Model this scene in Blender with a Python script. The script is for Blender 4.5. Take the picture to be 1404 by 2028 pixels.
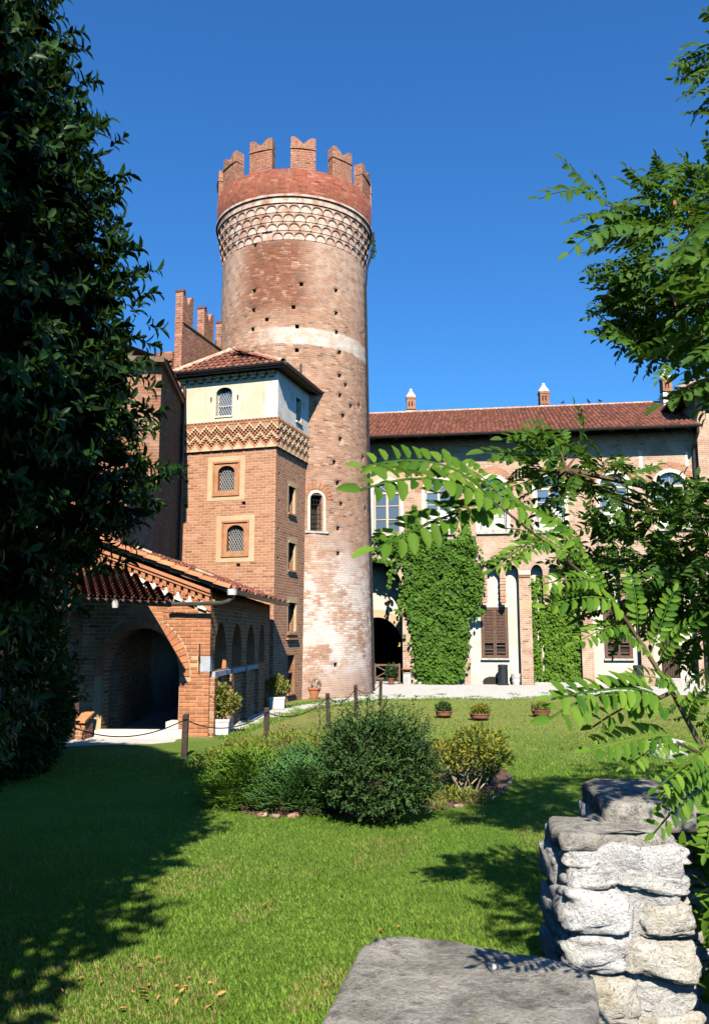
import bpy, bmesh, math, random
import numpy as np
from mathutils import Vector, Matrix
from mathutils.geometry import tessellate_polygon

for o in list(bpy.data.objects): bpy.data.objects.remove(o)
scene = bpy.context.scene
COL = scene.collection
rng = np.random.default_rng(7)
random.seed(7)

# ------------------------------------------------------------ camera, sky, sun, exposure
CAM_H = 2.0
FPX, CX, CY = 1650.0, 702.0, 1014.0
PITCH = math.atan(246 / FPX)
cd = bpy.data.cameras.new('camera'); cam = bpy.data.objects.new('camera', cd); COL.objects.link(cam)
cam.location = (0, 0, CAM_H); cam.rotation_euler = (math.pi / 2 + PITCH, 0, 0)
cd.sensor_fit = 'VERTICAL'; cd.sensor_height = 36.0; cd.sensor_width = 24.9; cd.lens = 36.0 * FPX / 2028
cd.clip_start = 0.05; cd.clip_end = 3000
cd.dof.use_dof = True; cd.dof.focus_distance = 20.0; cd.dof.aperture_fstop = 11.0
scene.camera = cam

SUN_EL = math.radians(41.0); SUN_DIR = Vector((0.025, -0.76, 0.0)).normalized()   # towards the sun, horizontal
world = bpy.data.worlds.new('World'); scene.world = world; world.use_nodes = True
wn = world.node_tree.nodes; wl = world.node_tree.links; wn.clear()
wo = wn.new('ShaderNodeOutputWorld'); bg = wn.new('ShaderNodeBackground'); sk = wn.new('ShaderNodeTexSky')
sk.sky_type = 'NISHITA'; sk.sun_disc = False; sk.sun_elevation = SUN_EL
sk.sun_rotation = math.atan2(SUN_DIR.x, SUN_DIR.y)
sk.altitude = 0; sk.air_density = 1.5; sk.dust_density = 0.0; sk.ozone_density = 10.0
bg.inputs[1].default_value = 0.094
hs_ = wn.new('ShaderNodeMix'); hs_.data_type = 'RGBA'; hs_.blend_type = 'MULTIPLY'; hs_.inputs[0].default_value = 1.0; hs_.inputs[7].default_value = (0.36, 0.72, 1.0, 1)   # deep polarised blue
wl.new(sk.outputs[0], hs_.inputs[6]); wl.new(hs_.outputs[2], bg.inputs[0]); wl.new(bg.outputs[0], wo.inputs[0])
sd = bpy.data.lights.new('sun', 'SUN'); sun = bpy.data.objects.new('sun', sd); COL.objects.link(sun)
sd.energy = 5.0; sd.angle = math.radians(0.53); sd.color = (1.0, 0.93, 0.82)
sv = Vector((SUN_DIR.x * math.cos(SUN_EL), SUN_DIR.y * math.cos(SUN_EL), math.sin(SUN_EL)))
sun.rotation_euler = sv.to_track_quat('Z', 'Y').to_euler(); sun.location = (0, -20, 30)
vs = scene.view_settings
vs.view_transform = 'Standard'; vs.look = 'None'; vs.exposure = 0.8; vs.gamma = 1.0; vs.use_curve_mapping = False
scene.cycles.max_bounces = 6; scene.cycles.diffuse_bounces = 0; scene.cycles.transparent_max_bounces = 8

def at(u, v, y):
    """point of the photographed pixel (u, v) at the distance y in front of the camera"""
    a = (u - CX) / FPX; t = -(v - CY) / FPX
    r = Vector((a, math.cos(PITCH) - t * math.sin(PITCH), math.sin(PITCH) + t * math.cos(PITCH)))
    r *= y / r.y
    return Vector((r.x, r.y, r.z + CAM_H))
def gnd(u, v):
    a = (u - CX) / FPX; t = -(v - CY) / FPX
    r = Vector((a, math.cos(PITCH) - t * math.sin(PITCH), math.sin(PITCH) + t * math.cos(PITCH)))
    r *= -CAM_H / r.z
    return Vector((r.x, r.y, 0))

# ------------------------------------------------------------ helpers: objects
def tag(o, label=None, cat=None, group=None, kind=None):
    if label: o['label'] = label
    if cat: o['category'] = cat
    if group: o['group'] = group
    if kind: o['kind'] = kind
    return o
def empty(name, loc, label, cat, group=None):
    o = bpy.data.objects.new(name, None); COL.objects.link(o); o.location = loc
    o.empty_display_size = 0.3
    return tag(o, label, cat, group)
def world_loc(o):
    p = Vector(o.location)
    return p + (world_loc(o.parent) if o.parent else Vector((0, 0, 0)))
def link(name, me, parent=None, loc=None, rot=None, scale=None):
    o = bpy.data.objects.new(name, me); COL.objects.link(o)
    if parent: o.parent = parent
    if loc is not None: o.location = Vector(loc) - (world_loc(parent) if parent else Vector((0, 0, 0)))
    if rot is not None: o.rotation_euler = rot
    if scale is not None: o.scale = scale
    return o

class MB:
    """collects faces (world coordinates) and links them as one mesh object with metre UVs"""
    def __init__(s): s.v = []; s.f = []; s.m = []; s.sm = []; s.uv = []; s.r = []
    def face(s, pts, m=0, smooth=False, uv=None, r=0.0):
        i = len(s.v); s.v.extend([tuple(p) for p in pts]); s.f.append(tuple(range(i, i + len(pts))))
        s.m.append(m); s.sm.append(smooth); s.uv.append(uv); s.r.append(r)
    def frame_box(s, o, ex, ey, ez, m=0, r=0.0, skip=()):
        """box from corner o spanned by three vectors"""
        o = Vector(o); ex = Vector(ex); ey = Vector(ey); ez = Vector(ez)
        c = [o, o + ex, o + ex + ey, o + ey, o + ez, o + ex + ez, o + ex + ey + ez, o + ey + ez]
        for k, q in enumerate(((3, 2, 1, 0), (4, 5, 6, 7), (0, 1, 5, 4), (1, 2, 6, 5), (2, 3, 7, 6), (3, 0, 4, 7))):
            if k not in skip: s.face([c[i] for i in q], m, r=r)
    def box(s, x0, x1, y0, y1, z0, z1, m=0, r=0.0):
        s.frame_box((x0, y0, z0), (x1 - x0, 0, 0), (0, y1 - y0, 0), (0, 0, z1 - z0), m, r)
    def tube(s, pts, rad, n=6, m=0, caps=True, smooth=True, r=0.0):
        pts = [Vector(p) for p in pts]
        rads = rad if isinstance(rad, (list, tuple)) else [rad] * len(pts)
        rings = []; up = None
        for i, p in enumerate(pts):
            d = (pts[min(i + 1, len(pts) - 1)] - pts[max(i - 1, 0)]).normalized()
            if up is None: up = Vector((0, 0, 1)) if abs(d.z) < 0.9 else Vector((1, 0, 0))
            a = d.cross(up).normalized(); b = a.cross(d).normalized(); up = b
            rings.append([p + (a * math.cos(2 * math.pi * k / n) + b * math.sin(2 * math.pi * k / n)) * rads[i] for k in range(n)])
        for i in range(len(rings) - 1):
            for k in range(n):
                s.face([rings[i][k], rings[i][(k + 1) % n], rings[i + 1][(k + 1) % n], rings[i + 1][k]], m, smooth, r=r)
        if caps: s.face(rings[0][::-1], m, r=r); s.face(rings[-1], m, r=r)
    def lathe(s, c, prof, n=24, m=0, smooth=True, a0=0.0):
        c = Vector(c)
        for i in range(len(prof) - 1):
            (r0, z0), (r1, z1) = prof[i], prof[i + 1]
            for k in range(n):
                t0 = a0 + 2 * math.pi * k / n; t1 = a0 + 2 * math.pi * (k + 1) / n
                p = [c + Vector((r0 * math.cos(t0), r0 * math.sin(t0), z0)), c + Vector((r0 * math.cos(t1), r0 * math.sin(t1), z0)),
                     c + Vector((r1 * math.cos(t1), r1 * math.sin(t1), z1)), c + Vector((r1 * math.cos(t0), r1 * math.sin(t0), z1))]
                R = max(r0, r1)
                if r0 < 1e-6: p = p[1:]
                elif r1 < 1e-6: p = p[:3]
                s.face(p, m, smooth)
    def prism(s, poly, fn, d0, d1, m=0, m_side=None, back=True, r=0.0):
        """poly in 2-D mapped by fn(a, b, depth); front at d0, back at d1"""
        tr = tessellate_polygon([[Vector((a, b, 0)) for a, b in poly]])
        for t in tr:
            s.face([fn(poly[i][0], poly[i][1], d0) for i in t], m, r=r)
            if back: s.face([fn(poly[i][0], poly[i][1], d1) for i in reversed(t)], m, r=r)
        n = len(poly)
        for i in range(n):
            a, b = poly[i], poly[(i + 1) % n]
            s.face([fn(*a, d0), fn(*b, d0), fn(*b, d1), fn(*a, d1)], m if m_side is None else m_side, r=r)
    def wall(s, outer, holes, fn, reveal, m=0, m_rev=None, off=0.0):
        """flat wall with real openings; reveals run inward by reveal"""
        polys = [outer] + holes
        flat = [p for q in polys for p in q]
        for t in tessellate_polygon([[Vector((a, b, 0)) for a, b in q] for q in polys]):
            s.face([fn(flat[i][0], flat[i][1], off) for i in t], m)
        for q in holes:
            n = len(q)
            for i in range(n):
                a, b = q[i], q[(i + 1) % n]
                s.face([fn(*a, off), fn(*b, off), fn(*b, off + reveal), fn(*a, off + reveal)], m if m_rev is None else m_rev)
    def mesh(s, name, mats, origin=(0, 0, 0), merge=False):
        me = bpy.data.meshes.new(name)
        ox = Vector(origin)
        V = np.array(s.v, dtype=np.float64).reshape(-1, 3)
        W = V - np.array(ox)
        me.from_pydata(W.tolist(), [], s.f)
        me.polygons.foreach_set('material_index', s.m); me.polygons.foreach_set('use_smooth', s.sm)
        uvl = me.uv_layers.new(name='UVMap')
        uv = np.zeros((len(me.loops), 2)); li = 0
        for fi, f in enumerate(s.f):
            k = len(f)
            if s.uv[fi] is not None: uv[li:li + k] = s.uv[fi]
            else:
                p = V[list(f)]
                n = np.cross(p[1] - p[0], p[2] - p[0])
                if k > 3 and np.linalg.norm(n) < 1e-9: n = np.cross(p[2] - p[0], p[3] - p[0])
                h = math.hypot(n[0], n[1]); L = math.sqrt(h * h + n[2] * n[2]) + 1e-12
                if h / L > 0.3:
                    t = np.array([-n[1], n[0], 0]) / h
                    if t[0] < -1e-6 or (abs(t[0]) < 1e-6 and t[1] < 0): t = -t
                    uv[li:li + k, 0] = p @ t; uv[li:li + k, 1] = p[:, 2] if h / L > 0.9 else p[:, 2] * L / h
                else: uv[li:li + k] = p[:, :2]
            li += k
        uvl.data.foreach_set('uv', uv.ravel())
        at_ = me.attributes.new('rnd', 'FLOAT', 'FACE'); at_.data.foreach_set('value', s.r)
        for mt in (mats if isinstance(mats, (list, tuple)) else [mats]): me.materials.append(mt)
        if merge:
            bm = bmesh.new(); bm.from_mesh(me); bmesh.ops.remove_doubles(bm, verts=bm.verts, dist=1e-4); bm.to_mesh(me); bm.free()
        me.update()
        return me
    def build(s, name, mats, parent=None, merge=False, origin=None):
        if parent: org = world_loc(parent)
        elif origin is not None: org = Vector(origin)
        else: org = Vector((0, 0, 0))
        o = bpy.data.objects.new(name, s.mesh(name, mats, org, merge)); COL.objects.link(o)
        if parent: o.parent = parent
        elif origin is not None: o.location = org
        return o

def fast_mesh(name, V, F, mats, rnd=None, smooth=False):
    """V (n,3), F (m,k) arrays -> mesh, quickly"""
    me = bpy.data.meshes.new(name); V = np.ascontiguousarray(V, dtype=np.float32); F = np.ascontiguousarray(F, dtype=np.int32)
    m, k = F.shape
    me.vertices.add(len(V)); me.vertices.foreach_set('co', V.ravel())
    me.loops.add(m * k); me.loops.foreach_set('vertex_index', F.ravel())
    me.polygons.add(m); me.polygons.foreach_set('loop_start', np.arange(0, m * k, k, dtype=np.int32))
    me.polygons.foreach_set('loop_total', np.full(m, k, dtype=np.int32))
    if smooth: me.polygons.foreach_set('use_smooth', np.ones(m, dtype=bool))
    if rnd is not None:
        a = me.attributes.new('rnd', 'FLOAT', 'FACE'); a.data.foreach_set('value', np.ascontiguousarray(rnd, dtype=np.float32))
    for mt in (mats if isinstance(mats, (list, tuple)) else [mats]): me.materials.append(mt)
    me.update(calc_edges=True); me.validate()
    return me

def arch(cx, w, z0, zs, rise, n=10, pointed=False):
    """opening outline, counter-clockwise from bottom left"""
    pts = [(cx - w / 2, z0), (cx + w / 2, z0)]
    for k in range(n + 1):
        t = math.pi * k / n
        if pointed:
            q = abs(math.cos(t)); x = math.cos(t) * w / 2
            z = rise * (1 - q ** 1.9) ** 0.75 if q < 1 else 0
            pts.append((cx + x, zs + z))
        else: pts.append((cx + math.cos(t) * w / 2, zs + math.sin(t) * rise))
    return pts
def ring_pts(cx, zs, r, rise, n, a0=0.0, a1=math.pi):
    return [(cx + r * math.cos(a0 + (a1 - a0) * k / n), zs + rise * math.sin(a0 + (a1 - a0) * k / n)) for k in range(n + 1)]

# ------------------------------------------------------------ helpers: materials
def new_mat(name):
    m = bpy.data.materials.new(name); m.use_nodes = True
    nt = m.node_tree; nt.nodes.clear()
    out = nt.nodes.new('ShaderNodeOutputMaterial'); b = nt.nodes.new('ShaderNodeBsdfPrincipled')
    nt.links.new(b.outputs[0], out.inputs[0])
    return m, nt, b, out
class NT:
    """tiny node-graph writer"""
    def __init__(s, nt): s.nt = nt
    def n(s, typ, **kw):
        x = s.nt.nodes.new(typ)
        for k, v in kw.items(): setattr(x, k, v)
        return x
    def put(s, sock, val):
        if isinstance(val, bpy.types.NodeSocket): s.nt.links.new(val, sock)
        elif isinstance(val, (tuple, list)) and len(val) == 3 and sock.type == 'RGBA': sock.default_value = (*val, 1)
        else: sock.default_value = val
    def math(s, op, a, b=0.0, clamp=False):
        x = s.n('ShaderNodeMath', operation=op, use_clamp=clamp); s.put(x.inputs[0], a); s.put(x.inputs[1], b); return x.outputs[0]
    def mix(s, fac, a, b, mode='MIX'):
        x = s.n('ShaderNodeMix', data_type='RGBA', blend_type=mode); s.put(x.inputs[0], fac); s.put(x.inputs[6], a); s.put(x.inputs[7], b); return x.outputs[2]
    def noise(s, vec, scale, detail=4, rough=0.55, dist=0.0):
        x = s.n('ShaderNodeTexNoise'); x.inputs['Scale'].default_value = scale; x.inputs['Detail'].default_value = detail
        x.inputs['Roughness'].default_value = rough; x.inputs['Distortion'].default_value = dist
        if vec is not None: s.put(x.inputs['Vector'], vec)
        return x.outputs[0]
    def ramp(s, fac, lo, hi, a=0.0, b=1.0):
        x = s.n('ShaderNodeMapRange', interpolation_type='SMOOTHSTEP'); s.put(x.inputs[0], fac)
        for i, q in enumerate((lo, hi, a, b)): x.inputs[i + 1].default_value = q
        return x.outputs[0]
    def uv(s): return s.n('ShaderNodeUVMap').outputs[0]
    def obj(s): return s.n('ShaderNodeTexCoord').outputs['Object']
    def pos(s): return s.n('ShaderNodeNewGeometry').outputs['Position']
    def sep(s, v): x = s.n('ShaderNodeSeparateXYZ'); s.put(x.inputs[0], v); return x.outputs
    def vmath(s, op, a, b):
        x = s.n('ShaderNodeVectorMath', operation=op); s.put(x.inputs[0], a); s.put(x.inputs[1], b); return x.outputs[0]
    def bump(s, h, strength=0.4, dist=0.01):
        x = s.n('ShaderNodeBump'); x.inputs['Strength'].default_value = strength; x.inputs['Distance'].default_value = dist
        s.put(x.inputs['Height'], h); return x.outputs[0]
    def rnd(s):
        a = s.n('ShaderNodeAttribute', attribute_name='rnd'); o = s.n('ShaderNodeObjectInfo')
        return s.math('FRACT', s.math('ADD', a.outputs['Fac'], o.outputs['Random']))

def mat_simple(name, c, rough=0.7, c2=None, nscale=3.0, bump=0.0, bscale=60, metal=0.0, spec=0.4, vary=0.0, detail=5):
    m, nt, b, _ = new_mat(name); g = NT(nt); p = g.pos()
    col = c
    if c2: col = g.mix(g.ramp(g.noise(p, nscale, detail, 0.62), 0.35, 0.68), c, c2)
    if vary:
        r = g.rnd(); k = g.math('ADD', g.math('MULTIPLY', r, 2 * vary), 1 - vary)
        cc = g.n('ShaderNodeCombineColor'); [g.put(cc.inputs[i], k) for i in range(3)]
        col = g.mix(1.0, col, cc.outputs[0], 'MULTIPLY')
    g.put(b.inputs['Base Color'], col)
    b.inputs['Roughness'].default_value = rough; b.inputs['Metallic'].default_value = metal; b.inputs['Specular IOR Level'].default_value = spec
    if bump: g.put(b.inputs['Normal'], g.bump(g.noise(p, bscale, 5, 0.65), bump, 0.02))
    return m

def brick_nodes(g, uv, w=0.26, h=0.083, mort=0.012, smooth=0.3):
    """random value per brick, mortar mask"""
    bt = g.n('ShaderNodeTexBrick', offset=0.5, squash=1.0)
    g.put(bt.inputs['Vector'], uv); g.put(bt.inputs['Color1'], (0, 0, 0)); g.put(bt.inputs['Color2'], (1, 1, 1)); g.put(bt.inputs['Mortar'], (0.5, 0.5, 0.5))
    for k, v in (('Scale', 1.0), ('Mortar Size', mort), ('Mortar Smooth', smooth), ('Bias', 0.0), ('Brick Width', w), ('Row Height', h)): bt.inputs[k].default_value = v
    return g.n('ShaderNodeRGBToBW') and g.math('ADD', bt.outputs[0], 0.0), bt.outputs[1]

def mat_brick(name, c1, c2, mortar, stain=(0.09, 0.05, 0.035), stain_amt=0.5, white=(0.62, 0.52, 0.42), white_amt=0.0, w=0.26, h=0.083, mort=0.012, extra=None, bumps=0.7, wscale=0.9, odd=0.7):
    m, nt, b, _ = new_mat(name); g = NT(nt); uv = g.uv()
    off = g.n('ShaderNodeCombineXYZ'); g.put(off.inputs[1], g.math('MULTIPLY', g.math('SUBTRACT', g.noise(uv, 1.3, 3), 0.5), 0.045)); g.put(off.inputs[0], g.math('MULTIPLY', g.math('SUBTRACT', g.noise(uv, 2.1, 2), 0.5), 0.05))
    uvw = g.vmath('ADD', uv, off.outputs[0])
    rv, fac = brick_nodes(g, uvw, w, h, mort)
    big = g.noise(uv, 0.55, 6, 0.62); fine = g.noise(uv, 26.0, 4, 0.7); mid = g.noise(uv, 4.0, 5, 0.7)
    col = g.mix(rv, c1, c2)
    pale = tuple(min(0.72, 0.55 * x + 0.26 * y) for x, y in zip(c1, (1.0, 0.8, 0.6)))
    col = g.mix(g.math('MULTIPLY', g.ramp(rv, 0.90, 0.97), odd), col, tuple(0.3 * x for x in c2))
    col = g.mix(g.math('MULTIPLY', g.ramp(rv, 0.03, 0.16, 1, 0), odd), col, pale)
    col = g.mix(g.math('MULTIPLY', fac, g.ramp(mid, 0.25, 0.6, 0.55, 1.0)), col, mortar)
    col = g.mix(g.math('MULTIPLY', g.ramp(fine, 0.38, 0.78), 0.4), col, stain)
    col = g.mix(g.math('MULTIPLY', g.ramp(big, 0.42, 0.75), stain_amt), col, g.mix(0.5, col, stain))
    if white_amt:
        wm = g.math('ADD', g.noise(uv, wscale, 7, 0.7, 0.6), g.math('MULTIPLY', g.math('SUBTRACT', rv, 0.5), 0.12))
        col = g.mix(g.math('MULTIPLY', g.ramp(wm, 0.47, 0.68), white_amt), col, white)
    if extra: col, fac = extra(g, uv, col, fac, rv)
    g.put(b.inputs['Base Color'], col); b.inputs['Roughness'].default_value = 0.9; b.inputs['Specular IOR Level'].default_value = 0.15
    hgt = g.math('ADD', g.math('MULTIPLY', g.math('SUBTRACT', 1.0, fac), 1.0), g.math('ADD', g.math('MULTIPLY', fine, 0.6), g.math('MULTIPLY', rv, 0.35)))
    g.put(b.inputs['Normal'], g.bump(hgt, bumps, 0.015))
    return m

def mat_leaf(name, c1, c2, rough=0.55, trans=0.25, tc=None, spec=0.2):
    m, nt, b, out = new_mat(name); g = NT(nt)
    col = g.mix(g.rnd(), c1, c2)
    n = g.noise(g.pos(), 1.7, 3)
    col = g.mix(g.math('MULTIPLY', g.ramp(n, 0.35, 0.7), 0.35), col, tuple(0.45 * x for x in c1))
    g.put(b.inputs['Base Color'], col); b.inputs['Roughness'].default_value = rough; b.inputs['Specular IOR Level'].default_value = spec
    if trans:
        t = g.n('ShaderNodeBsdfTranslucent'); g.put(t.inputs[0], tc if tc else g.mix(0.5, col, (0.25, 0.42, 0.03)))
        mx = g.n('ShaderNodeMixShader'); mx.inputs[0].default_value = trans
        nt.links.new(b.outputs[0], mx.inputs[1]); nt.links.new(t.outputs[0], mx.inputs[2]); nt.links.new(mx.outputs[0], out.inputs[0])
    return m
# ------------------------------------------------------------ materials
def tower_extra(g, uv, col, fac, rv):
    x, z, _ = g.sep(uv)
    rb = g.math('MULTIPLY', g.math('SUBTRACT', rv, 0.5), 0.16)
    n = g.math('ADD', g.noise(uv, 0.8, 6, 0.65, 0.4), rb); n2 = g.math('ADD', g.noise(uv, 3.2, 6, 0.7), rb)
    # red-brown weathering below the corbels
    d = g.math('SUBTRACT', x, -4.95)
    near = g.math('MULTIPLY', g.ramp(g.math('ABSOLUTE', d), 0.7, 1.9, 1, 0), g.math('MULTIPLY', g.ramp(z, 12.6, 13.6), g.ramp(z, 15.4, 16.4, 1, 0.5)))
    red = g.math('MULTIPLY', near, g.ramp(n2, 0.30, 0.5))
    col = g.mix(g.math('MULTIPLY', red, 0.95), col, g.mix(0.8, col, (0.19, 0.058, 0.03)))
    grey = g.math('MULTIPLY', near, g.ramp(g.noise(uv, 1.9, 6, 0.7), 0.52, 0.64))
    col = g.mix(g.math('MULTIPLY', grey, 0.75), col, (0.16, 0.10, 0.07))
    # pale lime wash soaked into the lower wall, brick by brick
    right = g.ramp(x, -5.9, -4.3, 0.7, 1.0)
    lowz = g.math('MULTIPLY', g.ramp(z, 0.3, 1.6, 0.25, 1.0), g.ramp(z, 3.2, 6.4, 1, 0))
    wm = g.math('MULTIPLY', g.math('MULTIPLY', g.ramp(n, 0.42, 0.56), right), lowz)
    wm = g.math('MULTIPLY', wm, g.ramp(fac, 0.0, 0.8, 1.0, 0.75))
    col = g.mix(g.math('MULTIPLY', wm, 0.85), col, (0.72, 0.65, 0.57))
    n3 = g.math('ADD', g.noise(uv, 1.6, 7, 0.75, 0.3), rb)
    low2 = g.math('MULTIPLY', g.ramp(z, 0.25, 1.2), g.ramp(z, 1.6, 5.6, 1, 0))
    col = g.mix(g.math('MULTIPLY', g.math('MULTIPLY', g.ramp(n3, 0.46, 0.62), low2), 0.6), col, (0.72, 0.66, 0.59))
    # paler upper shaft either side of the stain
    hi = g.math('MULTIPLY', g.math('MULTIPLY', g.ramp(z, 12.4, 15.6, 0.1, 0.6), g.ramp(n2, 0.36, 0.6)), g.math('SUBTRACT', 1.0, near))
    col = g.mix(hi, col, (0.64, 0.47, 0.35))
    # smooth plaster band part way up
    w2 = g.math('SUBTRACT', g.noise(uv, 3.2, 6, 0.7), 0.5)
    bx = g.math('ADD', x, g.math('MULTIPLY', w2, 2.2)); ze = g.math('ADD', z, g.math('MULTIPLY', w2, 0.28))
    bm_ = g.math('MULTIPLY', g.math('MULTIPLY', g.ramp(ze, 11.9, 11.98), g.ramp(ze, 12.5, 12.6, 1, 0)), g.ramp(bx, -5.8, -4.4, 0.05, 0.85))
    nb_ = g.noise(uv, 2.4, 6, 0.7)
    col = g.mix(bm_, col, g.mix(g.ramp(nb_, 0.42, 0.66), (0.66, 0.58, 0.49), (0.52, 0.39, 0.28)))
    return col, g.math('MULTIPLY', fac, g.math('SUBTRACT', 1.0, bm_))
M = {}
M['tower'] = mat_brick('tower_brick', (0.57, 0.31, 0.185), (0.27, 0.105, 0.06), (0.44, 0.31, 0.21), stain_amt=0.55, mort=0.012, extra=tower_extra, w=0.215, h=0.076, white=(0.62, 0.46, 0.33), white_amt=0.3, wscale=1.8, odd=0.9)
M['parapet'] = mat_brick('parapet_brick', (0.36, 0.095, 0.048), (0.2, 0.045, 0.026), (0.30, 0.12, 0.075), stain_amt=0.7, white=(0.44, 0.25, 0.17), white_amt=0.35, wscale=5.0, odd=0.45)
M['merlon'] = mat_brick('merlon_brick', (0.44, 0.165, 0.085), (0.28, 0.08, 0.045), (0.5, 0.32, 0.22), stain_amt=0.7, white=(0.5, 0.34, 0.24), white_amt=0.4, wscale=3.0)
M['turret'] = mat_brick('turret_brick', (0.53, 0.25, 0.135), (0.36, 0.145, 0.08), (0.58, 0.42, 0.28), stain_amt=0.35, white=(0.54, 0.29, 0.14), white_amt=0.25, odd=0.35)
M['porch'] = mat_brick('porch_brick', (0.48, 0.2, 0.09), (0.36, 0.14, 0.065), (0.55, 0.38, 0.22), stain_amt=0.35)
M['wing'] = mat_brick('wing_brick', (0.60, 0.38, 0.25), (0.43, 0.235, 0.145), (0.6, 0.48, 0.36), stain_amt=0.5, mort=0.014, white=(0.66, 0.53, 0.41), white_amt=0.65, wscale=1.4)
M['dark_brick'] = mat_brick('palace_brick', (0.36, 0.14, 0.07), (0.25, 0.09, 0.05), (0.38, 0.24, 0.14), stain_amt=0.6, white=(0.45, 0.33, 0.24), white_amt=0.5, wscale=0.35)
def mat_plaster(name, c, c2, c3, s1=0.8, stain=0.6, streak=True, lime=None):
    m, nt, b, _ = new_mat(name); g = NT(nt); uv = g.uv()
    n = g.noise(uv, s1, 6, 0.65, 0.5)
    col = g.mix(g.ramp(n, 0.36, 0.66), c, c2)
    if streak:
        st = g.n('ShaderNodeMapping'); st.inputs['Scale'].default_value = (5.0, 0.45, 1.0); g.put(st.inputs[0], uv)
        sn = g.noise(st.outputs[0], 1.0, 5, 0.65)
        col = g.mix(g.math('MULTIPLY', g.ramp(sn, 0.52, 0.72), stain), col, c3)
    if lime is not None:      # bare lime patch towards the corner, ragged edge
        x, z, _ = g.sep(uv); lx = g.math('ADD', x, g.math('MULTIPLY', g.math('SUBTRACT', g.noise(uv, 3.5, 6, 0.7), 0.5), 1.1))
        col = g.mix(g.ramp(lx, lime - 0.03, lime + 0.03), col, g.mix(g.ramp(g.noise(uv, 2.2, 6, 0.7), 0.45, 0.7), (0.70, 0.67, 0.6), (0.5, 0.47, 0.37)))
    f = g.noise(uv, 14, 5, 0.7)
    col = g.mix(g.math('MULTIPLY', g.ramp(f, 0.5, 0.8), 0.3), col, c3)
    g.put(b.inputs['Base Color'], col); b.inputs['Roughness'].default_value = 0.9; b.inputs['Specular IOR Level'].default_value = 0.2
    g.put(b.inputs['Normal'], g.bump(g.math('ADD', f, g.math('MULTIPLY', n, 2.0)), 0.3, 0.02))
    return m
M['cream'] = mat_plaster('cream_plaster', (0.66, 0.57, 0.42), (0.57, 0.46, 0.31), (0.46, 0.31, 0.17), 1.1, 0.6, True, -10.05)
M['white_plaster'] = mat_plaster('old_white_plaster', (0.70, 0.64, 0.52), (0.62, 0.52, 0.39), (0.46, 0.34, 0.23), 1.2, 0.6)
M['trim'] = mat_plaster('white_trim_plaster', (0.76, 0.71, 0.62), (0.66, 0.58, 0.46), (0.45, 0.33, 0.22), 2.0, 0.3)
M['sand'] = mat_plaster('sand_plaster', (0.58, 0.42, 0.26), (0.52, 0.34, 0.19), (0.42, 0.22, 0.1), 1.5, 0.3)
M['terra'] = mat_simple('terracotta_moulding', (0.47, 0.23, 0.11), 0.85, (0.38, 0.16, 0.075), 4, 0.2, 50)
M['corbel_white'] = mat_simple('lime_washed_corbel', (0.64, 0.49, 0.37), 0.9, (0.45, 0.25, 0.16), 2.6, 0.3, 40, vary=0.15)
M['corbel_pink'] = mat_simple('pale_corbel_panel', (0.66, 0.54, 0.44), 0.9, (0.46, 0.25, 0.16), 2.0, 0.3, 40, vary=0.12)
M['corbel_red'] = mat_simple('corbel_arch_brick', (0.40, 0.19, 0.115), 0.9, (0.54, 0.36, 0.25), 3.0, 0.3, 40, vary=0.2)
M['ring'] = mat_simple('string_course', (0.66, 0.52, 0.41), 0.9, (0.38, 0.17, 0.1), 3.2, 0.5, 30)
M['brick_piece'] = mat_simple('single_brick', (0.46, 0.18, 0.08), 0.9, (0.37, 0.135, 0.06), 7.0, 0.35, 70, vary=0.22)
M['voussoir'] = mat_simple('arch_brick', (0.46, 0.19, 0.085), 0.88, (0.37, 0.135, 0.06), 7.0, 0.25, 70, vary=0.1)
M['mortar'] = mat_simple('mortar', (0.55, 0.39, 0.23), 0.95, (0.46, 0.3, 0.17), 9.0, 0.4, 60)
M['frieze_light'] = mat_simple('frieze_lime', (0.64, 0.49, 0.31), 0.9, (0.54, 0.36, 0.2), 5.0, 0.2, 60)
M['frieze_brick'] = mat_simple('frieze_brick', (0.46, 0.22, 0.115), 0.9, (0.36, 0.15, 0.08), 6.0, 0.3, 60)
M['tile'] = mat_simple('old_roof_tile', (0.30, 0.10, 0.055), 0.9, (0.17, 0.065, 0.045), 7.0, 0.4, 50, vary=0.38)
M['tile_orange'] = mat_simple('new_roof_tile', (0.55, 0.21, 0.085), 0.85, (0.45, 0.16, 0.07), 5.0, 0.3, 50, vary=0.18)
M['tile_bed'] = mat_simple('roof_under_tile', (0.19, 0.075, 0.045), 0.92, (0.12, 0.05, 0.035), 6.0)
M['ridge'] = mat_simple('ridge_tile_mortar', (0.52, 0.36, 0.25), 0.9, (0.4, 0.2, 0.12), 5.0, 0.3, 40, vary=0.15)
M['lead'] = mat_simple('lead_flashing', (0.6, 0.57, 0.52), 0.55, (0.45, 0.42, 0.38), 4.0)
M['gutter'] = mat_simple('gutter_metal', (0.035, 0.036, 0.038), 0.5, (0.06, 0.055, 0.05), 6.0, metal=0.4)
M['copper_pipe'] = mat_simple('brown_downpipe', (0.11, 0.05, 0.03), 0.5, (0.07, 0.035, 0.025), 5.0, metal=0.3)
M['green_pipe'] = mat_simple('green_grey_pipe', (0.07, 0.075, 0.055), 0.45, (0.1, 0.1, 0.08), 5.0, metal=0.5)
M['iron'] = mat_simple('black_iron', (0.012, 0.012, 0.013), 0.6, (0.03, 0.022, 0.017), 20)
M['iron_pale'] = mat_simple('pale_lattice', (0.5, 0.48, 0.45), 0.6)
M['void'] = mat_simple('painted_dark', (0.03, 0.025, 0.02), 0.95)  # near-black colour painted on for the unlit depth of openings
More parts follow.
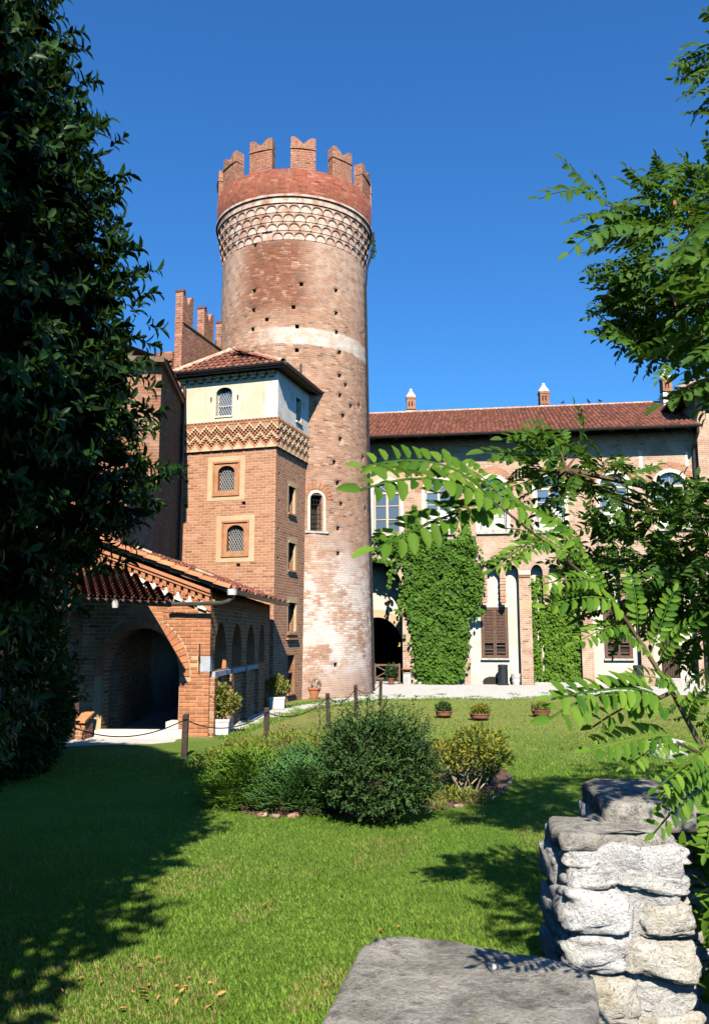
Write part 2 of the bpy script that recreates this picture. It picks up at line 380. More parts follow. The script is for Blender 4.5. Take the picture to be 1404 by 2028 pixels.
M['inner'] = mat_simple('interior_plaster', (0.32, 0.27, 0.22), 0.9, (0.22, 0.17, 0.13), 1.2)
M['wood'] = mat_simple('brown_shutter_paint', (0.10, 0.052, 0.032), 0.6, (0.15, 0.085, 0.055), 9, 0.2, 90)
M['old_wood'] = mat_simple('weathered_wood', (0.2, 0.13, 0.08), 0.8, (0.13, 0.08, 0.05), 12, 0.3, 90)
M['post_wood'] = mat_simple('dark_post_wood', (0.035, 0.024, 0.018), 0.8, (0.055, 0.038, 0.028), 14, 0.4, 90)
M['win_frame'] = mat_simple('cream_window_paint', (0.6, 0.5, 0.34), 0.6, (0.5, 0.4, 0.26), 6)
M['curtain'] = mat_simple('white_curtain', (0.8, 0.79, 0.76), 0.9)
M['stone'] = mat_simple('pale_stone', (0.56, 0.52, 0.45), 0.9, (0.38, 0.34, 0.29), 6, 0.4, 40)
M['stone_blue'] = mat_simple('blue_grey_stone', (0.42, 0.44, 0.46), 0.85, (0.34, 0.35, 0.37), 6, 0.3, 40)
M['white_pot'] = mat_simple('white_planter', (0.74, 0.72, 0.67), 0.75, (0.58, 0.54, 0.47), 5, 0.2, 40)
M['terra_pot'] = mat_simple('terracotta_pot', (0.42, 0.13, 0.05), 0.8, (0.5, 0.2, 0.1), 6)
M['bowl'] = mat_simple('brown_clay_bowl', (0.3, 0.12, 0.06), 0.85, (0.2, 0.08, 0.045), 8)
M['bin'] = mat_simple('dark_bin_plastic', (0.018, 0.024, 0.03), 0.55)
M['yellow'] = mat_simple('yellow_sign_paint', (0.62, 0.42, 0.04), 0.6)
M['soil'] = mat_simple('bed_soil', (0.09, 0.05, 0.032), 0.95, (0.15, 0.085, 0.05), 5, 0.6, 30)
M['edging'] = mat_simple('edging_stone', (0.30, 0.15, 0.09), 0.9, (0.42, 0.34, 0.26), 5, 0.5, 40, vary=0.3)
M['bark'] = mat_simple('bark', (0.10, 0.075, 0.055), 0.95, (0.05, 0.038, 0.03), 9, 0.8, 30)
M['twig'] = mat_simple('green_twig', (0.16, 0.13, 0.05), 0.7, (0.1, 0.06, 0.03), 8)
M['pale_stem'] = mat_simple('pale_shrub_stem', (0.42, 0.33, 0.2), 0.8, (0.3, 0.22, 0.13), 10)
M['bird'] = mat_simple('dark_bird', (0.02, 0.02, 0.024), 0.7)
def mat_glass():
    m, nt, b, _ = new_mat('window_glass'); g = NT(nt)
    b.inputs['Base Color'].default_value = (0.10, 0.15, 0.22, 1); b.inputs['Roughness'].default_value = 0.06
    b.inputs['Specular IOR Level'].default_value = 1.0; b.inputs['Coat Weight'].default_value = 1.0; b.inputs['Coat Roughness'].default_value = 0.02
    g.put(b.inputs['Normal'], g.bump(g.noise(g.pos(), 1.3, 2), 0.05, 0.02))
    return m
M['glass'] = mat_glass()
# leaves
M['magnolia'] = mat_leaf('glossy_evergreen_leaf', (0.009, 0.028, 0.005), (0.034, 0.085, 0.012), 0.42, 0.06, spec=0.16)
M['magnolia_shade'] = mat_leaf('shade_painted_inner_leaf', (0.006, 0.015, 0.004), (0.011, 0.026, 0.006), 0.7, 0.0, spec=0.05)  # same leaf coloured darker, painting the shade inside the crown
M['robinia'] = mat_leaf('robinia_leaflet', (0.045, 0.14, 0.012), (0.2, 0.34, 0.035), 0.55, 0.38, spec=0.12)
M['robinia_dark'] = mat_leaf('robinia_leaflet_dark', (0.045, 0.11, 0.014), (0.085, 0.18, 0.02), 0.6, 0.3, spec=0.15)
M['pod'] = mat_simple('dry_seed_pod', (0.36, 0.16, 0.06), 0.8, (0.25, 0.1, 0.04), 20)
M['yew'] = mat_leaf('dark_shrub_leaf', (0.03, 0.07, 0.018), (0.07, 0.135, 0.032), 0.5, 0.12)
M['juniper'] = mat_leaf('juniper_needles', (0.05, 0.14, 0.035), (0.10, 0.22, 0.05), 0.6, 0.15)
M['fern'] = mat_leaf('bright_low_shrub_leaf', (0.10, 0.22, 0.016), (0.20, 0.34, 0.035), 0.5, 0.25)
M['cover'] = mat_leaf('ground_cover_leaf', (0.13, 0.18, 0.02), (0.27, 0.29, 0.045), 0.6, 0.25)
M['yellow_leaf'] = mat_leaf('yellowing_shrub_leaf', (0.13, 0.19, 0.03), (0.42, 0.36, 0.04), 0.5, 0.3)
M['rhodo'] = mat_leaf('pot_shrub_leaf', (0.16, 0.2, 0.03), (0.42, 0.38, 0.07), 0.45, 0.25)
M['ivy'] = mat_leaf('ivy_leaf', (0.075, 0.17, 0.012), (0.15, 0.27, 0.022), 0.6, 0.2)
M['ivy_dark'] = mat_leaf('dense_ivy_leaf', (0.05, 0.13, 0.012), (0.105, 0.21, 0.02), 0.6, 0.2)
M['flower'] = mat_leaf('orange_flower', (0.6, 0.3, 0.03), (0.7, 0.42, 0.04), 0.6, 0.2)
M['reddish'] = mat_leaf('reddish_twig_leaf', (0.17, 0.08, 0.04), (0.26, 0.14, 0.06), 0.6, 0.2)
M['grass'] = mat_leaf('grass_blade', (0.11, 0.225, 0.022), (0.25, 0.37, 0.05), 0.6, 0.3, spec=0.15)
M['grass_dry'] = mat_leaf('dry_grass_blade', (0.24, 0.2, 0.06), (0.38, 0.32, 0.12), 0.6, 0.25)
M['fallen'] = mat_simple('fallen_leaf', (0.45, 0.25, 0.07), 0.8, (0.3, 0.1, 0.03), 9, vary=0.3)
def mat_lawn():
    m, nt, b, _ = new_mat('lawn'); g = NT(nt); p = g.pos()
    n = g.noise(p, 0.45, 6, 0.65); f = g.noise(p, 35, 6, 0.7); x, y, z = g.sep(p)
    col = g.mix(g.ramp(n, 0.35, 0.65), (0.095, 0.18, 0.018), (0.15, 0.215, 0.03))
    far = g.ramp(y, 12.5, 21.0)
    col = g.mix(g.math('MULTIPLY', far, g.ramp(n, 0.3, 0.55, 0.55, 1.0)), col, (0.25, 0.26, 0.07))
    dry = g.noise(p, 0.9, 5, 0.6)
    col = g.mix(g.math('MULTIPLY', g.ramp(dry, 0.58, 0.74), 0.7), col, (0.24, 0.18, 0.08))
    col = g.mix(g.math('MULTIPLY', g.ramp(f, 0.4, 0.75), 0.45), col, (0.045, 0.075, 0.014))
    g.put(b.inputs['Base Color'], col); b.inputs['Roughness'].default_value = 0.95; b.inputs['Specular IOR Level'].default_value = 0.15
    g.put(b.inputs['Normal'], g.bump(f, 0.8, 0.03))
    return m
M['lawn'] = mat_lawn()
def mat_gravel():
    m, nt, b, _ = new_mat('gravel'); g = NT(nt); p = g.pos()
    v = g.n('ShaderNodeTexVoronoi'); v.inputs['Scale'].default_value = 38; g.put(v.inputs['Vector'], p)
    n = g.noise(p, 1.1, 6, 0.7)
    col = g.mix(g.math('MULTIPLY', v.outputs['Distance'], 0.8), (0.72, 0.69, 0.63), (0.42, 0.38, 0.32))
    col = g.mix(g.math('MULTIPLY', g.ramp(n, 0.55, 0.72), 0.7), col, (0.3, 0.27, 0.13))
    g.put(b.inputs['Base Color'], col); b.inputs['Roughness'].default_value = 0.95
    g.put(b.inputs['Normal'], g.bump(v.outputs['Distance'], 0.8, 0.02))
    return m
M['gravel'] = mat_gravel()
def mat_rubble(name, c1, c2, c3, lich):
    m, nt, b, _ = new_mat(name); g = NT(nt); p = g.pos()
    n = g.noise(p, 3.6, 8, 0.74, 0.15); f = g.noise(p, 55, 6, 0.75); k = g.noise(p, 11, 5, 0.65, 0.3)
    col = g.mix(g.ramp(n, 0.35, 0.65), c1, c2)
    col = g.mix(g.math('MULTIPLY', g.ramp(k, 0.5, 0.7), 0.75), col, c3)
    col = g.mix(g.math('MULTIPLY', g.ramp(f, 0.5, 0.75), 0.45), col, tuple(0.4 * x for x in c2))
    l = g.noise(p, 7.0, 4, 0.6)
    vo = g.n('ShaderNodeTexVoronoi'); vo.inputs['Scale'].default_value = 22; g.put(vo.inputs['Vector'], g.vmath('ADD', p, g.n('ShaderNodeTexNoise').outputs[1]))
    spot = g.math('MULTIPLY', g.ramp(vo.outputs['Distance'], 0.16, 0.26, 1, 0), g.ramp(g.noise(p, 3.0, 3), 0.5, 0.6))
    col = g.mix(g.math('MULTIPLY', spot, 0.6), col, (0.62, 0.6, 0.54))
    pit = g.ramp(g.noise(p, 120, 3, 0.6), 0.6, 0.72)
    col = g.mix(g.math('MULTIPLY', pit, 0.6), col, (0.06, 0.055, 0.05))
    col = g.mix(g.math('MULTIPLY', g.ramp(l, 0.62, 0.72), 0.5), col, lich)
    g.put(b.inputs['Base Color'], col); b.inputs['Roughness'].default_value = 0.95; b.inputs['Specular IOR Level'].default_value = 0.2
    g.put(b.inputs['Normal'], g.bump(g.math('SUBTRACT', g.math('ADD', f, g.math('MULTIPLY', k, 1.8)), g.math('MULTIPLY', pit, 0.5)), 1.0, 0.02))
    return m
M['slab'] = mat_rubble('lichen_shade_slab', (0.52, 0.485, 0.41), (0.25, 0.23, 0.19), (0.11, 0.10, 0.09), (0.38, 0.3, 0.1))  # dark blotches paint soft leaf shade, along with old stain and lichen
M['rubble'] = mat_rubble('lime_washed_rubble', (0.74, 0.72, 0.68), (0.62, 0.6, 0.55), (0.42, 0.39, 0.35), (0.56, 0.46, 0.3))
M['rubble_tan'] = mat_rubble('tan_rubble', (0.62, 0.56, 0.45), (0.68, 0.65, 0.58), (0.4, 0.33, 0.22), (0.5, 0.4, 0.22))
M['rubble_mortar'] = mat_rubble('rubble_mortar', (0.7, 0.68, 0.65), (0.55, 0.53, 0.49), (0.35, 0.33, 0.3), (0.42, 0.2, 0.1))
# ------------------------------------------------------------ shared pieces
def tile_mesh(name, L, r0, r1, mats, n=6, th=0.012):
    """barrel tile along +Y, lower end at y = 0 (wide), convex side up"""
    mb = MB()
    for k in range(n):
        a0 = math.pi * k / n; a1 = math.pi * (k + 1) / n
        o = [(r0 * math.cos(a0), 0, r0 * math.sin(a0)), (r0 * math.cos(a1), 0, r0 * math.sin(a1)), (r1 * math.cos(a1), L, r1 * math.sin(a1)), (r1 * math.cos(a0), L, r1 * math.sin(a0))]
        i = [(x * (1 - th / r0 * 1.0), y, z * (1 - th / r0 * 1.0)) for x, y, z in o]
        mb.face(o, 0, True); mb.face(i[::-1], 0, True); mb.face([o[1], o[0], i[0], i[1]])
    return mb.mesh(name, mats)
TILE = tile_mesh('roof_tile', 0.42, 0.092, 0.072, M['tile'])
TILE_O = tile_mesh('verge_tile', 0.36, 0.09, 0.085, M['tile_orange'])
RIDGE = tile_mesh('ridge_tile', 0.42, 0.13, 0.12, M['ridge'])
def basis(ey, up=(0, 0, 1)):
    y = Vector(ey).normalized(); z = Vector(up); z = (z - y * z.dot(y)).normalized(); x = y.cross(z)
    return Matrix((x, y, z)).transposed()
def add_tiles(mb, o, along, up_slope, nrm, na, nr, pa, pr, inside=None, r0=0.092, r1=0.074, L=0.42, jit=0.012):
    """joined barrel tiles: rows up the slope, columns along the eave"""
    a = Vector(along).normalized(); s = Vector(up_slope).normalized(); n = Vector(nrm).normalized(); o = Vector(o)
    seg = 5
    for i in range(na):
        for j in range(nr):
            if inside and not inside((i + 0.5) * pa, j * pr): continue
            b = o + a * ((i + 0.5) * pa + random.uniform(-jit, jit)) + s * (j * pr + random.uniform(-0.03, 0.03)) + n * random.uniform(0, 0.012)
            tw = a * random.uniform(-0.012, 0.012); r = random.random()
            p0 = []; p1 = []
            for k in range(seg + 1):
                t = math.pi * k / seg
                p0.append(b + a * (r0 * math.cos(t)) + n * (r0 * math.sin(t) + 0.012)); p1.append(b + s * L + tw + a * (r1 * math.cos(t)) + n * (r1 * math.sin(t) - 0.012))
            for k in range(seg): mb.face([p0[k], p0[k + 1], p1[k + 1], p1[k]], 0, True, r=r)
            mb.face(p0[::-1], 0, r=r)
def lattice(mb, fn, cx, z0, z1, w, step, rad, off, slope=1.7):
    """diagonal bars clipped to a rectangle"""
    x0, x1 = cx - w / 2, cx + w / 2; H = z1 - z0
    for sgn in (1, -1):
        k = -int(H / slope / step) - 1
        while True:
            xs = x0 + k * step
            if xs > x1 + H / slope: break
            # line x = xs + sgn * (z - z0) / slope (mirrored when sgn < 0)
            pts = []
            for t in (0.0, 1.0): pts.append([xs + t * H / slope, z0 + t * H])
            (xa, za), (xb, zb) = pts
            if xb > x0 and xa < x1:
                if xa < x0: za += (x0 - xa) * slope; xa = x0
                if xb > x1: zb -= (xb - x1) * slope; xb = x1
                if sgn < 0: xa, xb = 2 * cx - xa, 2 * cx - xb
                if zb - za > 0.03: mb.tube([fn(xa, za, off), fn(xb, zb, off)], rad, 4, 0, False)
            k += 1

# ------------------------------------------------------------ the round tower
TC = Vector((-2.31, 30.2, 0))
def tower_r(z): return 2.96 - 0.27 * min(1.0, z / 15.0) ** 0.9
tower = empty('round_tower', TC, 'tall round brick tower with swallowtail battlements on corbelled arches', 'tower')
NS, DZ = 128, 0.142
def cyl(t, z, r): return Vector((TC.x + r * math.cos(t), TC.y + r * math.sin(t), z))
# putlog holes: (pixel u, pixel v)
holes_px = [(493, 455), (540, 476), (584, 474), (657, 482), (503, 483), (503, 577), (594, 565), (664, 578), (504, 617), (584, 610), (668, 620), (529, 634), (585, 648), (500, 655), (669, 660), (501, 697), (585, 692), (671, 700),
            (673, 742), (686, 762), (672, 783), (679, 825), (695, 803), (672, 866), (663, 913), (668, 958), (675, 1000), (669, 1045), (671, 1095), (661, 1318), (712, 805), (720, 660), (718, 905), (724, 1010)]
def to_tower(u, v):
    y = TC.y - 2.7
    for _ in range(8):
        p = at(u, v, y); dx = p.x - TC.x; R = tower_r(p.z)
        y = TC.y - math.sqrt(max(R * R - dx * dx, 0.01))
    p = at(u, v, y); return math.atan2(p.y - TC.y, p.x - TC.x), p.z
hole_cells = set()
for u, v in holes_px:
    t, z = to_tower(u, v); hole_cells.add((int((t % (2 * math.pi)) / (2 * math.pi) * NS), int(z / DZ)))
tw_t, tw_z0 = to_tower(627, 1050); _, tw_z1 = to_tower(627, 985)
wc = int((tw_t % (2 * math.pi)) / (2 * math.pi) * NS); wr0, wr1 = int(tw_z0 / DZ), int(tw_z1 / DZ)
win_cells = {(wc + k, r) for k in (-1, 0, 1) for r in range(wr0, wr1 + 1)}
mb = MB(); NR = int(15.9 / DZ)
def tpt(i, j, dr=0.0):
    t = 2 * math.pi * i / NS; z = j * DZ
    w = 0.012 * math.sin(i * 1.7 + j * 0.9) + 0.010 * math.sin(j * 2.3 - i * 0.6)
    return cyl(t, z, tower_r(z) + w + dr)
def tuv(i, j): return ((i / NS - (1 if i > NS * 0.3 else 0)) * 2 * math.pi * 2.8, j * DZ)
for i in range(NS):
    for j in range(NR):
        c = (i, j)
        q = [tpt(i, j), tpt(i + 1, j), tpt(i + 1, j + 1), tpt(i, j + 1)]
        ub = [tuv(i, j), (tuv(i, j)[0] + 2 * math.pi * 2.8 / NS, j * DZ), (tuv(i, j)[0] + 2 * math.pi * 2.8 / NS, (j + 1) * DZ), (tuv(i, j)[0], (j + 1) * DZ)]
        if c in hole_cells or c in win_cells:
            S_ = hole_cells if c in hole_cells else win_cells; dep = -0.22 if c in hole_cells else -0.45
            b = [tpt(i, j, dep), tpt(i + 1, j, dep), tpt(i + 1, j + 1, dep), tpt(i, j + 1, dep)]
            mb.face(b, 1)
            for (di, dj), (k0, k1) in {(0, -1): (0, 1), (1, 0): (1, 2), (0, 1): (2, 3), (-1, 0): (3, 0)}.items():
                if (i + di, j + dj) not in S_: mb.face([q[k0], q[k1], b[k1], b[k0]], 0)
        else: mb.face(q, 0, True, uv=ub)
mb.build('shaft', [M['tower'], M['void']], tower, merge=False)
# smooth normals need shared vertices
sh = tower.children[0]; bm = bmesh.new(); bm.from_mesh(sh.data); bmesh.ops.remove_doubles(bm, verts=bm.verts, dist=0.002); bm.to_mesh(sh.data); bm.free()
# arched window low on the shaft: surround, bars
def tw_fn(a, z, d):
    R = tower_r(z) - d; return cyl(tw_t + a / tower_r(z), z, R)
mb = MB(); cz = tw_z1 - 0.02; wW = 0.46
inn = [(wW / 2, tw_z0 - 0.02)] + ring_pts(0, cz - 0.05, wW / 2, wW / 2, 10) + [(-wW / 2, tw_z0 - 0.02)]
out_ = [(wW / 2 + 0.085, tw_z0 - 0.02)] + ring_pts(0, cz - 0.05, wW / 2 + 0.085, wW / 2 + 0.085, 10) + [(-wW / 2 - 0.085, tw_z0 - 0.02)]
for k in range(len(inn) - 1):
    mb.face([tw_fn(*inn[k], -0.035), tw_fn(*inn[k + 1], -0.035), tw_fn(*out_[k + 1], -0.035), tw_fn(*out_[k], -0.035)], 0)
    mb.face([tw_fn(*inn[k], -0.035), tw_fn(*inn[k + 1], -0.035), tw_fn(*inn[k + 1], 0.3), tw_fn(*inn[k], 0.3)], 0)
    mb.face([tw_fn(*out_[k], -0.035), tw_fn(*out_[k + 1], -0.035), tw_fn(*out_[k + 1], 0.02), tw_fn(*out_[k], 0.02)], 0)
win = mb.build('window', M['white_plaster'], tower)
mb = MB()
for k in range(7): mb.tube([tw_fn(-0.25, tw_z0 + 0.08 + 0.16 * k, 0.12), tw_fn(0.25, tw_z0 + 0.08 + 0.16 * k, 0.12)], 0.011, 4)
for k in range(4): mb.tube([tw_fn(-0.16 + 0.107 * k, tw_z0, 0.13), tw_fn(-0.16 + 0.107 * k, tw_z0 + 1.25, 0.13)], 0.011, 4)
mb.build('grille', M['iron'], win)
mb = MB(); mb.frame_box(tw_fn(-0.4, tw_z0 - 0.1, -0.06), tw_fn(0.4, tw_z0 - 0.1, -0.06) - tw_fn(-0.4, tw_z0 - 0.1, -0.06), Vector((0.05, 0.12, 0)), (0, 0, 0.07)); mb.build('sill', M['stone'], win)
# brick fan over the window
vo = MB(); vo.frame_box((-0.035, 0, 0), (0.07, 0, 0), (0, 0.03, 0), (0, 0, 0.24)); VO = vo.mesh('voussoir', M['voussoir'])
for k in range(13):
    a = math.pi * (0.04 + 0.92 * k / 12); q = (math.cos(a) * (wW / 2 + 0.14), cz - 0.05 + math.sin(a) * (wW / 2 + 0.14))
    p = tw_fn(q[0], q[1], 0.012); tt = tw_t + q[0] / tower_r(q[1])
    R = Matrix((Vector((-math.sin(tt), math.cos(tt), 0)), -Vector((math.cos(tt), math.sin(tt), 0)), Vector((0, 0, 1)))).transposed()
    Rz = R @ Matrix.Rotation(math.pi / 2 - a, 3, Vector((0, 1, 0)))
    link('voussoir', VO, win, p - Vector((math.cos(tt), math.sin(tt), 0)) * -0.02, Rz.to_euler())
# corbel table: four rows of little arches stepping outwards
ROWZ, ROWH, NC = 15.79, 0.312, 44
mbk = MB()
prof = [(2.62, 15.72)]
for k in range(4):
    r = 2.70 + 0.056 * k
    prof += [(r - 0.02, ROWZ + ROWH * k), (r - 0.02, ROWZ + ROWH * (k + 1))]
prof += [(2.93, ROWZ + 4 * ROWH)]
mbk.lathe(TC, prof, 108, 0, False); mbk.build('corbel_backing', M['corbel_pink'], tower); mbk = MB()
prof = [(2.85, ROWZ + 4 * ROWH), (2.93, ROWZ + 4 * ROWH), (2.93, ROWZ + 4 * ROWH + 0.22), (2.99, ROWZ + 4 * ROWH + 0.22), (2.99, ROWZ + 4 * ROWH + 0.30), (2.95, ROWZ + 4 * ROWH + 0.30), (2.7, ROWZ + 4 * ROWH + 0.31)]
mbk.lathe(TC, prof, 108, 0, False); mbk.build('string_course', M['ring'], tower)
def corbel_mesh(p, variant):
    mb = MB(); h = ROWH + 0.01; r = p * 0.455; zs = 0.075
    fnl = lambda a, z, d: Vector((a, d, z))
    poly = [(-p / 2, 0.02), (-r, 0.0), (-r, zs)] + [(-r * math.cos(math.pi * k / 9), zs + 0.9 * r * math.sin(math.pi * k / 9)) for k in range(1, 9)] + [(r, zs), (r, 0.0), (p / 2, 0.02), (p / 2, h), (-p / 2, h)]
    mb.prism(poly, fnl, 0.0, 0.08, 0, 1)
    # brick hood over each arch
    r2 = r + 0.028
    for k in range(9):
        a0, a1 = math.pi * k / 9, math.pi * (k + 1) / 9
        pi = [(-r * math.cos(a), zs + r * math.sin(a)) for a in (a0, a1)]; po = [(-r2 * math.cos(a), zs + r2 * math.sin(a)) for a in (a0, a1)]
        mb.face([fnl(*pi[0], -0.010), fnl(*pi[1], -0.010), fnl(*po[1], -0.010), fnl(*po[0], -0.010)], 1)
        mb.face([fnl(*po[0], -0.010), fnl(*po[1], -0.010), fnl(*po[1], 0.0), fnl(*po[0], 0.0)], 1)
        mb.face([fnl(*pi[0], -0.010), fnl(*pi[1], -0.010), fnl(*pi[1], 0.02), fnl(*pi[0], 0.02)], 1)
    return mb.mesh('corbel_arch', [M['corbel_white'] if variant < 2 else M['corbel_red'], M['corbel_red']])
CB = {}
for row in range(4):
    r = 2.712 + 0.056 * row; p = 2 * math.pi * r / NC
    CB[row] = [corbel_mesh(p, v) for v in range(3)]
    for i in range(NC):
        t = 2 * math.pi * (i + 0.5 * (row % 2)) / NC
        ang = (t % (2 * math.pi)) - 1.5 * math.pi       # 0 facing the camera, negative to the left
        worn = -0.62 < ang < -0.2 and row < 3 and random.random() < 0.65
        if -0.42 < ang < -0.22 and row == 0: continue
        var = 2 if worn or (ang > 0.55 and random.random() < 0.35) else random.randrange(2)
        x = Vector((-math.sin(t), math.cos(t), 0)); y = -Vector((math.cos(t), math.sin(t), 0))
        R = Matrix((x, y, Vector((0, 0, 1)))).transposed()
        link('corbel_arch', CB[row][var], tower, cyl(t, ROWZ + ROWH * row, r), R.to_euler())
# parapet wall and swallowtail merlons
PZ0, PZ1 = ROWZ + 4 * ROWH + 0.3, 18.30
mb = MB()
for k in range(108):
    t0, t1 = 2 * math.pi * k / 108, 2 * math.pi * (k + 1) / 108
    uv = [(t0 * 2.95, PZ0), (t1 * 2.95, PZ0), (t1 * 2.95, PZ1), (t0 * 2.95, PZ1)]
    mb.face([cyl(t0, PZ0, 2.95), cyl(t1, PZ0, 2.95), cyl(t1, PZ1, 2.96), cyl(t0, PZ1, 2.96)], 0, True, uv)
    mb.face([cyl(t0, PZ1, 2.96), cyl(t1, PZ1, 2.96), cyl(t1, PZ1, 2.6), cyl(t0, PZ1, 2.6)], 0)
    mb.face([cyl(t0, PZ0, 2.6), cyl(t1, PZ0, 2.6), cyl(t1, PZ1, 2.6), cyl(t0, PZ1, 2.6)][::-1], 0, True, uv[::-1])
mb.face([cyl(2 * math.pi * k / 36, 17.3, 2.62) for k in range(36)], 0)
mb.build('parapet', M['parapet'], tower, merge=True)
def merlon_profile(w, hgt, notch, n=6):
    """swallowtail outline: two rounded horns with a curved dip between"""
    pts = [(-w / 2, 0), (w / 2, 0), (w / 2, hgt - 0.05)]
    for k in range(n + 1):
        t = k / n; x = w / 2 * (1 - t); pts.append((x, hgt - notch * (t ** 1.6) * (1.0) + 0.035 * math.sin(math.pi * min(1, t * 1.3)) - 0.03 * (1 - t) ** 6))
    for k in range(n - 1, -1, -1):
        t = k / n; x = -w / 2 * (1 - t); pts.append((x, hgt - notch * (t ** 1.6) + 0.035 * math.sin(math.pi * min(1, t * 1.3)) - 0.03 * (1 - t) ** 6))
    pts.append((-w / 2, hgt - 0.05))
    return pts
MW, MH = 0.9, 1.2
for i in range(12):
    t = 1.5 * math.pi + 0.17 + 2 * math.pi * i / 12; mb = MB()
    hh = MH + random.uniform(-0.04, 0.05); w = MW + random.uniform(-0.03, 0.03)
    def fm(a, z, d, t=t): return cyl(t + a / 2.96, PZ1 - 0.02 + z, 2.962 - d)
    mb.prism(merlon_profile(w, hh, 0.26), fm, 0.0, 0.36)
    me = mb.build('merlon', M['merlon'], tower)
    mb = MB(); n_ = 8
    for k in range(n_):
        a0, a1 = -w / 2 - 0.02 + (w + 0.04) * k / n_, -w / 2 - 0.02 + (w + 0.04) * (k + 1) / n_
        zz = hh - 0.46; q = [(a0, zz), (a1, zz), (a1, zz + 0.05), (a0, zz + 0.05)]
        mb.face([fm(a, z, -0.03) for a, z in q]); mb.face([fm(a0, zz, -0.03), fm(a1, zz, -0.03), fm(a1, zz, 0.02), fm(a0, zz, 0.02)]); mb.face([fm(a0, zz + .05, -0.03), fm(a1, zz + .05, -0.03), fm(a1, zz + .05, 0.02), fm(a0, zz + .05, 0.02)])
    for a in (-w / 2 - 0.02, w / 2 + 0.02):
        mb.face([fm(a, zz, -0.03), fm(a, zz + 0.05, -0.03), fm(a, zz + 0.05, 0.3), fm(a, zz, 0.3)])
    mb.build('moulding', M['merlon'], me)
# dark rain pipe down the right edge, little plant at the parapet
mb = MB(); tp = -0.13
mb.tube([cyl(tp, z, tower_r(z) + 0.06 + (0.3 if z > 16.2 else 0.1 * max(0, (z - 15) / 1.2))) for z in (0.1, 4, 8, 12, 15, 15.8, 16.6, 17.2)], 0.05, 6)
mb.build('downpipe', M['gutter'], tower)
mb = MB(); a = tower_r(11.4)
mb.frame_box(to_tower(594, 735) and cyl(to_tower(594, 735)[0], to_tower(594, 735)[1] - 0.17, tower_r(11)+0.01), (0.07, 0, 0), (0, -0.05, 0), (0, 0, 0.42)); mb.build('iron_bar', M['iron'], tower)

# ------------------------------------------------------------ the stair turret
E1 = Vector((0.955, -0.297, 0)).normalized(); E2 = Vector((-E1.y, E1.x, 0))
P0 = Vector((-2.4, 25.0, 0)); TWd, TLn = 3.32, 2.95
turret = empty('stair_turret', P0, 'square brick stair turret with cream top storey and tiled roof beside round tower', 'turret')
def tf(a, z, d=0.0): return P0 + E1 * a + E2 * d + Vector((0, 0, z))           # front, a <= 0
def ts(b, z, d=0.0): return P0 + E2 * b - E1 * d + Vector((0, 0, z))           # right side, b >= 0
mb = MB()
hf = [arch(-1.66, 0.56, 6.46, 7.06, 0.2), arch(-1.31, 0.56, 4.56, 5.18, 0.2)]
put = [(-3.1, 6.78), (-3.12, 6.0), (-1.12, 6.0), (-1.26, 4.1)]
hf += [[(a, z), (a + 0.13, z), (a + 0.13, z + 0.1), (a, z + 0.1)] for a, z in put]
mb.wall([(-TWd, 0), (0, 0), (0, 7.78), (-TWd, 7.78)], hf, tf, 0.28)
hs = [[(1.05, 5.85), (1.62, 5.85), (1.62, 6.78), (1.05, 6.78)], [(1.08, 4.05), (1.70, 4.05), (1.70, 4.98), (1.08, 4.98)], [(1.12, 2.15), (1.82, 2.15), (1.82, 3.1), (1.12, 3.1)], [(1.12, 0.25), (1.72, 0.25), (1.72, 1.42), (1.12, 1.42)]]
hs += [[(b, z), (b + 0.12, z), (b + 0.12, z + 0.1), (b, z + 0.1)] for b, z in ((0.22, 6.9), (0.22, 6.05), (0.22, 5.2), (0.22, 4.3))]
mb.wall([(0, 0), (TLn, 0), (TLn, 7.78), (0, 7.78)], hs, ts, 0.28)
mb.face([tf(-TWd, 0), tf(-TWd, 0, TLn), tf(-TWd, 7.78, TLn), tf(-TWd, 7.78)])
mb.face([tf(-TWd, 0, TLn), tf(0, 0, TLn), tf(0, 7.78, TLn), tf(-TWd, 7.78, TLn)])
mb.build('wall', M['turret'], turret)
mb = MB()     # near-black sheets painting the unlit inside behind the openings
mb.face([tf(-TWd + .05, 0.1, 0.29), tf(-0.05, 0.1, 0.29), tf(-0.05, 10, 0.29), tf(-TWd + .05, 10, 0.29)])
mb.face([ts(0.05, 0.1, 0.29), ts(TLn - .05, 0.1, 0.29), ts(TLn - .05, 10, 0.29), ts(0.05, 10, 0.29)])
mb.build('dark_backing', M['void'], turret)
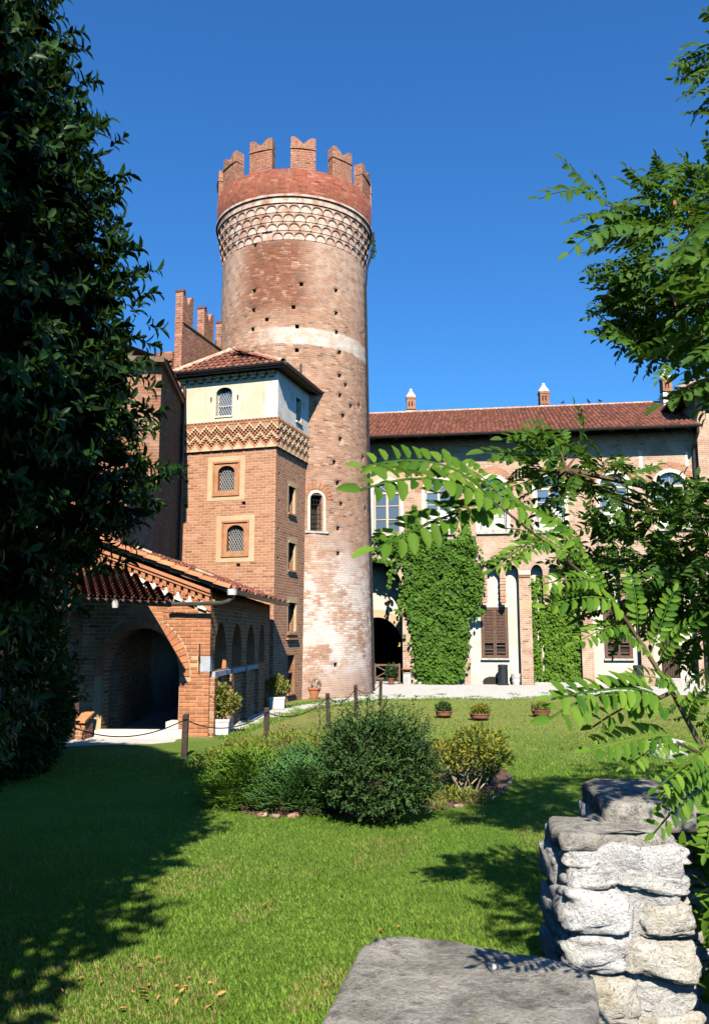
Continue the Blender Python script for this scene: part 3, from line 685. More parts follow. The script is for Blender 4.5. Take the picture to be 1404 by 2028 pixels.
# front windows: sand border, terracotta moulding, lattice, sill
def front_window(cx, z0, hole, inner, outer):
    w_ = MB(); ow, oz0, oz1 = outer; iw, iz0, iz1 = inner
    w_.wall([(cx - ow / 2, oz0), (cx + ow / 2, oz0), (cx + ow / 2, oz1), (cx - ow / 2, oz1)], [[(cx - iw / 2, iz0), (cx + iw / 2, iz0), (cx + iw / 2, iz1), (cx - iw / 2, iz1)]], tf, 0.03, off=-0.012)
    o = w_.build('window', M['sand'], turret)
    f_ = MB()
    f_.wall([(cx - iw / 2, iz0), (cx + iw / 2, iz0), (cx + iw / 2, iz1), (cx - iw / 2, iz1)], [hole], tf, 0.14, off=-0.004)
    for (a0, a1, b0, b1) in ((-iw / 2, iw / 2, iz1 - 0.06, iz1), (-iw / 2, iw / 2, iz0, iz0 + 0.05)):
        f_.frame_box(tf(cx + a0, b0, -0.045), E1 * (a1 - a0), E2 * 0.05, (0, 0, b1 - b0))
    for sg in (-1, 1):
        f_.frame_box(tf(cx + sg * iw / 2 - (0.05 if sg > 0 else 0), iz0 + 0.05, -0.035), E1 * 0.05, E2 * 0.04, (0, 0, iz1 - iz0 - 0.11))
    f_.build('frame', M['terra'], o)
    l_ = MB(); lattice(l_, tf, cx, hole[0][1], hole[0][1] + 0.78, 0.54, 0.085, 0.007, 0.13); l_.build('lattice', M['iron_pale'], o)
    s_ = MB(); s_.frame_box(tf(cx - 0.28, hole[0][1] - 0.03, 0.02), E1 * 0.56, E2 * 0.16, (0, 0, 0.04)); s_.build('sill', M['stone'], o)
front_window(-1.66, 6.46, arch(-1.66, 0.56, 6.46, 7.06, 0.2), (0.92, 6.30, 7.40), (1.28, 6.16, 7.56))
front_window(-1.31, 4.56, arch(-1.31, 0.56, 4.56, 5.18, 0.2), (0.92, 4.40, 5.52), (1.28, 4.24, 5.68))
for k, q in enumerate(hs[:4]):
    b0, b1, z0, z1 = q[0][0], q[1][0], q[0][1], q[2][1]; w_ = MB(); e = 0.13 if k < 3 else 0.06
    w_.wall([(b0 - e, z0 - e), (b1 + e, z0 - e), (b1 + e, z1 + e), (b0 - e, z1 + e)], [q], ts, 0.2, off=-0.012)
    if k < 3: w_.frame_box(ts(b0, z1 - 0.06, -0.04), E2 * (b1 - b0), -E1 * 0.05, (0, 0, 0.06)); w_.frame_box(ts(b1 - 0.07, z0, -0.03), E2 * 0.07, -E1 * 0.08, (0, 0, z1 - z0))
    o = w_.build('window', M['sand'] if k < 3 else M['terra'], turret)
    s_ = MB(); s_.frame_box(ts(b0 - 0.06, z0 - 0.05 - (0.06 if k == 2 else 0), -0.07), E2 * (b1 - b0 + 0.12), -E1 * 0.2, (0, 0, 0.055))
    if k == 2: s_.frame_box(ts(b0 - 0.12, z0 - 0.26, -0.09), E2 * (b1 - b0 + 0.24), -E1 * 0.1, (0, 0, 0.06))
    s_.build('sill', M['terra'] if k != 2 else M['frieze_brick'], o)
    g_ = MB(); g_.face([ts(b0, z0, 0.22), ts(b1, z0, 0.22), ts(b1, z1, 0.22), ts(b0, z1, 0.22)]); g_.build('reveal_panel', M['terra'], o)
# frieze of chevron brickwork, built cell by cell in real depth
def frieze(fn, length, z0, sgn):
    CW, CHh, rows = 0.0615, 0.0622, 15; n = int(round(length / CW)); cw = length / n
    dep = np.zeros((n, rows)); mi = np.zeros((n, rows), int)
    for c in range(n):
        tri = 3 - abs((c % 6) - 3)
        for rr in range(rows):                        # rr 0 = top row
            m_ = rr + tri
            if rr == 0: d, k = ((-0.06, 2) if c % 2 else (0.05, 1))
            elif rr == 1: d, k = 0.035, 1
            elif m_ in (5, 10): d, k = 0.05, 0
            elif rr >= 14 - tri + 1 and tri > 0 and rr > 11: d, k = 0.04, 0
            elif m_ in (6, 7, 8, 9, 11, 12, 13) and (c + rr) % 2 == 0: d, k = -0.07, 2
            else: d, k = 0.02, 1
            dep[c, rr] = d; mi[c, rr] = k
    mb = MB()
    for c in range(n):
        for rr in range(rows):
            z1 = z0 + (rows - rr) * CHh; zb = z1 - CHh; a0, a1 = c * cw, (c + 1) * cw; d = -dep[c, rr] - 0.045
            mb.face([fn(a0, zb, d), fn(a1, zb, d), fn(a1, z1, d), fn(a0, z1, d)], mi[c, rr])
            for (dc, dr, q) in ((1, 0, ((a1, zb), (a1, z1))), (0, 1, ((a0, zb), (a1, zb)))):
                c2, r2 = c + dc, rr + dr
                d2 = -(dep[c2, r2]) - 0.045 if c2 < n and r2 < rows else 0.0
                if abs(d2 - d) > 1e-6: mb.face([fn(*q[0], d), fn(*q[1], d), fn(*q[1], d2), fn(*q[0], d2)], mi[c, rr] if d < d2 else (mi[c2, r2] if c2 < n and r2 < rows else 1))
        mb.face([fn(c * cw, z0 + rows * CHh, -dep[c, 0] - 0.045), fn((c + 1) * cw, z0 + rows * CHh, -dep[c, 0] - 0.045), fn((c + 1) * cw, z0 + rows * CHh, 0), fn(c * cw, z0 + rows * CHh, 0)], 1)
    return mb
fz = frieze(lambda a, z, d: tf(a - TWd, z, d), TWd + 0.09, 7.75, 1).build('frieze', [M['frieze_light'], M['frieze_brick'], M['frieze_brick']], turret); fz['kind'] = 'stuff'
fz = frieze(lambda b, z, d: ts(b - 0.0, z, d), TLn, 7.75, 1).build('frieze', [M['frieze_light'], M['frieze_brick'], M['frieze_brick']], turret); fz['kind'] = 'stuff'
# plastered top storey
mb = MB(); o6 = -0.06
hw = arch(-1.77, 0.56, 8.86, 9.58, 0.2)
mb.wall([(-TWd, 8.68), (0.06, 8.68), (0.06, 10.3), (-TWd, 10.3)], [hw], tf, 0.34, off=o6)
hw2 = [(1.5, 8.95), (1.95, 8.95), (1.95, 9.75), (1.5, 9.75)]
mb.wall([(-0.06, 8.68), (TLn, 8.68), (TLn, 10.3), (-0.06, 10.3)], [hw2], ts, 0.34, off=o6)
mb.face([tf(-TWd, 7.78, -0.06), tf(-TWd, 7.78, TLn), tf(-TWd, 10.3, TLn), tf(-TWd, 10.3, -0.06)])
mb.face([tf(-TWd, 7.78, TLn), tf(0, 7.78, TLn), tf(0, 10.3, TLn), tf(-TWd, 10.3, TLn)])
mb.build('plaster_wall', M['cream'], turret)
w_ = MB(); w_.frame_box(tf(-2.05, 9.19, 0.09), E1 * 0.56, E2 * 0.04, (0, 0, 0.035)); w_.frame_box(tf(-2.05, 8.86, 0.09), E1 * 0.05, E2 * 0.04, (0, 0, 0.75)); w_.frame_box(tf(-1.54, 8.86, 0.09), E1 * 0.05, E2 * 0.04, (0, 0, 0.75))
win = w_.build('window', M['win_frame'], turret)
g_ = MB(); g_.face([tf(-2.05, 8.86, 0.16), tf(-1.49, 8.86, 0.16), tf(-1.49, 9.8, 0.16), tf(-2.05, 9.8, 0.16)]); g_.build('pane', M['glass'], win)
l_ = MB(); lattice(l_, tf, -1.77, 8.87, 9.62, 0.5, 0.085, 0.007, 0.08); l_.build('lattice', M['iron_pale'], win)
s_ = MB(); s_.frame_box(tf(-2.08, 8.80, -0.09), E1 * 0.62, E2 * 0.3, (0, 0, 0.06)); s_.build('sill', M['white_plaster'], win)
for a in (-2.22, -1.3):
    i_ = MB(); i_.frame_box(tf(a, 9.36, -0.11), E1 * 0.025, E2 * 0.05, (0, 0, 0.13)); i_.build('shutter_hook', M['iron'], turret)
g_ = MB(); g_.face([ts(1.5, 8.95, 0.1), ts(1.95, 8.95, 0.1), ts(1.95, 9.75, 0.1), ts(1.5, 9.75, 0.1)]); g_.frame_box(ts(1.7, 8.95, 0.07), E2 * 0.04, -E1 * 0.03, (0, 0, 0.8)); win = g_.build('window', M['glass'], turret)
s_ = MB(); s_.face([ts(1.5, 8.952, 0.1), ts(1.95, 8.952, 0.1), ts(1.95, 8.952, -0.10), ts(1.5, 8.952, -0.10)]); s_.frame_box(ts(1.44, 8.89, -0.11), E2 * 0.57, -E1 * 0.06, (0, 0, 0.06)); s_.build('sill', M['white_plaster'], win)
# cornice teeth under the eave
mb = MB()
for k in range(11): mb.frame_box(tf(-TWd + 0.05 + 0.305 * k, 9.98, -0.16), E1 * 0.16, E2 * 0.1, (0, 0, 0.09)); mb.frame_box(tf(-TWd + 0.0 + 0.305 * k, 10.07, -0.2), E1 * 0.26, E2 * 0.14, (0, 0, 0.08))
co = mb.build('cornice', M['sand'], turret); co['kind'] = 'stuff'
# hipped roof: boards, tiles, gutter
EZ = 10.27; OF, OS = 0.36, 0.34
A = tf(-TWd - 0.12, EZ, -OF); B = tf(OS, EZ, -OF); C = tf(OS, EZ, TLn + 0.2); D = tf(-TWd - 0.12, EZ, TLn + 0.2)
AP = Vector((-4.15, 26.95, 11.45)); AP2 = Vector((-3.5, 28.2, 11.45))
mb = MB()
for q in ((A, B, AP), (B, C, AP2, AP), (A, AP, AP2, D), (C, D, AP2)): mb.face(q, 0)
for q in ((A, B, C, D),): mb.face([p - Vector((0, 0, 0.02)) for p in q], 1)
for p, q in ((A, B), (B, C), (D, A)): mb.face([p - Vector((0, 0, 0.12)), q - Vector((0, 0, 0.12)), q + Vector((0, 0, 0.03)), p + Vector((0, 0, 0.03))], 1)
roof = mb.build('roof', [M['tile_bed'], M['old_wood']], turret)
def tile_face(parent, o, e, apex, pa, pr, mesh, lim=300, over=0.06):
    """lays single barrel tiles on the triangle or trapezoid o-e-apex"""
    o, e, apex = Vector(o), Vector(e), Vector(apex)
    a = (e - o).normalized(); n = a.cross(apex - o).normalized()
    if n.z < 0: n = -n
    s = n.cross(a); s = s if s.z > 0 else -s
    W = (e - o).length; H = (apex - o).dot(s); xa = (apex - o).dot(a)
    cnt = 0
    for i in range(int(W / pa)):
        x = (i + 0.5) * pa
        hmax = H * (x / xa if x < xa else (W - x) / (W - xa))
        for j in range(int((hmax + 0.12) / pr) + (1 if hmax > 0.1 else 0)):
            if j * pr > hmax: continue
            p = o + a * (x + random.uniform(-0.01, 0.01)) + s * (j * pr - over) + n * (0.02 + random.uniform(0, 0.01))
            R = Matrix((a, s, n)).transposed() @ Matrix.Rotation(math.radians(-3.5), 3, 'X') @ Matrix.Rotation(random.uniform(-0.04, 0.04), 3, 'Z')
            link('roof_tile', mesh, parent, p, R.to_euler()); cnt += 1
    return cnt
nt_ = tile_face(roof, A, B, AP, 0.205, 0.33, TILE)
mb = MB(); nB = (C - B).cross(AP - B).normalized(); nB = nB if nB.z > 0 else -nB; sB = nB.cross((C - B).normalized()); sB = sB if sB.z > 0 else -sB
add_tiles(mb, B, C - B, sB, nB, 16, 7, 0.205, 0.33, lambda x, h: h < 0.9 * min(1.0, x * 1.1 + 0.05) * 2.2 and x < 3.2)
rt = mb.build('side_tiles', M['tile'], roof); rt['kind'] = 'stuff'
for p, q, n_ in ((A, AP, 9), (B, AP, 11)):
    d = (q - p)
    for k in range(n_):
        b = p + d * (k / n_) + Vector((0, 0, 0.05)); link('hip_tile', RIDGE, roof, b, basis(d).to_euler(), (0.85, 1, 0.85))
mb = MB()
def gutter(mb, p, q, r=0.075, end=True):
    p, q = Vector(p), Vector(q); d = (q - p).normalized(); o = Vector((d.y, -d.x, 0)); n = 6
    for k in range(n):
        a0, a1 = math.pi + math.pi * k / n, math.pi + math.pi * (k + 1) / n
        f = lambda b, a, rr: b + o * (rr * math.cos(a)) + Vector((0, 0, rr * math.sin(a)))
        mb.face([f(p, a0, r), f(p, a1, r), f(q, a1, r), f(q, a0, r)], 0, True)
        mb.face([f(p, a0, r * .9), f(p, a1, r * .9), f(q, a1, r * .9), f(q, a0, r * .9)], 0, True)
    for b in (p, q): mb.face([b + o * (r * math.cos(math.pi + math.pi * k / n)) + Vector((0, 0, r * math.sin(math.pi + math.pi * k / n))) for k in range(n + 1)])
off = -E2 * 0.07 + Vector((0, 0, 0.02))
gutter(mb, A + off, B + off + E1 * 0.05); gutter(mb, B + E1 * 0.07 + Vector((0, 0, 0.02)), C + E1 * 0.07 + Vector((0, 0, 0.02)))
mb.build('gutter', M['gutter'], turret)
mb = MB(); pt = lambda z, d: tf(-TWd - 0.05, z, d)
mb.tube([A + off + E1 * 0.12 - Vector((0, 0, 0.05)), pt(9.95, -0.3), pt(9.6, -0.1), pt(3.0, -0.08)], 0.055, 8); mb.build('downpipe', M['copper_pipe'], turret)

# ------------------------------------------------------------ battlemented wall behind the turret
bw0 = Vector((-5.72, 26.5, 0))
bwall = empty('battlement_wall', bw0, 'narrow brick curtain wall with three swallowtail merlons behind turret', 'wall')
def bf(t, z, d=0.0): return bw0 + E2 * t - E1 * d + Vector((0, 0, z))
mb = MB(); mb.frame_box(bf(0, 0, 0.27), E1 * 0.27, E2 * 4.2, (0, 0, 12.35)); mb.build('wall', M['merlon'], bwall)
for k, t in enumerate((0.0, 1.52, 2.96)):
    mb = MB(); prof = [(x + 0.36 + t, z) for x, z in merlon_profile(0.72, 1.15, 0.42)]
    mb.prism(prof, lambda a, z, d: bf(a, 12.33 + z, d), 0.0 - 0.003, 0.273); o = mb.build('merlon', M['merlon'], bwall)
    mb = MB(); mb.frame_box(bf(t - 0.02, 13.42, 0.3), E1 * 0.33, E2 * 0.14, (0, 0, 0.07)); mb.build('cap', M['tile_bed'], o)
mb = MB(); mb.frame_box(bf(0.02, 12.34, 0.3), E1 * 0.33, E2 * 4.1, (0, 0, 0.05)); mb.build('coping', M['dark_brick'], bwall)
# front-facing stretch of wall to its left, with brick cornices
mb = MB(); mb.frame_box(bf(-0.05, 0, 4.8), E1 * 4.5, E2 * 0.5, (0, 0, 11.35)); fw = mb.build('front_wall', M['dark_brick'], bwall)
for z, e in ((11.0, 0.10), (10.85, 0.06), (10.55, 0.08)):
    mb = MB(); mb.frame_box(bf(-0.05 - e, z, 4.8), E1 * 4.5, E2 * 0.1, (0, 0, 0.08)); mb.build('cornice', M['dark_brick'], bwall)

# ------------------------------------------------------------ shaded palace wall at the left
pal = empty('palace_block', (-5.5, 25.7, 0), 'tall shaded brick palace side half hidden behind the dark tree', 'building')
pa, pb = Vector((-5.52, 25.8, 0)), Vector((-4.95, 17.9, 0)); pd = (pb - pa).normalized(); pn = Vector((pd.y, -pd.x, 0))
mb = MB()
pm = pa.lerp(pb, .5); inw = pn * 9 if pn.x < 0 else -pn * 9
mb.frame_box(pa, pd * (pm - pa).length, inw, (0, 0, 9.3)); mb.build('wall', M['dark_brick'], pal)
mb = MB(); mb.frame_box(pm + pd * .003, pd * (pb - pm).length, inw, (0, 0, 5.9)); mb.build('lower_wall', M['dark_brick'], pal); pb = pm
mb = MB(); inn_ = pn if pn.x < 0 else -pn
mb.frame_box(pa - inn_ * 0.1 + Vector((0, 0, 9.3)) - pd * 0.0, pd * ((pb - pa).length + 0.3), inn_ * 9.2, (0, 0, 0.15)); mb.build('eave', M['old_wood'], pal)
mb = MB(); mb.face([pa - inn_ * .15 + Vector((0, 0, 9.46)), pb - inn_ * .15 + Vector((0, 0, 9.46)), pb + inn_ * 4.5 + Vector((0, 0, 11.2)), pa + inn_ * 4.5 + Vector((0, 0, 11.2))]); mb.build('roof', M['tile_bed'], pal)
mb = MB(); mb.tube([pa + Vector((0.1, -0.05, 0.1)), pa + Vector((0.1, -0.05, 9.9))], 0.05, 8); mb.build('downpipe', M['copper_pipe'], pal)
# ------------------------------------------------------------ the porch (low arcaded building in front of the turret)
Q2 = Vector((0.067, 0.998, 0)).normalized(); Q1 = Vector((Q2.y, -Q2.x, 0)); K0 = Vector((-2.93, 17.16, 0)); PL = 7.2
porch = empty('porch', K0, 'low brick porch with round front arch, arcaded side and tiled roof before turret', 'porch')
def pf(a, z, d=0.0): return K0 + Q1 * a + Q2 * d + Vector((0, 0, z))
def ps(b, z, d=0.0): return K0 + Q2 * b - Q1 * d + Vector((0, 0, z))
VS = 0.366
def vz(a): return 3.0 + VS * (-a)          # verge height along the front
ARC, ARW, ARS, ARR = -1.41, 1.58, 1.19, 0.98
mb = MB()
ah = arch(ARC, ARW, 0.0, ARS, ARR, 14); 
outer = [(-4.0, 0.0), (ARC - ARW / 2, 0.0)] + [p for p in reversed(ah[2:])] + [(ARC + ARW / 2, 0.0), (0, 0), (0, vz(0) - 0.16), (-4.0, vz(-4.0) - 0.16)]
for t in tessellate_polygon([[Vector((a, b, 0)) for a, b in outer]]): mb.face([pf(outer[i][0], outer[i][1], 0.012) for i in t], 0)
rv = [(ARC - ARW / 2, 0.0)] + [p for p in reversed(ah[2:])] + [(ARC + ARW / 2, 0.0)]
for k in range(len(rv) - 1): mb.face([pf(*rv[k], 0.0), pf(*rv[k + 1], 0.0), pf(*rv[k + 1], 0.4), pf(*rv[k], 0.4)], 1)
mb.build('front_wall', [M['mortar'], M['porch']], porch)
mb = MB(); poly = [p for p in outer if p[0] <= ARC + 0.05]   # left part of the wall, behind the tree
lo = [(-4.0, 0.0), (ARC - ARW / 2 - 0.2, 0.0), (ARC - ARW / 2 - 0.2, ARS), (ARC - 0.9, ARS + 0.6), (ARC - 0.5, ARS + ARR + 0.18), (-1.0, ARS + ARR + 0.15), (-1.0, vz(-1.0) - 0.16), (-4.0, vz(-4.0) - 0.16)]
mb.prism(lo, pf, 0.0, 0.01, back=False); mb.build('side_brickwork', M['porch'], porch)
# single bricks around the corner and up into the gable
def brick_mesh(name, w, h, d, mat):
    mb = MB(); e = 0.006
    fr = [(e, 0, e), (w - e, 0, e), (w - e, 0, h - e), (e, 0, h - e)]; bk = [(0, d, 0), (w, d, 0), (w, d, h), (0, d, h)]; md = [(0, e, 0), (w, e, 0), (w, e, h), (0, e, h)]
    mb.face(fr)
    for i in range(4): mb.face([fr[i], md[i], md[(i + 1) % 4], fr[(i + 1) % 4]]); mb.face([md[i], bk[i], bk[(i + 1) % 4], md[(i + 1) % 4]])
    return mb.mesh(name, mat)
BW, BH = 0.243, 0.0605
BR = {}
def brick_of(w):
    k = round(w / 0.02)
    if k not in BR: BR[k] = brick_mesh('brick', k * 0.02, BH, 0.05, M['brick_piece'])
    return BR[k]
Rf = Matrix((Q1, Q2, Vector((0, 0, 1)))).transposed().to_euler()
nb = 0
for c in range(0, 46):
    z = 0.015 + c * 0.0725; a1 = 0.0; first = True
    while a1 > -1.55:
        w = BW if not (first and c % 2) else 0.12
        first = False; a0 = a1 - w
        zt = z + BH
        def inside_arch(a):
            if z < ARS: return a < ARC + ARW / 2 + (0.21 if z > ARS - 0.1 else 0.0)
            q = (a - ARC) / (ARW / 2 + 0.215); s_ = (z - ARS) / (ARR + 0.2); return q * q + s_ * s_ < 1
        lim = vz((a0 + a1) / 2) - 0.52 if z > 2.4 else 9
        if inside_arch(a0):
            # shorten the brick so that it butts against the arch
            aa = a1
            while aa - 0.02 > a0 and not inside_arch(aa - 0.02): aa -= 0.02
            if a1 - aa > 0.05 and zt < lim and nb < 292: link('brick', brick_of(a1 - aa), porch, pf(a1 - round((a1 - aa) / 0.02) * 0.02, z, random.uniform(-0.003, 0.002)), Rf); nb += 1
            break
        if zt < lim and nb < 292 and not (z > 1.28 and z < 1.6 and a1 > -0.21): link('brick', brick_of(w), porch, pf(a0, z, random.uniform(-0.003, 0.002)), Rf); nb += 1
        a1 = a0 - 0.0125
# arch ring
vm = MB(); VH = 0.21
vm.prism([(-0.046, 0), (0.046, 0), (0.056, VH), (-0.056, VH)], lambda a, z, d: Vector((a, d, z)), 0.0, 0.06); VPM = vm.mesh('voussoir', M['voussoir'])
ncv = 24
for k in range(ncv):
    t = math.pi * (k + 0.5) / ncv; a = ARC + ARW / 2 * math.cos(t); z = ARS + ARR * math.sin(t)
    nx, nz = math.cos(t) / (ARW / 2), math.sin(t) / ARR; L = math.hypot(nx, nz); ang = math.atan2(nx / L, nz / L)
    R = Matrix((Q1, Q2, Vector((0, 0, 1)))).transposed() @ Matrix.Rotation(ang, 3, Vector((0, 1, 0)))
    link('voussoir', VPM, porch, pf(a, z, -0.008), R.to_euler(), (1.12 + 0.1 * abs(math.cos(t)), 1, 1))
# stone block and iron bars at the corner
mb = MB(); mb.frame_box(pf(-0.19, 1.29, -0.006), Q1 * 0.2, Q2 * 0.2, (0, 0, 0.3)); mb.build('corner_stone', M['stone_blue'], porch)
mb = MB(); mb.tube([pf(-0.21, 1.28, -0.03), pf(-0.21, 1.85, -0.03)], 0.012, 6); mb.tube([pf(-0.21, 1.5, -0.035), pf(-0.21, 1.6, -0.035)], 0.022, 6); mb.build('hinge_bar', M['iron'], porch)
mb = MB(); mb.tube([pf(0.015, 1.55, 0.05), pf(0.03, 1.95, 0.05)], 0.012, 6); mb.build('hinge_bar', M['iron'], porch)
# raking cornice of the gable: plain band, dentils, white crosses, verge tiles
ra = Vector((-1, 0, VS)).normalized()           # up the slope in (a, z)
def rk(t, h, d=0.0):                            # t along the rake from the corner, h below the verge
    a = -t * math.cos(math.atan(VS)); return pf(a, vz(a) - h, d)
rdir = (Q1 * -1 + Vector((0, 0, VS))).normalized(); rup = Vector((0, 0, 1))
mb = MB(); mb.frame_box(rk(0, 0.20, -0.10), rdir * 4.2, Q2 * 0.12, rup * 0.07); mb.frame_box(rk(0, 0.40, -0.03), rdir * 4.2, Q2 * 0.05, rup * 0.06)
mb.frame_box(rk(0, 0.50, -0.02), rdir * 4.2, Q2 * 0.05, rup * 0.10); mb.frame_box(rk(0, 0.13, -0.14), rdir * 4.2, Q2 * 0.16, rup * 0.07); mb.frame_box(rk(0, 0.34, -0.005), rdir * 4.2, Q2 * 0.05, rup * 0.15)
mb.build('gable_cornice', M['voussoir'], porch)
dm = MB(); dm.frame_box((0, 0, 0), (-0.085, 0, 0.085 * VS), (0, 0.08, 0), (0, 0, 0.11)); DM = dm.mesh('dentil', M['voussoir'])
for k in range(26): link('dentil', DM, porch, rk(0.03 + 0.16 * k, 0.335, -0.075), Rf)
def cross_mesh():
    mb = MB(); fnl = lambda a, z, d: Vector((-a, d, z + a * VS))
    mb.prism([(0.0, 0), (0.18, 0), (0.18, 0.055), (0.13, 0.055), (0.13, 0.11), (0.115, 0.11), (0.115, 0.17), (0.065, 0.17), (0.065, 0.11), (0.05, 0.11), (0.05, 0.055), (0.0, 0.055)], fnl, 0.0, 0.06)
    return mb.mesh('white_corbel', M['trim'])
CM = cross_mesh()
for k in range(15): link('white_corbel', CM, porch, rk(0.1 + 0.265 * k, 0.52, -0.058), Rf)
sm_ = MB(); sm_.frame_box((0, 0, 0), (-0.07, 0, 0.07 * VS), (0, 0.06, 0), (0, 0, 0.055)); SM_ = sm_.mesh('stepped_brick', M['voussoir'])
for k in range(15): link('stepped_brick', SM_, porch, rk(0.285 + 0.265 * k, 0.43, -0.06), Rf); link('stepped_brick', SM_, porch, rk(0.285 + 0.265 * k, 0.38, -0.075), Rf)
# roof: slope falling to the right-hand eave
mb = MB()
e0, e1_ = pf(0.42, 2.93, -0.18), ps(PL, 2.93) + Q1 * 0.42; r0_, r1_ = pf(-2.9, 2.93 + 3.32 * VS + 0.02, -0.18), ps(PL, 2.93 + 3.32 * VS + 0.02, 2.9)
mb.face([e0, e1_, r1_, r0_], 0); mb.face([p - Vector((0, 0, 0.07)) for p in (e0, e1_, r1_, r0_)], 1); mb.face([e0, e1_, e1_ - Vector((0, 0, .07)), e0 - Vector((0, 0, .07))], 1); mb.face([e0, r0_, r0_ - Vector((0, 0, .07)), e0 - Vector((0, 0, .07))], 1)
proof = mb.build('roof', [M['tile_bed'], M['old_wood']], porch)
mb = MB(); upv = (r0_ - e0).normalized(); nr_ = upv.cross(Q2).normalized(); nr_ = nr_ if nr_.z > 0 else -nr_
add_tiles(mb, e0 + nr_ * 0.01 + Q2 * 0.1 - upv * 0.05, Q2, upv, nr_, 34, 10, 0.21, 0.35)
tt_ = mb.build('slope_tiles', M['tile'], proof); tt_['kind'] = 'stuff'
for k in range(12):
    b = e0 + upv * (0.0 + 0.31 * k) + nr_ * 0.03 - Q2 * 0.0
    link('verge_tile', TILE_O, proof, b, (Matrix((Q2.cross(upv) if False else upv.cross(nr_), upv, nr_)).transposed() @ Matrix.Rotation(math.radians(-4), 3, 'X')).to_euler(), (1.15, 1, 1.0))
for t_ in (0.62, 2.0):
    mb = MB(); c = e0 + upv * t_ + nr_ * 0.14; mb.tube([c - upv * 0.2, c + upv * 0.2], [0.03, 0.035], 8); mb.build('mortar_patch', M['ridge'], proof)
# gutters and the crooked downpipe
mb = MB(); g0 = e0 + Q1 * 0.07 - Q2 * 0.12; g1 = e1_ + Q1 * 0.07
gutter(mb, g0, g1, 0.085); mb.build('gutter', M['gutter'], porch)
mb = MB(); B_ = at(338, 1199, 16.98); mb.tube([g0 + Q2 * 0.06 - Vector((0, 0, 0.06)), g0 + Q2 * 0.06 - Vector((0, 0, 0.17)), g0 - Q1 * 0.1 - Vector((0, 0, 0.24)), g0 - Q1 * 0.2 - Vector((0, 0, 0.27)), B_ + Vector((0, 0, 0.02)), B_ - Vector((0.05, 0, 0))], 0.045, 8); mb.build('downpipe', M['green_pipe'], porch)
mb = MB(); mb.lathe(g0 + Q2 * 0.0 - Vector((0, 0, 0.02)), [(0.0, -0.09), (0.09, -0.09), (0.1, 0.03), (0.085, 0.03), (0.08, -0.05)], 12); mb.build('rain_funnel', M['lead'], porch)
# side arcade
mb = MB(); cs = [0.95, 2.65, 4.35, 5.95]
hol = [arch(c, 1.12 if k < 3 else 0.9, 1.3, 1.72, 0.58, 14, True) for k, c in enumerate(cs)]
hol.append([(0.35, 0.02), (1.05, 0.02), (1.05, 1.12), (0.35, 1.12)])
mb.wall([(0, 0), (PL, 0), (PL, 2.9), (0, 2.9)], hol, ps, 0.32, 0, 1)
mb.build('arcade_wall', [M['porch'], M['voussoir']], porch)
for c in cs[:3]:
    mb = MB(); mb.frame_box(ps(c - 0.75, 1.17, -0.07), Q2 * 1.5, -Q1 * 0.46, (0, 0, 0.11)); mb.build('sill_stone', M['stone_blue'], porch)
for b in (0.2, 1.8, 3.5, 5.15):
    mb = MB(); mb.frame_box(ps(b - 0.15, 0, -0.10), Q2 * 0.3, -Q1 * 0.1, (0, 0, 1.17)); mb.build('pier', M['porch'], porch)
mb = MB()
for k in range(40): mb.frame_box(ps(0.1 + 0.17 * k, 2.66, -0.06), Q2 * 0.09, -Q1 * 0.07, (0, 0, 0.14))
dd = mb.build('side_dentils', M['voussoir'], porch); dd['kind'] = 'stuff'
# inside: floor, back and far walls
mb = MB(); mb.face([pf(-4, 0.03, 0.0), pf(0, 0.03, 0.0), pf(0, 0.03, PL), pf(-4, 0.03, PL)]); mb.build('floor', M['stone'], porch)
mb = MB(); mb.face([pf(-4, 0, PL), pf(-0.02, 0, PL), pf(-0.02, 2.9, PL), pf(-4, 4.2, PL)]); mb.face([pf(-2.6, 0, 0.4), pf(-2.6, 0, PL), pf(-2.6, 3.7, PL), pf(-2.6, 3.7, 0.4)]); mb.build('inner_wall', M['inner'], porch)
mb = MB(); mb.frame_box(pf(ARC - ARW / 2 - 0.02, 0.0, -0.28), Q1 * (ARW + 0.18), Q2 * 0.26, (0, 0, 0.15)); mb.build('threshold', M['trim'], porch); mb = MB(); mb.frame_box(pf(ARC + 0.55, 0.155, -0.02), Q1 * 0.26, Q2 * 0.4, (0, 0, 0.14)); mb.build('guard_stone', M['trim'], porch)
# small lower roof over the front arch
LA, LB, LC = at(258, 1145, 17.1), at(340, 1193, 15.6), at(222, 1187, 15.2)
lu = (LA - LB); n_l = (LC - LB).cross(LA - LB).normalized(); n_l = n_l if n_l.z > 0 else -n_l
ea = (LC - LB).normalized(); us = n_l.cross(ea); us = us if us.z > 0 else -us
LD = LB + ea * 3.2; LE = LA + ea * 3.2; LF = LA + ea * 1.2 + us * 0.3
mb = MB(); q = [LB, LD, LE, LA]; mb.face(q, 0); mb.face([p - Vector((0, 0, .08)) for p in q], 1); mb.face([LB, LD, LD - Vector((0, 0, .08)), LB - Vector((0, 0, .08))], 1)
lroof = mb.build('lean_to_roof', [M['tile_bed'], M['old_wood']], porch)
wl_ = lu.length; cosang = lu.dot(us)
cnt = 0
for i in range(20):
    for j in range(12):
        x = (i + 0.5) * 0.15; h = j * 0.22
        if h < x * (lu.dot(us) / max(0.05, lu.dot(ea))) + 0.02:
            R = Matrix((ea, us, n_l)).transposed() @ Matrix.Rotation(math.radians(-4), 3, 'X')
            link('roof_tile', TILE, lroof, LB + ea * x + us * (h - 0.06) + n_l * 0.02, R.to_euler(), (0.78, 0.7, 0.8))
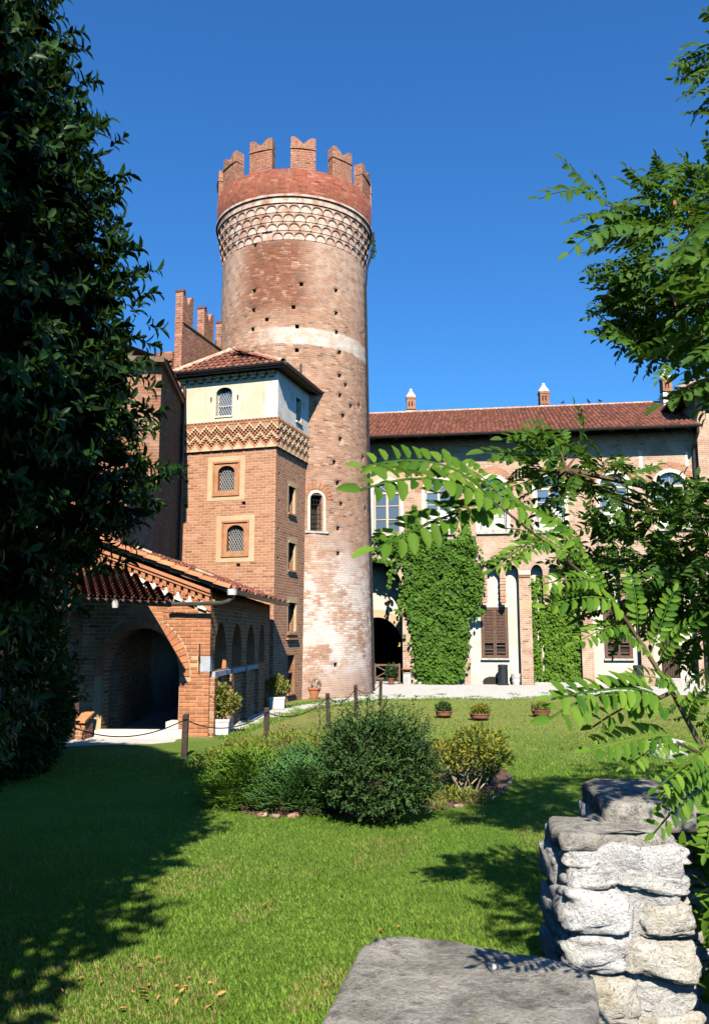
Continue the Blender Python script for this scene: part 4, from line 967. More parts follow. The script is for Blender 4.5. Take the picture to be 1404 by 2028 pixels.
mb = MB(); mb.tube([LB + n_l * 0.06, (LA + LB) / 2 + n_l * 0.08, LA + n_l * 0.06], 0.05, 6); mb.build('flashing', M['trim'], lroof)
mb = MB(); gutter(mb, LB + Vector((0, -0.06, -0.03)), LD + Vector((0, -0.06, -0.03)), 0.06); mb.build('gutter', M['gutter'], lroof)
mb = MB(); fp = at(229, 1196, 15.1); mb.lathe(fp, [(0.0, -0.07), (0.05, -0.07), (0.075, 0.07), (0.0, 0.07)], 10); mb.build('rain_funnel', M['lead'], lroof)

# ------------------------------------------------------------ low shaded outhouse wall, far left
ow = empty('garden_wall', gnd(150, 1468), 'garden wall in darker brick painted for deep shade left of the porch arch', 'wall')
oa, ob = Vector((-5.45, 16.9, 0)), Vector((-6.0, 13.0, 0)); odr = (ob - oa); 
mb = MB(); mb.frame_box(oa, odr * 0.75, Vector((-0.4, -0.08, 0)), (0, 0, 2.5)); mb.build('wall', M['dark_brick'], ow)  # darker brick colour stands in for the tree shade here
mb = MB(); mb.frame_box(oa + Vector((-0.13, -0.1, 0)), (0.3, -0.03, 0), (0.05, 0.35, 0), (0, 0, 0.36)); st_ = mb.build('step_block', M['porch'], ow)
mb = MB(); c = oa + Vector((-0.15, -0.14, 0.36)); mb.face([c, c + Vector((0.34, -0.05, 0.0)), c + Vector((0.38, 0.4, 0.12)), c + Vector((0.03, 0.42, 0.16))]); mb.frame_box(c + Vector((0, 0, -0.04)), (0.34, -0.05, 0), (0.05, 0.42, 0.14), (0, 0, 0.045)); mb.build('tile_cap', M['tile_orange'], st_)
# ------------------------------------------------------------ the long wing
FD = Vector((0.988, -0.152, 0)).normalized(); FN = Vector((-FD.y, FD.x, 0)); FB = Vector((0.76, 36.0, 0))   # FN points into the building
def ff(s, z, d=0.0): return FB + FD * s + FN * d + Vector((0, 0, z))
wing = empty('palace_wing', FB, 'long two-storey brick palace wing with arched windows and brown tiled roof', 'building')
S0, S1 = -2.2, 13.6
bays = [(1.78, 3.62), (4.12, 6.2), (6.7, 8.67), (9.15, 11.0), (11.5, 13.2)]
def bay_poly(s0, s1):
    """recess outline: three little round arches with hanging piers between them"""
    n = 3; w = (s1 - s0 - 0.24 * (n - 1)) / n; pts = [(s0, 0.0), (s1, 0.0)]
    for k in range(n - 1, -1, -1):
        a0 = s0 + k * (w + 0.24); a1 = a0 + w
        pts.append((a1, 4.62))
        for q in range(1, 8): t = math.pi * q / 8; pts.append((a0 + w / 2 + w / 2 * math.cos(t), 4.62 + 0.36 * math.sin(t)))
        pts.append((a0, 4.62))
        if k > 0: pts += [(a0, 3.55), (a0 - 0.05, 3.3), (a0 - 0.19, 3.3), (a0 - 0.24, 3.55)]
    return pts
wins = [0.66, 2.9, 5.2, 7.6, 10.22, 12.5]
WZ0, WZS, WW, WR = 6.40, 8.2, 1.16, 0.56
ga = arch(0.05, 2.5, 0.0, 4.0, 1.22, 16)
holes = [arch(c, WW, WZ0, WZS, WR, 12) for c in wins]
outer = [(S0, 0)]
for s_, e_ in [(-1.2, 1.3)] + bays: pass
# openings reach the ground, so they are notches of the outline
ol = [(S0, 0.0)]
ol += [(-1.2, 0.0)] + list(reversed(ga[2:])) + [(1.3, 0.0)]
for s0, s1 in bays:
    bp = bay_poly(s0, s1); ol += [(s0, 0.0)] + list(reversed(bp[2:])) + [(s1, 0.0)]
ol += [(S1, 0.0), (S1, 10.6), (S0, 10.6)]
mb = MB(); mb.wall(ol, holes, ff, 0.22)
def reveal(mb, pts, d, m=0):
    for k in range(len(pts) - 1): mb.face([ff(*pts[k], 0), ff(*pts[k + 1], 0), ff(*pts[k + 1], d), ff(*pts[k], d)], m)
for s0, s1 in bays: bp = bay_poly(s0, s1); reveal(mb, bp[1:] + [bp[0]], 0.45)
reveal(mb, ga[1:] + [ga[0]], 1.3)
mb.face([ff(S0, 10.6, 0.0), ff(S1, 10.6, 0.0), ff(S1, 10.6, 12), ff(S0, 10.6, 12)]); mb.face([ff(S0, 0, 0), ff(S0, 0, 12), ff(S0, 10.6, 12), ff(S0, 10.6, 0)])
mb.build('facade', M['wing'], wing)
# plastered backs of the recesses
for k, (s0, s1) in enumerate(bays):
    mb = MB(); h_ = []
    if k in (1, 3): h_ = [[(s0 + 0.48, 1.1), (s0 + 1.58, 1.1), (s0 + 1.58, 3.22), (s0 + 0.48, 3.22)]]
    if k == 4: h_ = [[(11.86, 0.3), (12.58, 0.3), (12.58, 2.8), (11.86, 2.8)]]
    mb.wall([(s0 - 0.02, 0), (s1 + 0.02, 0), (s1 + 0.02, 5.1), (s0 - 0.02, 5.1)], h_, ff, 0.2, off=0.45); mb.build('recess_plaster', M['white_plaster'], wing)
    # hanging piers with projecting courses
    n = 3; w = (s1 - s0 - 0.48) / 3
    for q in (1, 2):
        a = s0 + q * (w + 0.24) - 0.24; mb = MB()
        for c in range(9): e = 0.012 if c % 2 else 0.03; mb.frame_box(ff(a - e + 0.02, 3.42 + 0.125 * c, -e), FD * (0.2 + 2 * e), FN * 0.2, (0, 0, 0.075))
        mb.build('hanging_pier', M['corbel_red'], wing)
    for a in (s0 - 0.42, s1 + 0.02):
        pass
for a0, a1 in ((1.32, 1.76), (3.64, 4.1), (6.22, 6.68), (8.69, 9.13), (11.02, 11.48)):
    mb = MB(); mb.frame_box(ff(a0, 4.45, -0.05), FD * (a1 - a0), FN * 0.06, (0, 0, 0.07)); mb.frame_box(ff(a0, 4.52, -0.08), FD * (a1 - a0), FN * 0.09, (0, 0, 0.05)); mb.build('capital', M['frieze_brick'], wing)
    mb = MB(); mb.frame_box(ff(a0 - 0.01, 3.1, -0.006), FD * (a1 - a0 + 0.02), FN * 0.02, (0, 0, 0.35)); mb.build('stone_course', M['sand'], wing)
    mb = MB(); mb.frame_box(ff(a0 - 0.01, 4.57, -0.006), FD * (a1 - a0 + 0.02), FN * 0.02, (0, 0, 0.16)); mb.build('stone_course', M['trim'], wing)
# gateway: lime-washed lunette and lower brick arch
gb = arch(0.05, 2.2, 0.0, 1.55, 1.28, 14)
mb = MB(); ol = [(-1.3, 0), (gb[0][0], 0.0)] + list(reversed(gb[2:])) + [(gb[1][0], 0.0), (1.32, 0), (1.32, 5.4), (-1.3, 5.4)]
mb.wall(ol, [], ff, 0.0, off=1.3)
for k in range(1, len(gb)): mb.face([ff(*gb[k], 1.3), ff(*gb[(k + 1) % len(gb)], 1.3), ff(*gb[(k + 1) % len(gb)], 1.9), ff(*gb[k], 1.9)], 0)
mb.build('gateway_wall', M['white_plaster'], wing)
gv = MB(); gv.prism([(-0.05, 0), (0.05, 0), (0.065, 0.34), (-0.065, 0.34)], lambda a, z, d: Vector((a, d, z)), 0.0, 0.06); GV = gv.mesh('voussoir', M['sand'])
RF = Matrix((FD, FN, Vector((0, 0, 1)))).transposed()
for k in range(32):
    t = math.pi * (k + 0.5) / 32; R = RF @ Matrix.Rotation(math.pi / 2 - t, 3, Vector((0, 1, 0)))
    link('voussoir', GV, wing, ff(0.05 + 1.1 * math.cos(t), 1.55 + 1.28 * math.sin(t), 1.285), R.to_euler(), (1.08, 1, 1))
mb = MB()     # passage behind the gateway
c = [ff(-1.05, 0.02, 1.9), ff(1.15, 0.02, 1.9), ff(1.15, 3.2, 1.9), ff(-1.05, 3.2, 1.9)]; dd_ = FN * 6
for i in range(4): mb.face([c[i], c[(i + 1) % 4], c[(i + 1) % 4] + dd_, c[i] + dd_], 0)
mb.face([p + dd_ for p in c], 0); mb.build('passage', M['void'], wing)
# arched windows with fanlights
for c in wins:
    mb = MB(); x0, x1 = c - WW / 2, c + WW / 2; d = 0.14
    bars = [(x0, x0 + 0.07, WZ0, WZS), (x1 - 0.07, x1, WZ0, WZS), (c - 0.05, c + 0.05, WZ0, WZS), (x0 + .07, x1 - .07, WZ0, WZ0 + 0.09), (x0, x1, WZS - 0.04, WZS + 0.05)]
    for a0, a1, b0, b1 in bars: mb.frame_box(ff(a0, b0, d), FD * (a1 - a0), FN * 0.05, (0, 0, b1 - b0))
    for zz in (WZ0 + 0.62, WZ0 + 1.22): mb.frame_box(ff(x0 + .07, zz, d + 0.01), FD * (WW - .14), FN * 0.03, (0, 0, 0.035))
    for t in (0.25, 0.5, 0.75):
        a = math.pi * t; mb.tube([ff(c, WZS + 0.04, d + .02), ff(c + (WW / 2 - .03) * math.cos(a), WZS + (WR - .03) * math.sin(a), d + .02)], 0.018, 4)
    ri = ring_pts(c, WZS, WW / 2 - 0.06, WR - 0.06, 12); ro = ring_pts(c, WZS, WW / 2, WR, 12)
    for k in range(12): mb.face([ff(*ri[k], d), ff(*ri[k + 1], d), ff(*ro[k + 1], d), ff(*ro[k], d)]); mb.face([ff(*ri[k], d), ff(*ri[k + 1], d), ff(*ri[k + 1], d + .05), ff(*ri[k], d + .05)])
    win = mb.build('window', M['win_frame'], wing)
    for a0, a1 in ((x0 + .05, c - .03), (c + .03, x1 - .05)):
        for z0, z1 in ((WZ0 + .05, WZ0 + .63), (WZ0 + .64, WZ0 + 1.23), (WZ0 + 1.24, WZS)):
            g_ = MB(); g_.face([ff(a0, z0, d + .04), ff(a1, z0, d + .04), ff(a1, z1, d + .04 + random.uniform(-.004, .004)), ff(a0, z1, d + .04)]); g_.build('pane', M['glass'], win)
    g_ = MB(); q = arch(c, WW - 0.05, WZS - 0.02, WZS, WR - 0.03, 12); g_.face([ff(a, z, d + 0.045) for a, z in q]); g_.build('pane', M['glass'], win)
    if c > 1:     # pale curved blinds standing behind the lower panes
        for sg in (-1, 1):
            cu = MB(); pts = [(c + sg * 0.05, WZ0 + 0.06)] + [(c + sg * (0.05 + 0.42 * math.sin(t * math.pi / 12)), WZ0 + 0.06 + 0.5 + (0.45) * math.cos(t * math.pi / 12)) for t in range(0, 7)] + [(c + sg * 0.47, WZ0 + 0.06)]
            cu.face([ff(a, z, d + 0.034) for a, z in pts]); cu.build('blind', M['curtain'], win)
    s_ = MB(); s_.frame_box(ff(x0 - .12, WZ0 - 0.1, -0.1), FD * (WW + .24), FN * 0.3, (0, 0, 0.09)); s_.build('sill', M['stone'], win)
    if True:
        t_ = MB(); e = 0.15; off_ = -0.025
        ri = [(x1, WZ0 + 0.0)] + ring_pts(c, WZS, WW / 2, WR, 12) + [(x0, WZ0 + 0.0)]; ro = [(x1 + e, WZ0 + 0.0)] + ring_pts(c, WZS, WW / 2 + e, WR + e, 12) + [(x0 - e, WZ0 + 0.0)]
        for k in range(len(ri) - 1):
            t_.face([ff(*ri[k], off_), ff(*ri[k + 1], off_), ff(*ro[k + 1], off_), ff(*ro[k], off_)]); t_.face([ff(*ro[k], off_), ff(*ro[k + 1], off_), ff(*ro[k + 1], 0), ff(*ro[k], 0)]); t_.face([ff(*ri[k], off_), ff(*ri[k + 1], off_), ff(*ri[k + 1], 0.02), ff(*ri[k], 0.02)])
        t_.build('surround', M['trim'], win)
        t_ = MB(); r2 = ring_pts(c, WZS, WW / 2 + e + 0.3, WR + e + 0.3, 18); r1 = ring_pts(c, WZS, WW / 2 + e, WR + e, 18)
        for k in range(18):
            t_.face([ff(*r1[k], -0.012), ff(*r1[k + 1], -0.012), ff(*r2[k + 1], -0.012), ff(*r2[k], -0.012)]); t_.face([ff(*r2[k], -0.012), ff(*r2[k + 1], -0.012), ff(*r2[k + 1], 0), ff(*r2[k], 0)])
        t_.build('brick_arch', M['sand'] if c < 1 else M['turret'], win)
# shuttered windows in the recesses
for s0 in (4.12, 9.15):
    x0, x1, z0, z1 = s0 + 0.5, s0 + 1.58, 1.1, 3.22; d = 0.43
    mb = MB()
    for a0, a1, b0, b1 in ((x0 - .03, x0 + .05, z0, z1), (x1 - .05, x1 + .03, z0, z1), (x0 + .05, x1 - .05, z1 - .06, z1), (x0 + .05, x1 - .05, z0, z0 + .05)): mb.frame_box(ff(a0, b0, d), FD * (a1 - a0), FN * 0.06, (0, 0, b1 - b0))
    win = mb.build('shuttered_window', M['wood'], wing)
    xm = (x0 + x1) / 2
    for a0, a1 in ((x0 + .05, xm - .005), (xm + .005, x1 - .05)):
        l_ = MB()
        for q0, q1, b0, b1 in ((a0, a0 + .06, z0 + .05, z1 - .06), (a1 - .06, a1, z0 + .05, z1 - .06), (a0 + .06, a1 - .06, z0 + .05, z0 + .12), (a0 + .06, a1 - .06, z1 - .13, z1 - .06), (a0 + .06, a1 - .06, z0 + .62, z0 + .68)): l_.frame_box(ff(q0, b0, d + .005), FD * (q1 - q0), FN * 0.045, (0, 0, b1 - b0))
        lf = l_.build('shutter', M['wood'], win)
        for k in range(20):
            zz = z0 + .70 + 0.0635 * k; sl = MB(); sl.frame_box(ff(a0 + .06, zz, d + 0.012), FD * (a1 - a0 - .12), FN * 0.035 + Vector((0, 0, 0.035)), Vector((0, 0, 0.012))); sl.build('slat', M['wood'], lf) if False else None
            if k == 0: slm = sl.mesh('slat', M['wood'], ff(a0 + .06, zz, d + 0.012))
            o = bpy.data.objects.new('slat', slm); COL.objects.link(o); o.parent = win; o.location = ff(a0 + .06, zz, d + 0.012) - world_loc(win)
        for k in range(2): sl = MB(); sl.frame_box(ff(a0 + .06, z0 + .2 + .13 * k * (1 if a0 < xm - .1 else 2.2), d + .02), FD * (a1 - a0 - .12), FN * 0.02, Vector((0, 0, .04))); sl.build('slat', M['wood'], win)
    g_ = MB(); g_.face([ff(x0, z0, d + .12), ff(x1, z0, d + .12), ff(x1, z1, d + .12), ff(x0, z1, d + .12)]); g_.build('dark_sheet', M['void'], win)  # near-black sheet stands for the unlit room behind the shutters
    s_ = MB(); s_.frame_box(ff(x0 - .06, z0 - .09, d - .1), FD * (x1 - x0 + .12), FN * 0.16, (0, 0, .08)); s_.build('sill', M['stone'], win)
mb = MB()
for k in range(8): mb.tube([ff(11.9 + .09 * k, .32, .5), ff(11.9 + .09 * k, 2.78, .5)], 0.012, 5)
for z in (.35, 1.2, 2.0, 2.75): mb.frame_box(ff(11.86, z, .48), FD * .72, FN * .03, (0, 0, .04))
dr = mb.build('barred_door', M['iron'], wing)
mb = MB(); mb.face([ff(11.86, .3, .64), ff(12.58, .3, .64), ff(12.58, 2.8, .64), ff(11.86, 2.8, .64)]); mb.build('door_leaf', M['wood'], dr)
mb = MB(); mb.frame_box(ff(11.5, 0, -.5), FD * 1.5, FN * .94, (0, 0, .14)); mb.frame_box(ff(11.6, .14, -.15), FD * 1.3, FN * .59, (0, 0, .14)); mb.build('step', M['stone'], wing)
mb = MB(); mb.frame_box(ff(1.78, 0, -.12), FD * 1.86, FN * .1, (0, 0, .2)); mb.build('plinth', M['stone'], wing)
mb = MB(); mb.frame_box(ff(6.72, 0, -.1), FD * 1.95, FN * .1, (0, 0, .13)); mb.build('plinth', M['stone'], wing)
# roof: eave, tiles, ridge
OV, EVZ, SL = 0.95, 10.5, 0.42; RUN = 6.7
ev0, ev1 = ff(S0, EVZ, -OV), ff(S1 + 0.1, EVZ, -OV); rg0, rg1 = ff(S0, EVZ + SL * RUN, -OV + RUN), ff(S1 + 0.1, EVZ + SL * RUN, -OV + RUN)
bk0, bk1 = ff(S0, EVZ, 12.5), ff(S1 + .1, EVZ, 12.5)
mb = MB(); mb.face([ev0, ev1, rg1, rg0], 0); mb.face([rg0, rg1, bk1, bk0], 0); mb.face([ev0 - Vector((0, 0, .06)), ev1 - Vector((0, 0, .06)), ff(S1 + .1, EVZ + .3, .1), ff(S0, EVZ + .3, .1)], 1); mb.face([ev0 - Vector((0, 0, .06)), ev1 - Vector((0, 0, .06)), ev1, ev0], 1)
wroof = mb.build('roof', [M['tile_bed'], M['old_wood']], wing)
us_ = (rg0 - ev0).normalized(); un = FD.cross(us_).normalized(); un = un if un.z > 0 else -un
mb = MB(); add_tiles(mb, ev0 + un * 0.01 - us_ * .05, FD, us_, un, int((S1 - S0) / 0.19), int((rg0 - ev0).length / 0.36), 0.19, 0.36, r0=0.088, r1=0.072); t_ = mb.build('roof_tiles', M['tile'], wroof); t_['kind'] = 'stuff'
for k in range(40): link('ridge_tile', RIDGE, wroof, rg0 + FD * (0.4 * k) + Vector((0, 0, 0.0)), basis(FD).to_euler(), (1, 1, 0.9))
mb = MB()
for k in range(16): mb.frame_box(ff(S0 + 0.3 + k, EVZ - .14, -OV + .06), FD * .1, FN * 1.1 + Vector((0, 0, .34)), (0, 0, .08))
rf_ = mb.build('rafters', M['old_wood'], wing); rf_['kind'] = 'stuff'
mb = MB(); gutter(mb, ev0 - FN * .09, ev1 - FN * .09 - FD * .1, .09); mb.build('gutter', M['gutter'], wing)
dp = [ff(S1 - .12, EVZ - .05, -OV - .06), ff(S1 - .12, EVZ - .3, -OV - .02), ff(S1 - .12, EVZ - .75, -.12), ff(S1 - .12, 5, -.1), ff(S1 - .12, .1, -.1)]
mb = MB(); mb.tube(dp, .06, 8); mb.build('downpipe', M['gutter'], wing)
# pale repair strips on the upper wall
for s_, z0, z1 in ((11.3, 8.9, 9.7), (9.0, 8.6, 9.5), (6.4, 8.7, 9.4), (13.15, 9.0, 9.6)):
    mb = MB(); mb.frame_box(ff(s_, z0, -0.008), FD * .13, FN * .02, (0, 0, z1 - z0)); mb.build('plaster_patch', M['trim'], wing)
for s_, z in ((6.15, 5.9), (9.4, 5.9), (11.2, 5.9)):
    mb = MB(); mb.frame_box(ff(s_, z, -0.004), FD * .14, FN * .02, (0, 0, .14)); mb.build('hole_shade_plate', M['void'], wing)  # flat near-black plates paint the darkness of putlog holes

# ------------------------------------------------------------ taller block at the right end
blk = empty('corner_block', ff(S1, 0, -.3), 'taller brick corner block with tiled hip roof at the right edge', 'building')
mb = MB(); mb.frame_box(ff(S1, 0, -.3), FD * 11, FN * 12, (0, 0, 12.0)); mb.build('wall', M['wing'], blk)
mb = MB(); h0 = ff(12.75, 12.0, -.95); h1 = ff(S1 + 11.5, 12.0, -.95); h2 = ff(S1 + 11.5, 12.0, 12.5); h3 = ff(12.75, 12.0, 12.5); ap0, ap1 = ff(16.6, 14.4, 4.5), ff(22, 14.4, 4.5)
for q in ((h0, h1, ap1, ap0), (h0, ap0, h3), (h1, h2, ap1), (h2, h3, ap0, ap1)): mb.face(q, 0)
mb.face([p - Vector((0, 0, .04)) for p in (h0, h1, h2, h3)], 1); mb.face([h0 - Vector((0, 0, .12)), h1 - Vector((0, 0, .12)), h1, h0], 1); mb.face([h0 - Vector((0, 0, .12)), h3 - Vector((0, 0, .12)), h3, h0], 1)
br = mb.build('roof', [M['tile_bed'], M['old_wood']], blk)
mb = MB(); sv_ = (ap0 - h0); nn = FD.cross(sv_).normalized(); nn = nn if nn.z > 0 else -nn; ss = nn.cross(FD); ss = ss if ss.z > 0 else -ss
Hh = (ap0 - h0).dot(ss); xa = (ap0 - h0).dot(FD)
add_tiles(mb, h0 - ss * .04, FD, ss, nn, 40, 15, .2, .36, lambda x, h: h < Hh * min(1, x / xa)); t_ = mb.build('roof_tiles', M['tile'], br); t_['kind'] = 'stuff'
for k in range(17): link('hip_tile', RIDGE, br, h0 + (ap0 - h0) * (k / 17) + Vector((0, 0, .03)), basis(ap0 - h0).to_euler(), (.9, 1, .9))
mb = MB(); gutter(mb, h0 - FN * .08, h1 - FN * .08, .085); mb.build('gutter', M['gutter'], blk)
mb = MB(); mb.tube([ff(S1 + .1, 11.9, -1.0), ff(S1 + .1, 11.6, -.95), ff(S1 - .05, 10.9, -.45), ff(S1 - .05, 10.75, -.42)], .055, 8); mb.build('downpipe', M['green_pipe'], blk)

# ------------------------------------------------------------ chimneys
def chimney(p, label, sc=1.0, grp='chimneys on the palace roof'):
    c = empty('chimney', p, label, 'chimney', grp)
    mb = MB(); w = .26 * sc
    mb.frame_box(p + Vector((-w, -w, -.35)), (2 * w, 0, 0), (0, 2 * w, 0), (0, 0, .68)); mb.build('base', M['trim'], c)
    mb = MB(); w2 = w * .9; mb.frame_box(p + Vector((-w2, -w2, .4)), (2 * w2, 0, 0), (0, 2 * w2, 0), (0, 0, .62)); mb.frame_box(p + Vector((-w, -w, .95)), (2 * w, 0, 0), (0, 2 * w, 0), (0, 0, .1)); mb.build('shaft', M['merlon'], c)
    mb = MB()
    for sx, sy in ((-1, -1), (0.3, -1)): mb.frame_box(p + Vector((-w2 * .6 + (sx + 1) * w2 * .5, -w2 - .004, .55)), (w2 * .28, 0, 0), (0, .02, 0), (0, 0, .3))
    mb.build('slot_shade_plate', M['void'], c)  # near-black plates on the shaft face, painted as shaded slots
    mb = MB(); prof = [(w * 1.1, 1.05), (w * 1.15, 1.1), (w * .8, 1.24), (w * .45, 1.36), (w * .32, 1.44), (w * .38, 1.47), (w * .2, 1.54), (0, 1.56)]
    mb.lathe(p, prof, 12); mb.build('cap', M['trim'], c)
chimney(Vector((2.93, 42.0, 13.2)), 'brick chimney with white cap nearest the round tower', .95)
chimney(Vector((9.6, 41.0, 13.2)), 'brick chimney with white cap in the middle of the roof ridge', 1.0)
chimney(Vector((14.9, 38.6, 13.15)), 'brick chimney with white cap beside the taller corner roof', .95)
def bird(p, label, hd):
    b = empty('bird', p, label, 'bird', 'birds on the roof ridge'); mb = MB(); d = Vector((math.cos(hd), math.sin(hd), 0))
    mb.tube([p + d * -.17 + Vector((0, 0, .06)), p + d * -.09 + Vector((0, 0, .09)), p + Vector((0, 0, .11)), p + d * .07 + Vector((0, 0, .15)), p + d * .1 + Vector((0, 0, .21)), p + d * .14 + Vector((0, 0, .215))], [.008, .03, .05, .04, .028, .006], 6); mb.build('body', M['bird'], b)
    mb = MB(); mb.tube([p + Vector((0, .01, 0)), p + Vector((0, .01, .08))], .005, 4); mb.tube([p + Vector((0, -.02, 0)), p + Vector((0, -.02, .08))], .005, 4); mb.build('leg', M['bird'], b)
for s_, l in ((8.85, 'dark bird on the ridge, farthest from the corner block'), (10.1, 'dark bird on the ridge, middle of three'), (10.65, 'dark bird on the ridge, nearest the corner block')): bird(ff(s_, EVZ + SL * RUN + .12, -OV + RUN), l, random.uniform(0, 6))

# ------------------------------------------------------------ ground
mb = MB(); mb.face([(-400, -60, 0), (400, -60, 0), (400, 900, 0), (-400, 900, 0)]); g_ = mb.build('ground', M['lawn']); g_['kind'] = 'structure'
def sheet(name, poly, z, mat):
    mb = MB(); P = [Vector((p.x, p.y, z)) for p in poly]
    for t in tessellate_polygon([P]): mb.face([P[i] for i in t])
    o = mb.build(name, mat); o['kind'] = 'structure'; return o
pp = [gnd(u, v) for u, v in ((445, 1462), (470, 1452), (510, 1440), (560, 1424), (600, 1410), (650, 1399), (700, 1392), (760, 1388), (830, 1386), (900, 1385), (1000, 1386), (1120, 1379), (1250, 1378), (1404, 1376))]
pp += [Vector((26, 33, 0)), ff(13.5, 0, .3), ff(1.3, 0, .3), ff(1.1, 0, 4.0), ff(-1.0, 0, 4.0), ff(-1.6, 0, .2), gnd(738, 1366), gnd(690, 1376), gnd(640, 1387), gnd(600, 1395), gnd(560, 1404), Vector((-2.3, 23.9, 0)), Vector((-2.62, 22.4, 0)), Vector((-2.84, 18.2, 0))]
sheet('gravel_path', pp, 0.004, M['gravel'])
pp = [gnd(u, v) for u, v in ((60, 1478), (110, 1480), (200, 1476), (300, 1474), (345, 1470), (352, 1464))] + [pf(-.55, 0, .1), pf(-2.3, 0, .1), Vector((-5.4, 16.9, 0)), gnd(60, 1466)]
sheet('gravel_apron', pp, 0.004, M['gravel'])
# ------------------------------------------------------------ leaves, in bulk
def unit(a): return a / (np.linalg.norm(a, axis=-1, keepdims=True) + 1e-9)
def rand_dirs(n): return unit(rng.normal(size=(n, 3)))
T2 = np.array([[0, 0, 0], [-.5, .38, .12], [-.36, .74, .10], [0, 1, -.02], [.36, .74, .10], [.5, .38, .12]]); F2 = np.array([[0, 3, 2, 1], [0, 5, 4, 3]])
def t6(widths, droop=.18, fold=.16):
    ys = [0, .3, .68, 1.0]; V = []
    for y, w in zip(ys, widths):
        z = -droop * y * y; V += [[-w, y, z + fold * w], [0, y, z], [w, y, z + fold * w]]
    F = []
    for r in range(3):
        for c in range(2): a = r * 3 + c; F.append([a, a + 1, a + 4, a + 3])
    return np.array(V, float), np.array(F)
def leaf_cloud(P, D, N, L, W, tmpl=None):
    """P base points, D growing direction, N upper side; returns V, F, leaf index per face"""
    T, F = tmpl if tmpl else (T2, F2)
    D = unit(D); X = unit(np.cross(D, N)); Z = np.cross(X, D); n = len(P)
    L = np.broadcast_to(np.asarray(L, float), (n,)); W = np.broadcast_to(np.asarray(W, float), (n,))
    V = P[:, None, :] + T[None, :, 0, None] * W[:, None, None] * X[:, None, :] + T[None, :, 1, None] * L[:, None, None] * D[:, None, :] + T[None, :, 2, None] * L[:, None, None] * Z[:, None, :]
    k = len(T); FF = (F[None] + (np.arange(n) * k)[:, None, None]).reshape(-1, F.shape[1])
    return V.reshape(-1, 3), FF, np.repeat(np.arange(n), len(F))
def leaf_object(name, parts, mat, parent=None, label=None, cat=None, kind=None, smooth=False):
    Vs, Fs, Rs = [], [], []; off = 0
    for V, F, I in parts:
        Vs.append(V); Fs.append(F + off); off += len(V); Rs.append(rng.random(I.max() + 1)[I])
    V = np.concatenate(Vs); org = np.array(world_loc(parent)) if parent else np.zeros(3)
    me = fast_mesh(name, V - org, np.concatenate(Fs), mat, np.concatenate(Rs), smooth)
    o = bpy.data.objects.new(name, me); COL.objects.link(o)
    if parent: o.parent = parent
    return tag(o, label, cat, None, kind)
def lumpy(dirs, seed, amp=.25, k=4):
    r = np.random.default_rng(seed); C = unit(r.normal(size=(14, 3))); h = r.uniform(-1, 1, 14)
    return 1 + amp * (np.exp(-k * (1 - dirs @ C.T)) * h).sum(1).clip(-1, 1)
def blob(c, rad, n, L, W, seed=1, inner=.55, up=.35, amp=.25, tmpl=None, flat_bottom=None):
    d = rand_dirs(n); R = lumpy(d, seed, amp) * (inner + (1 - inner) * rng.random(n) ** .45)
    P = np.array(c) + d * R[:, None] * np.array(rad)
    if flat_bottom is not None: P[:, 2] = np.maximum(P[:, 2], flat_bottom + rng.random(n) * .05)
    D = unit(d + rng.normal(size=(n, 3)) * .55 + np.array([0, 0, up])); N = unit(d * .4 + np.array([0, 0, 1.0]) + rng.normal(size=(n, 3)) * .35)
    return leaf_cloud(P, D, N, L * rng.uniform(.7, 1.25, n), W * rng.uniform(.8, 1.2, n), tmpl)
def branch(mb, a, b, r0, r1, sag=0.0, n=5, wob=.04):
    a, b = Vector(a), Vector(b); pts = []; L = (b - a).length
    for k in range(n + 1):
        t = k / n; p = a.lerp(b, t) + Vector((0, 0, -sag * math.sin(math.pi * t))); 
        if 0 < k < n: p += Vector((random.uniform(-1, 1), random.uniform(-1, 1), random.uniform(-1, 1))) * wob * L * .5
        pts.append(p)
    mb.tube(pts, [r0 + (r1 - r0) * k / n for k in range(n + 1)], 7); return pts

def sprigs(c, rad, n, ln, K, L, W, seed, amp=.3, up=.5, lo=.8, hi=1.05, zmin=.03):
    d = rand_dirs(n); d = d[(d[:, 2] > -.75)]; n = len(d); B = np.array(c) + d * (lumpy(d, seed, amp) * rng.uniform(lo, hi, n))[:, None] * np.array(rad)
    ax = unit(d + rng.normal(size=(n, 3)) * .5 + [0, 0, up]); P = np.repeat(B, K, 0); ax2 = np.repeat(ax, K, 0); t = np.tile(np.linspace(-.5, 1, K), n)
    P = P + ax2 * (t * ln * np.repeat(rng.uniform(.6, 1.5, n), K))[:, None]; P[:, 2] = np.maximum(P[:, 2], zmin)
    side = unit(np.cross(ax2, rng.normal(size=(n * K, 3)))); D = unit(ax2 * .7 + side); N = unit(ax2 * .6 + [0, 0, .6] + rng.normal(size=(n * K, 3)) * .3)
    return leaf_cloud(P, D, N, L * rng.uniform(.7, 1.25, n * K), W)
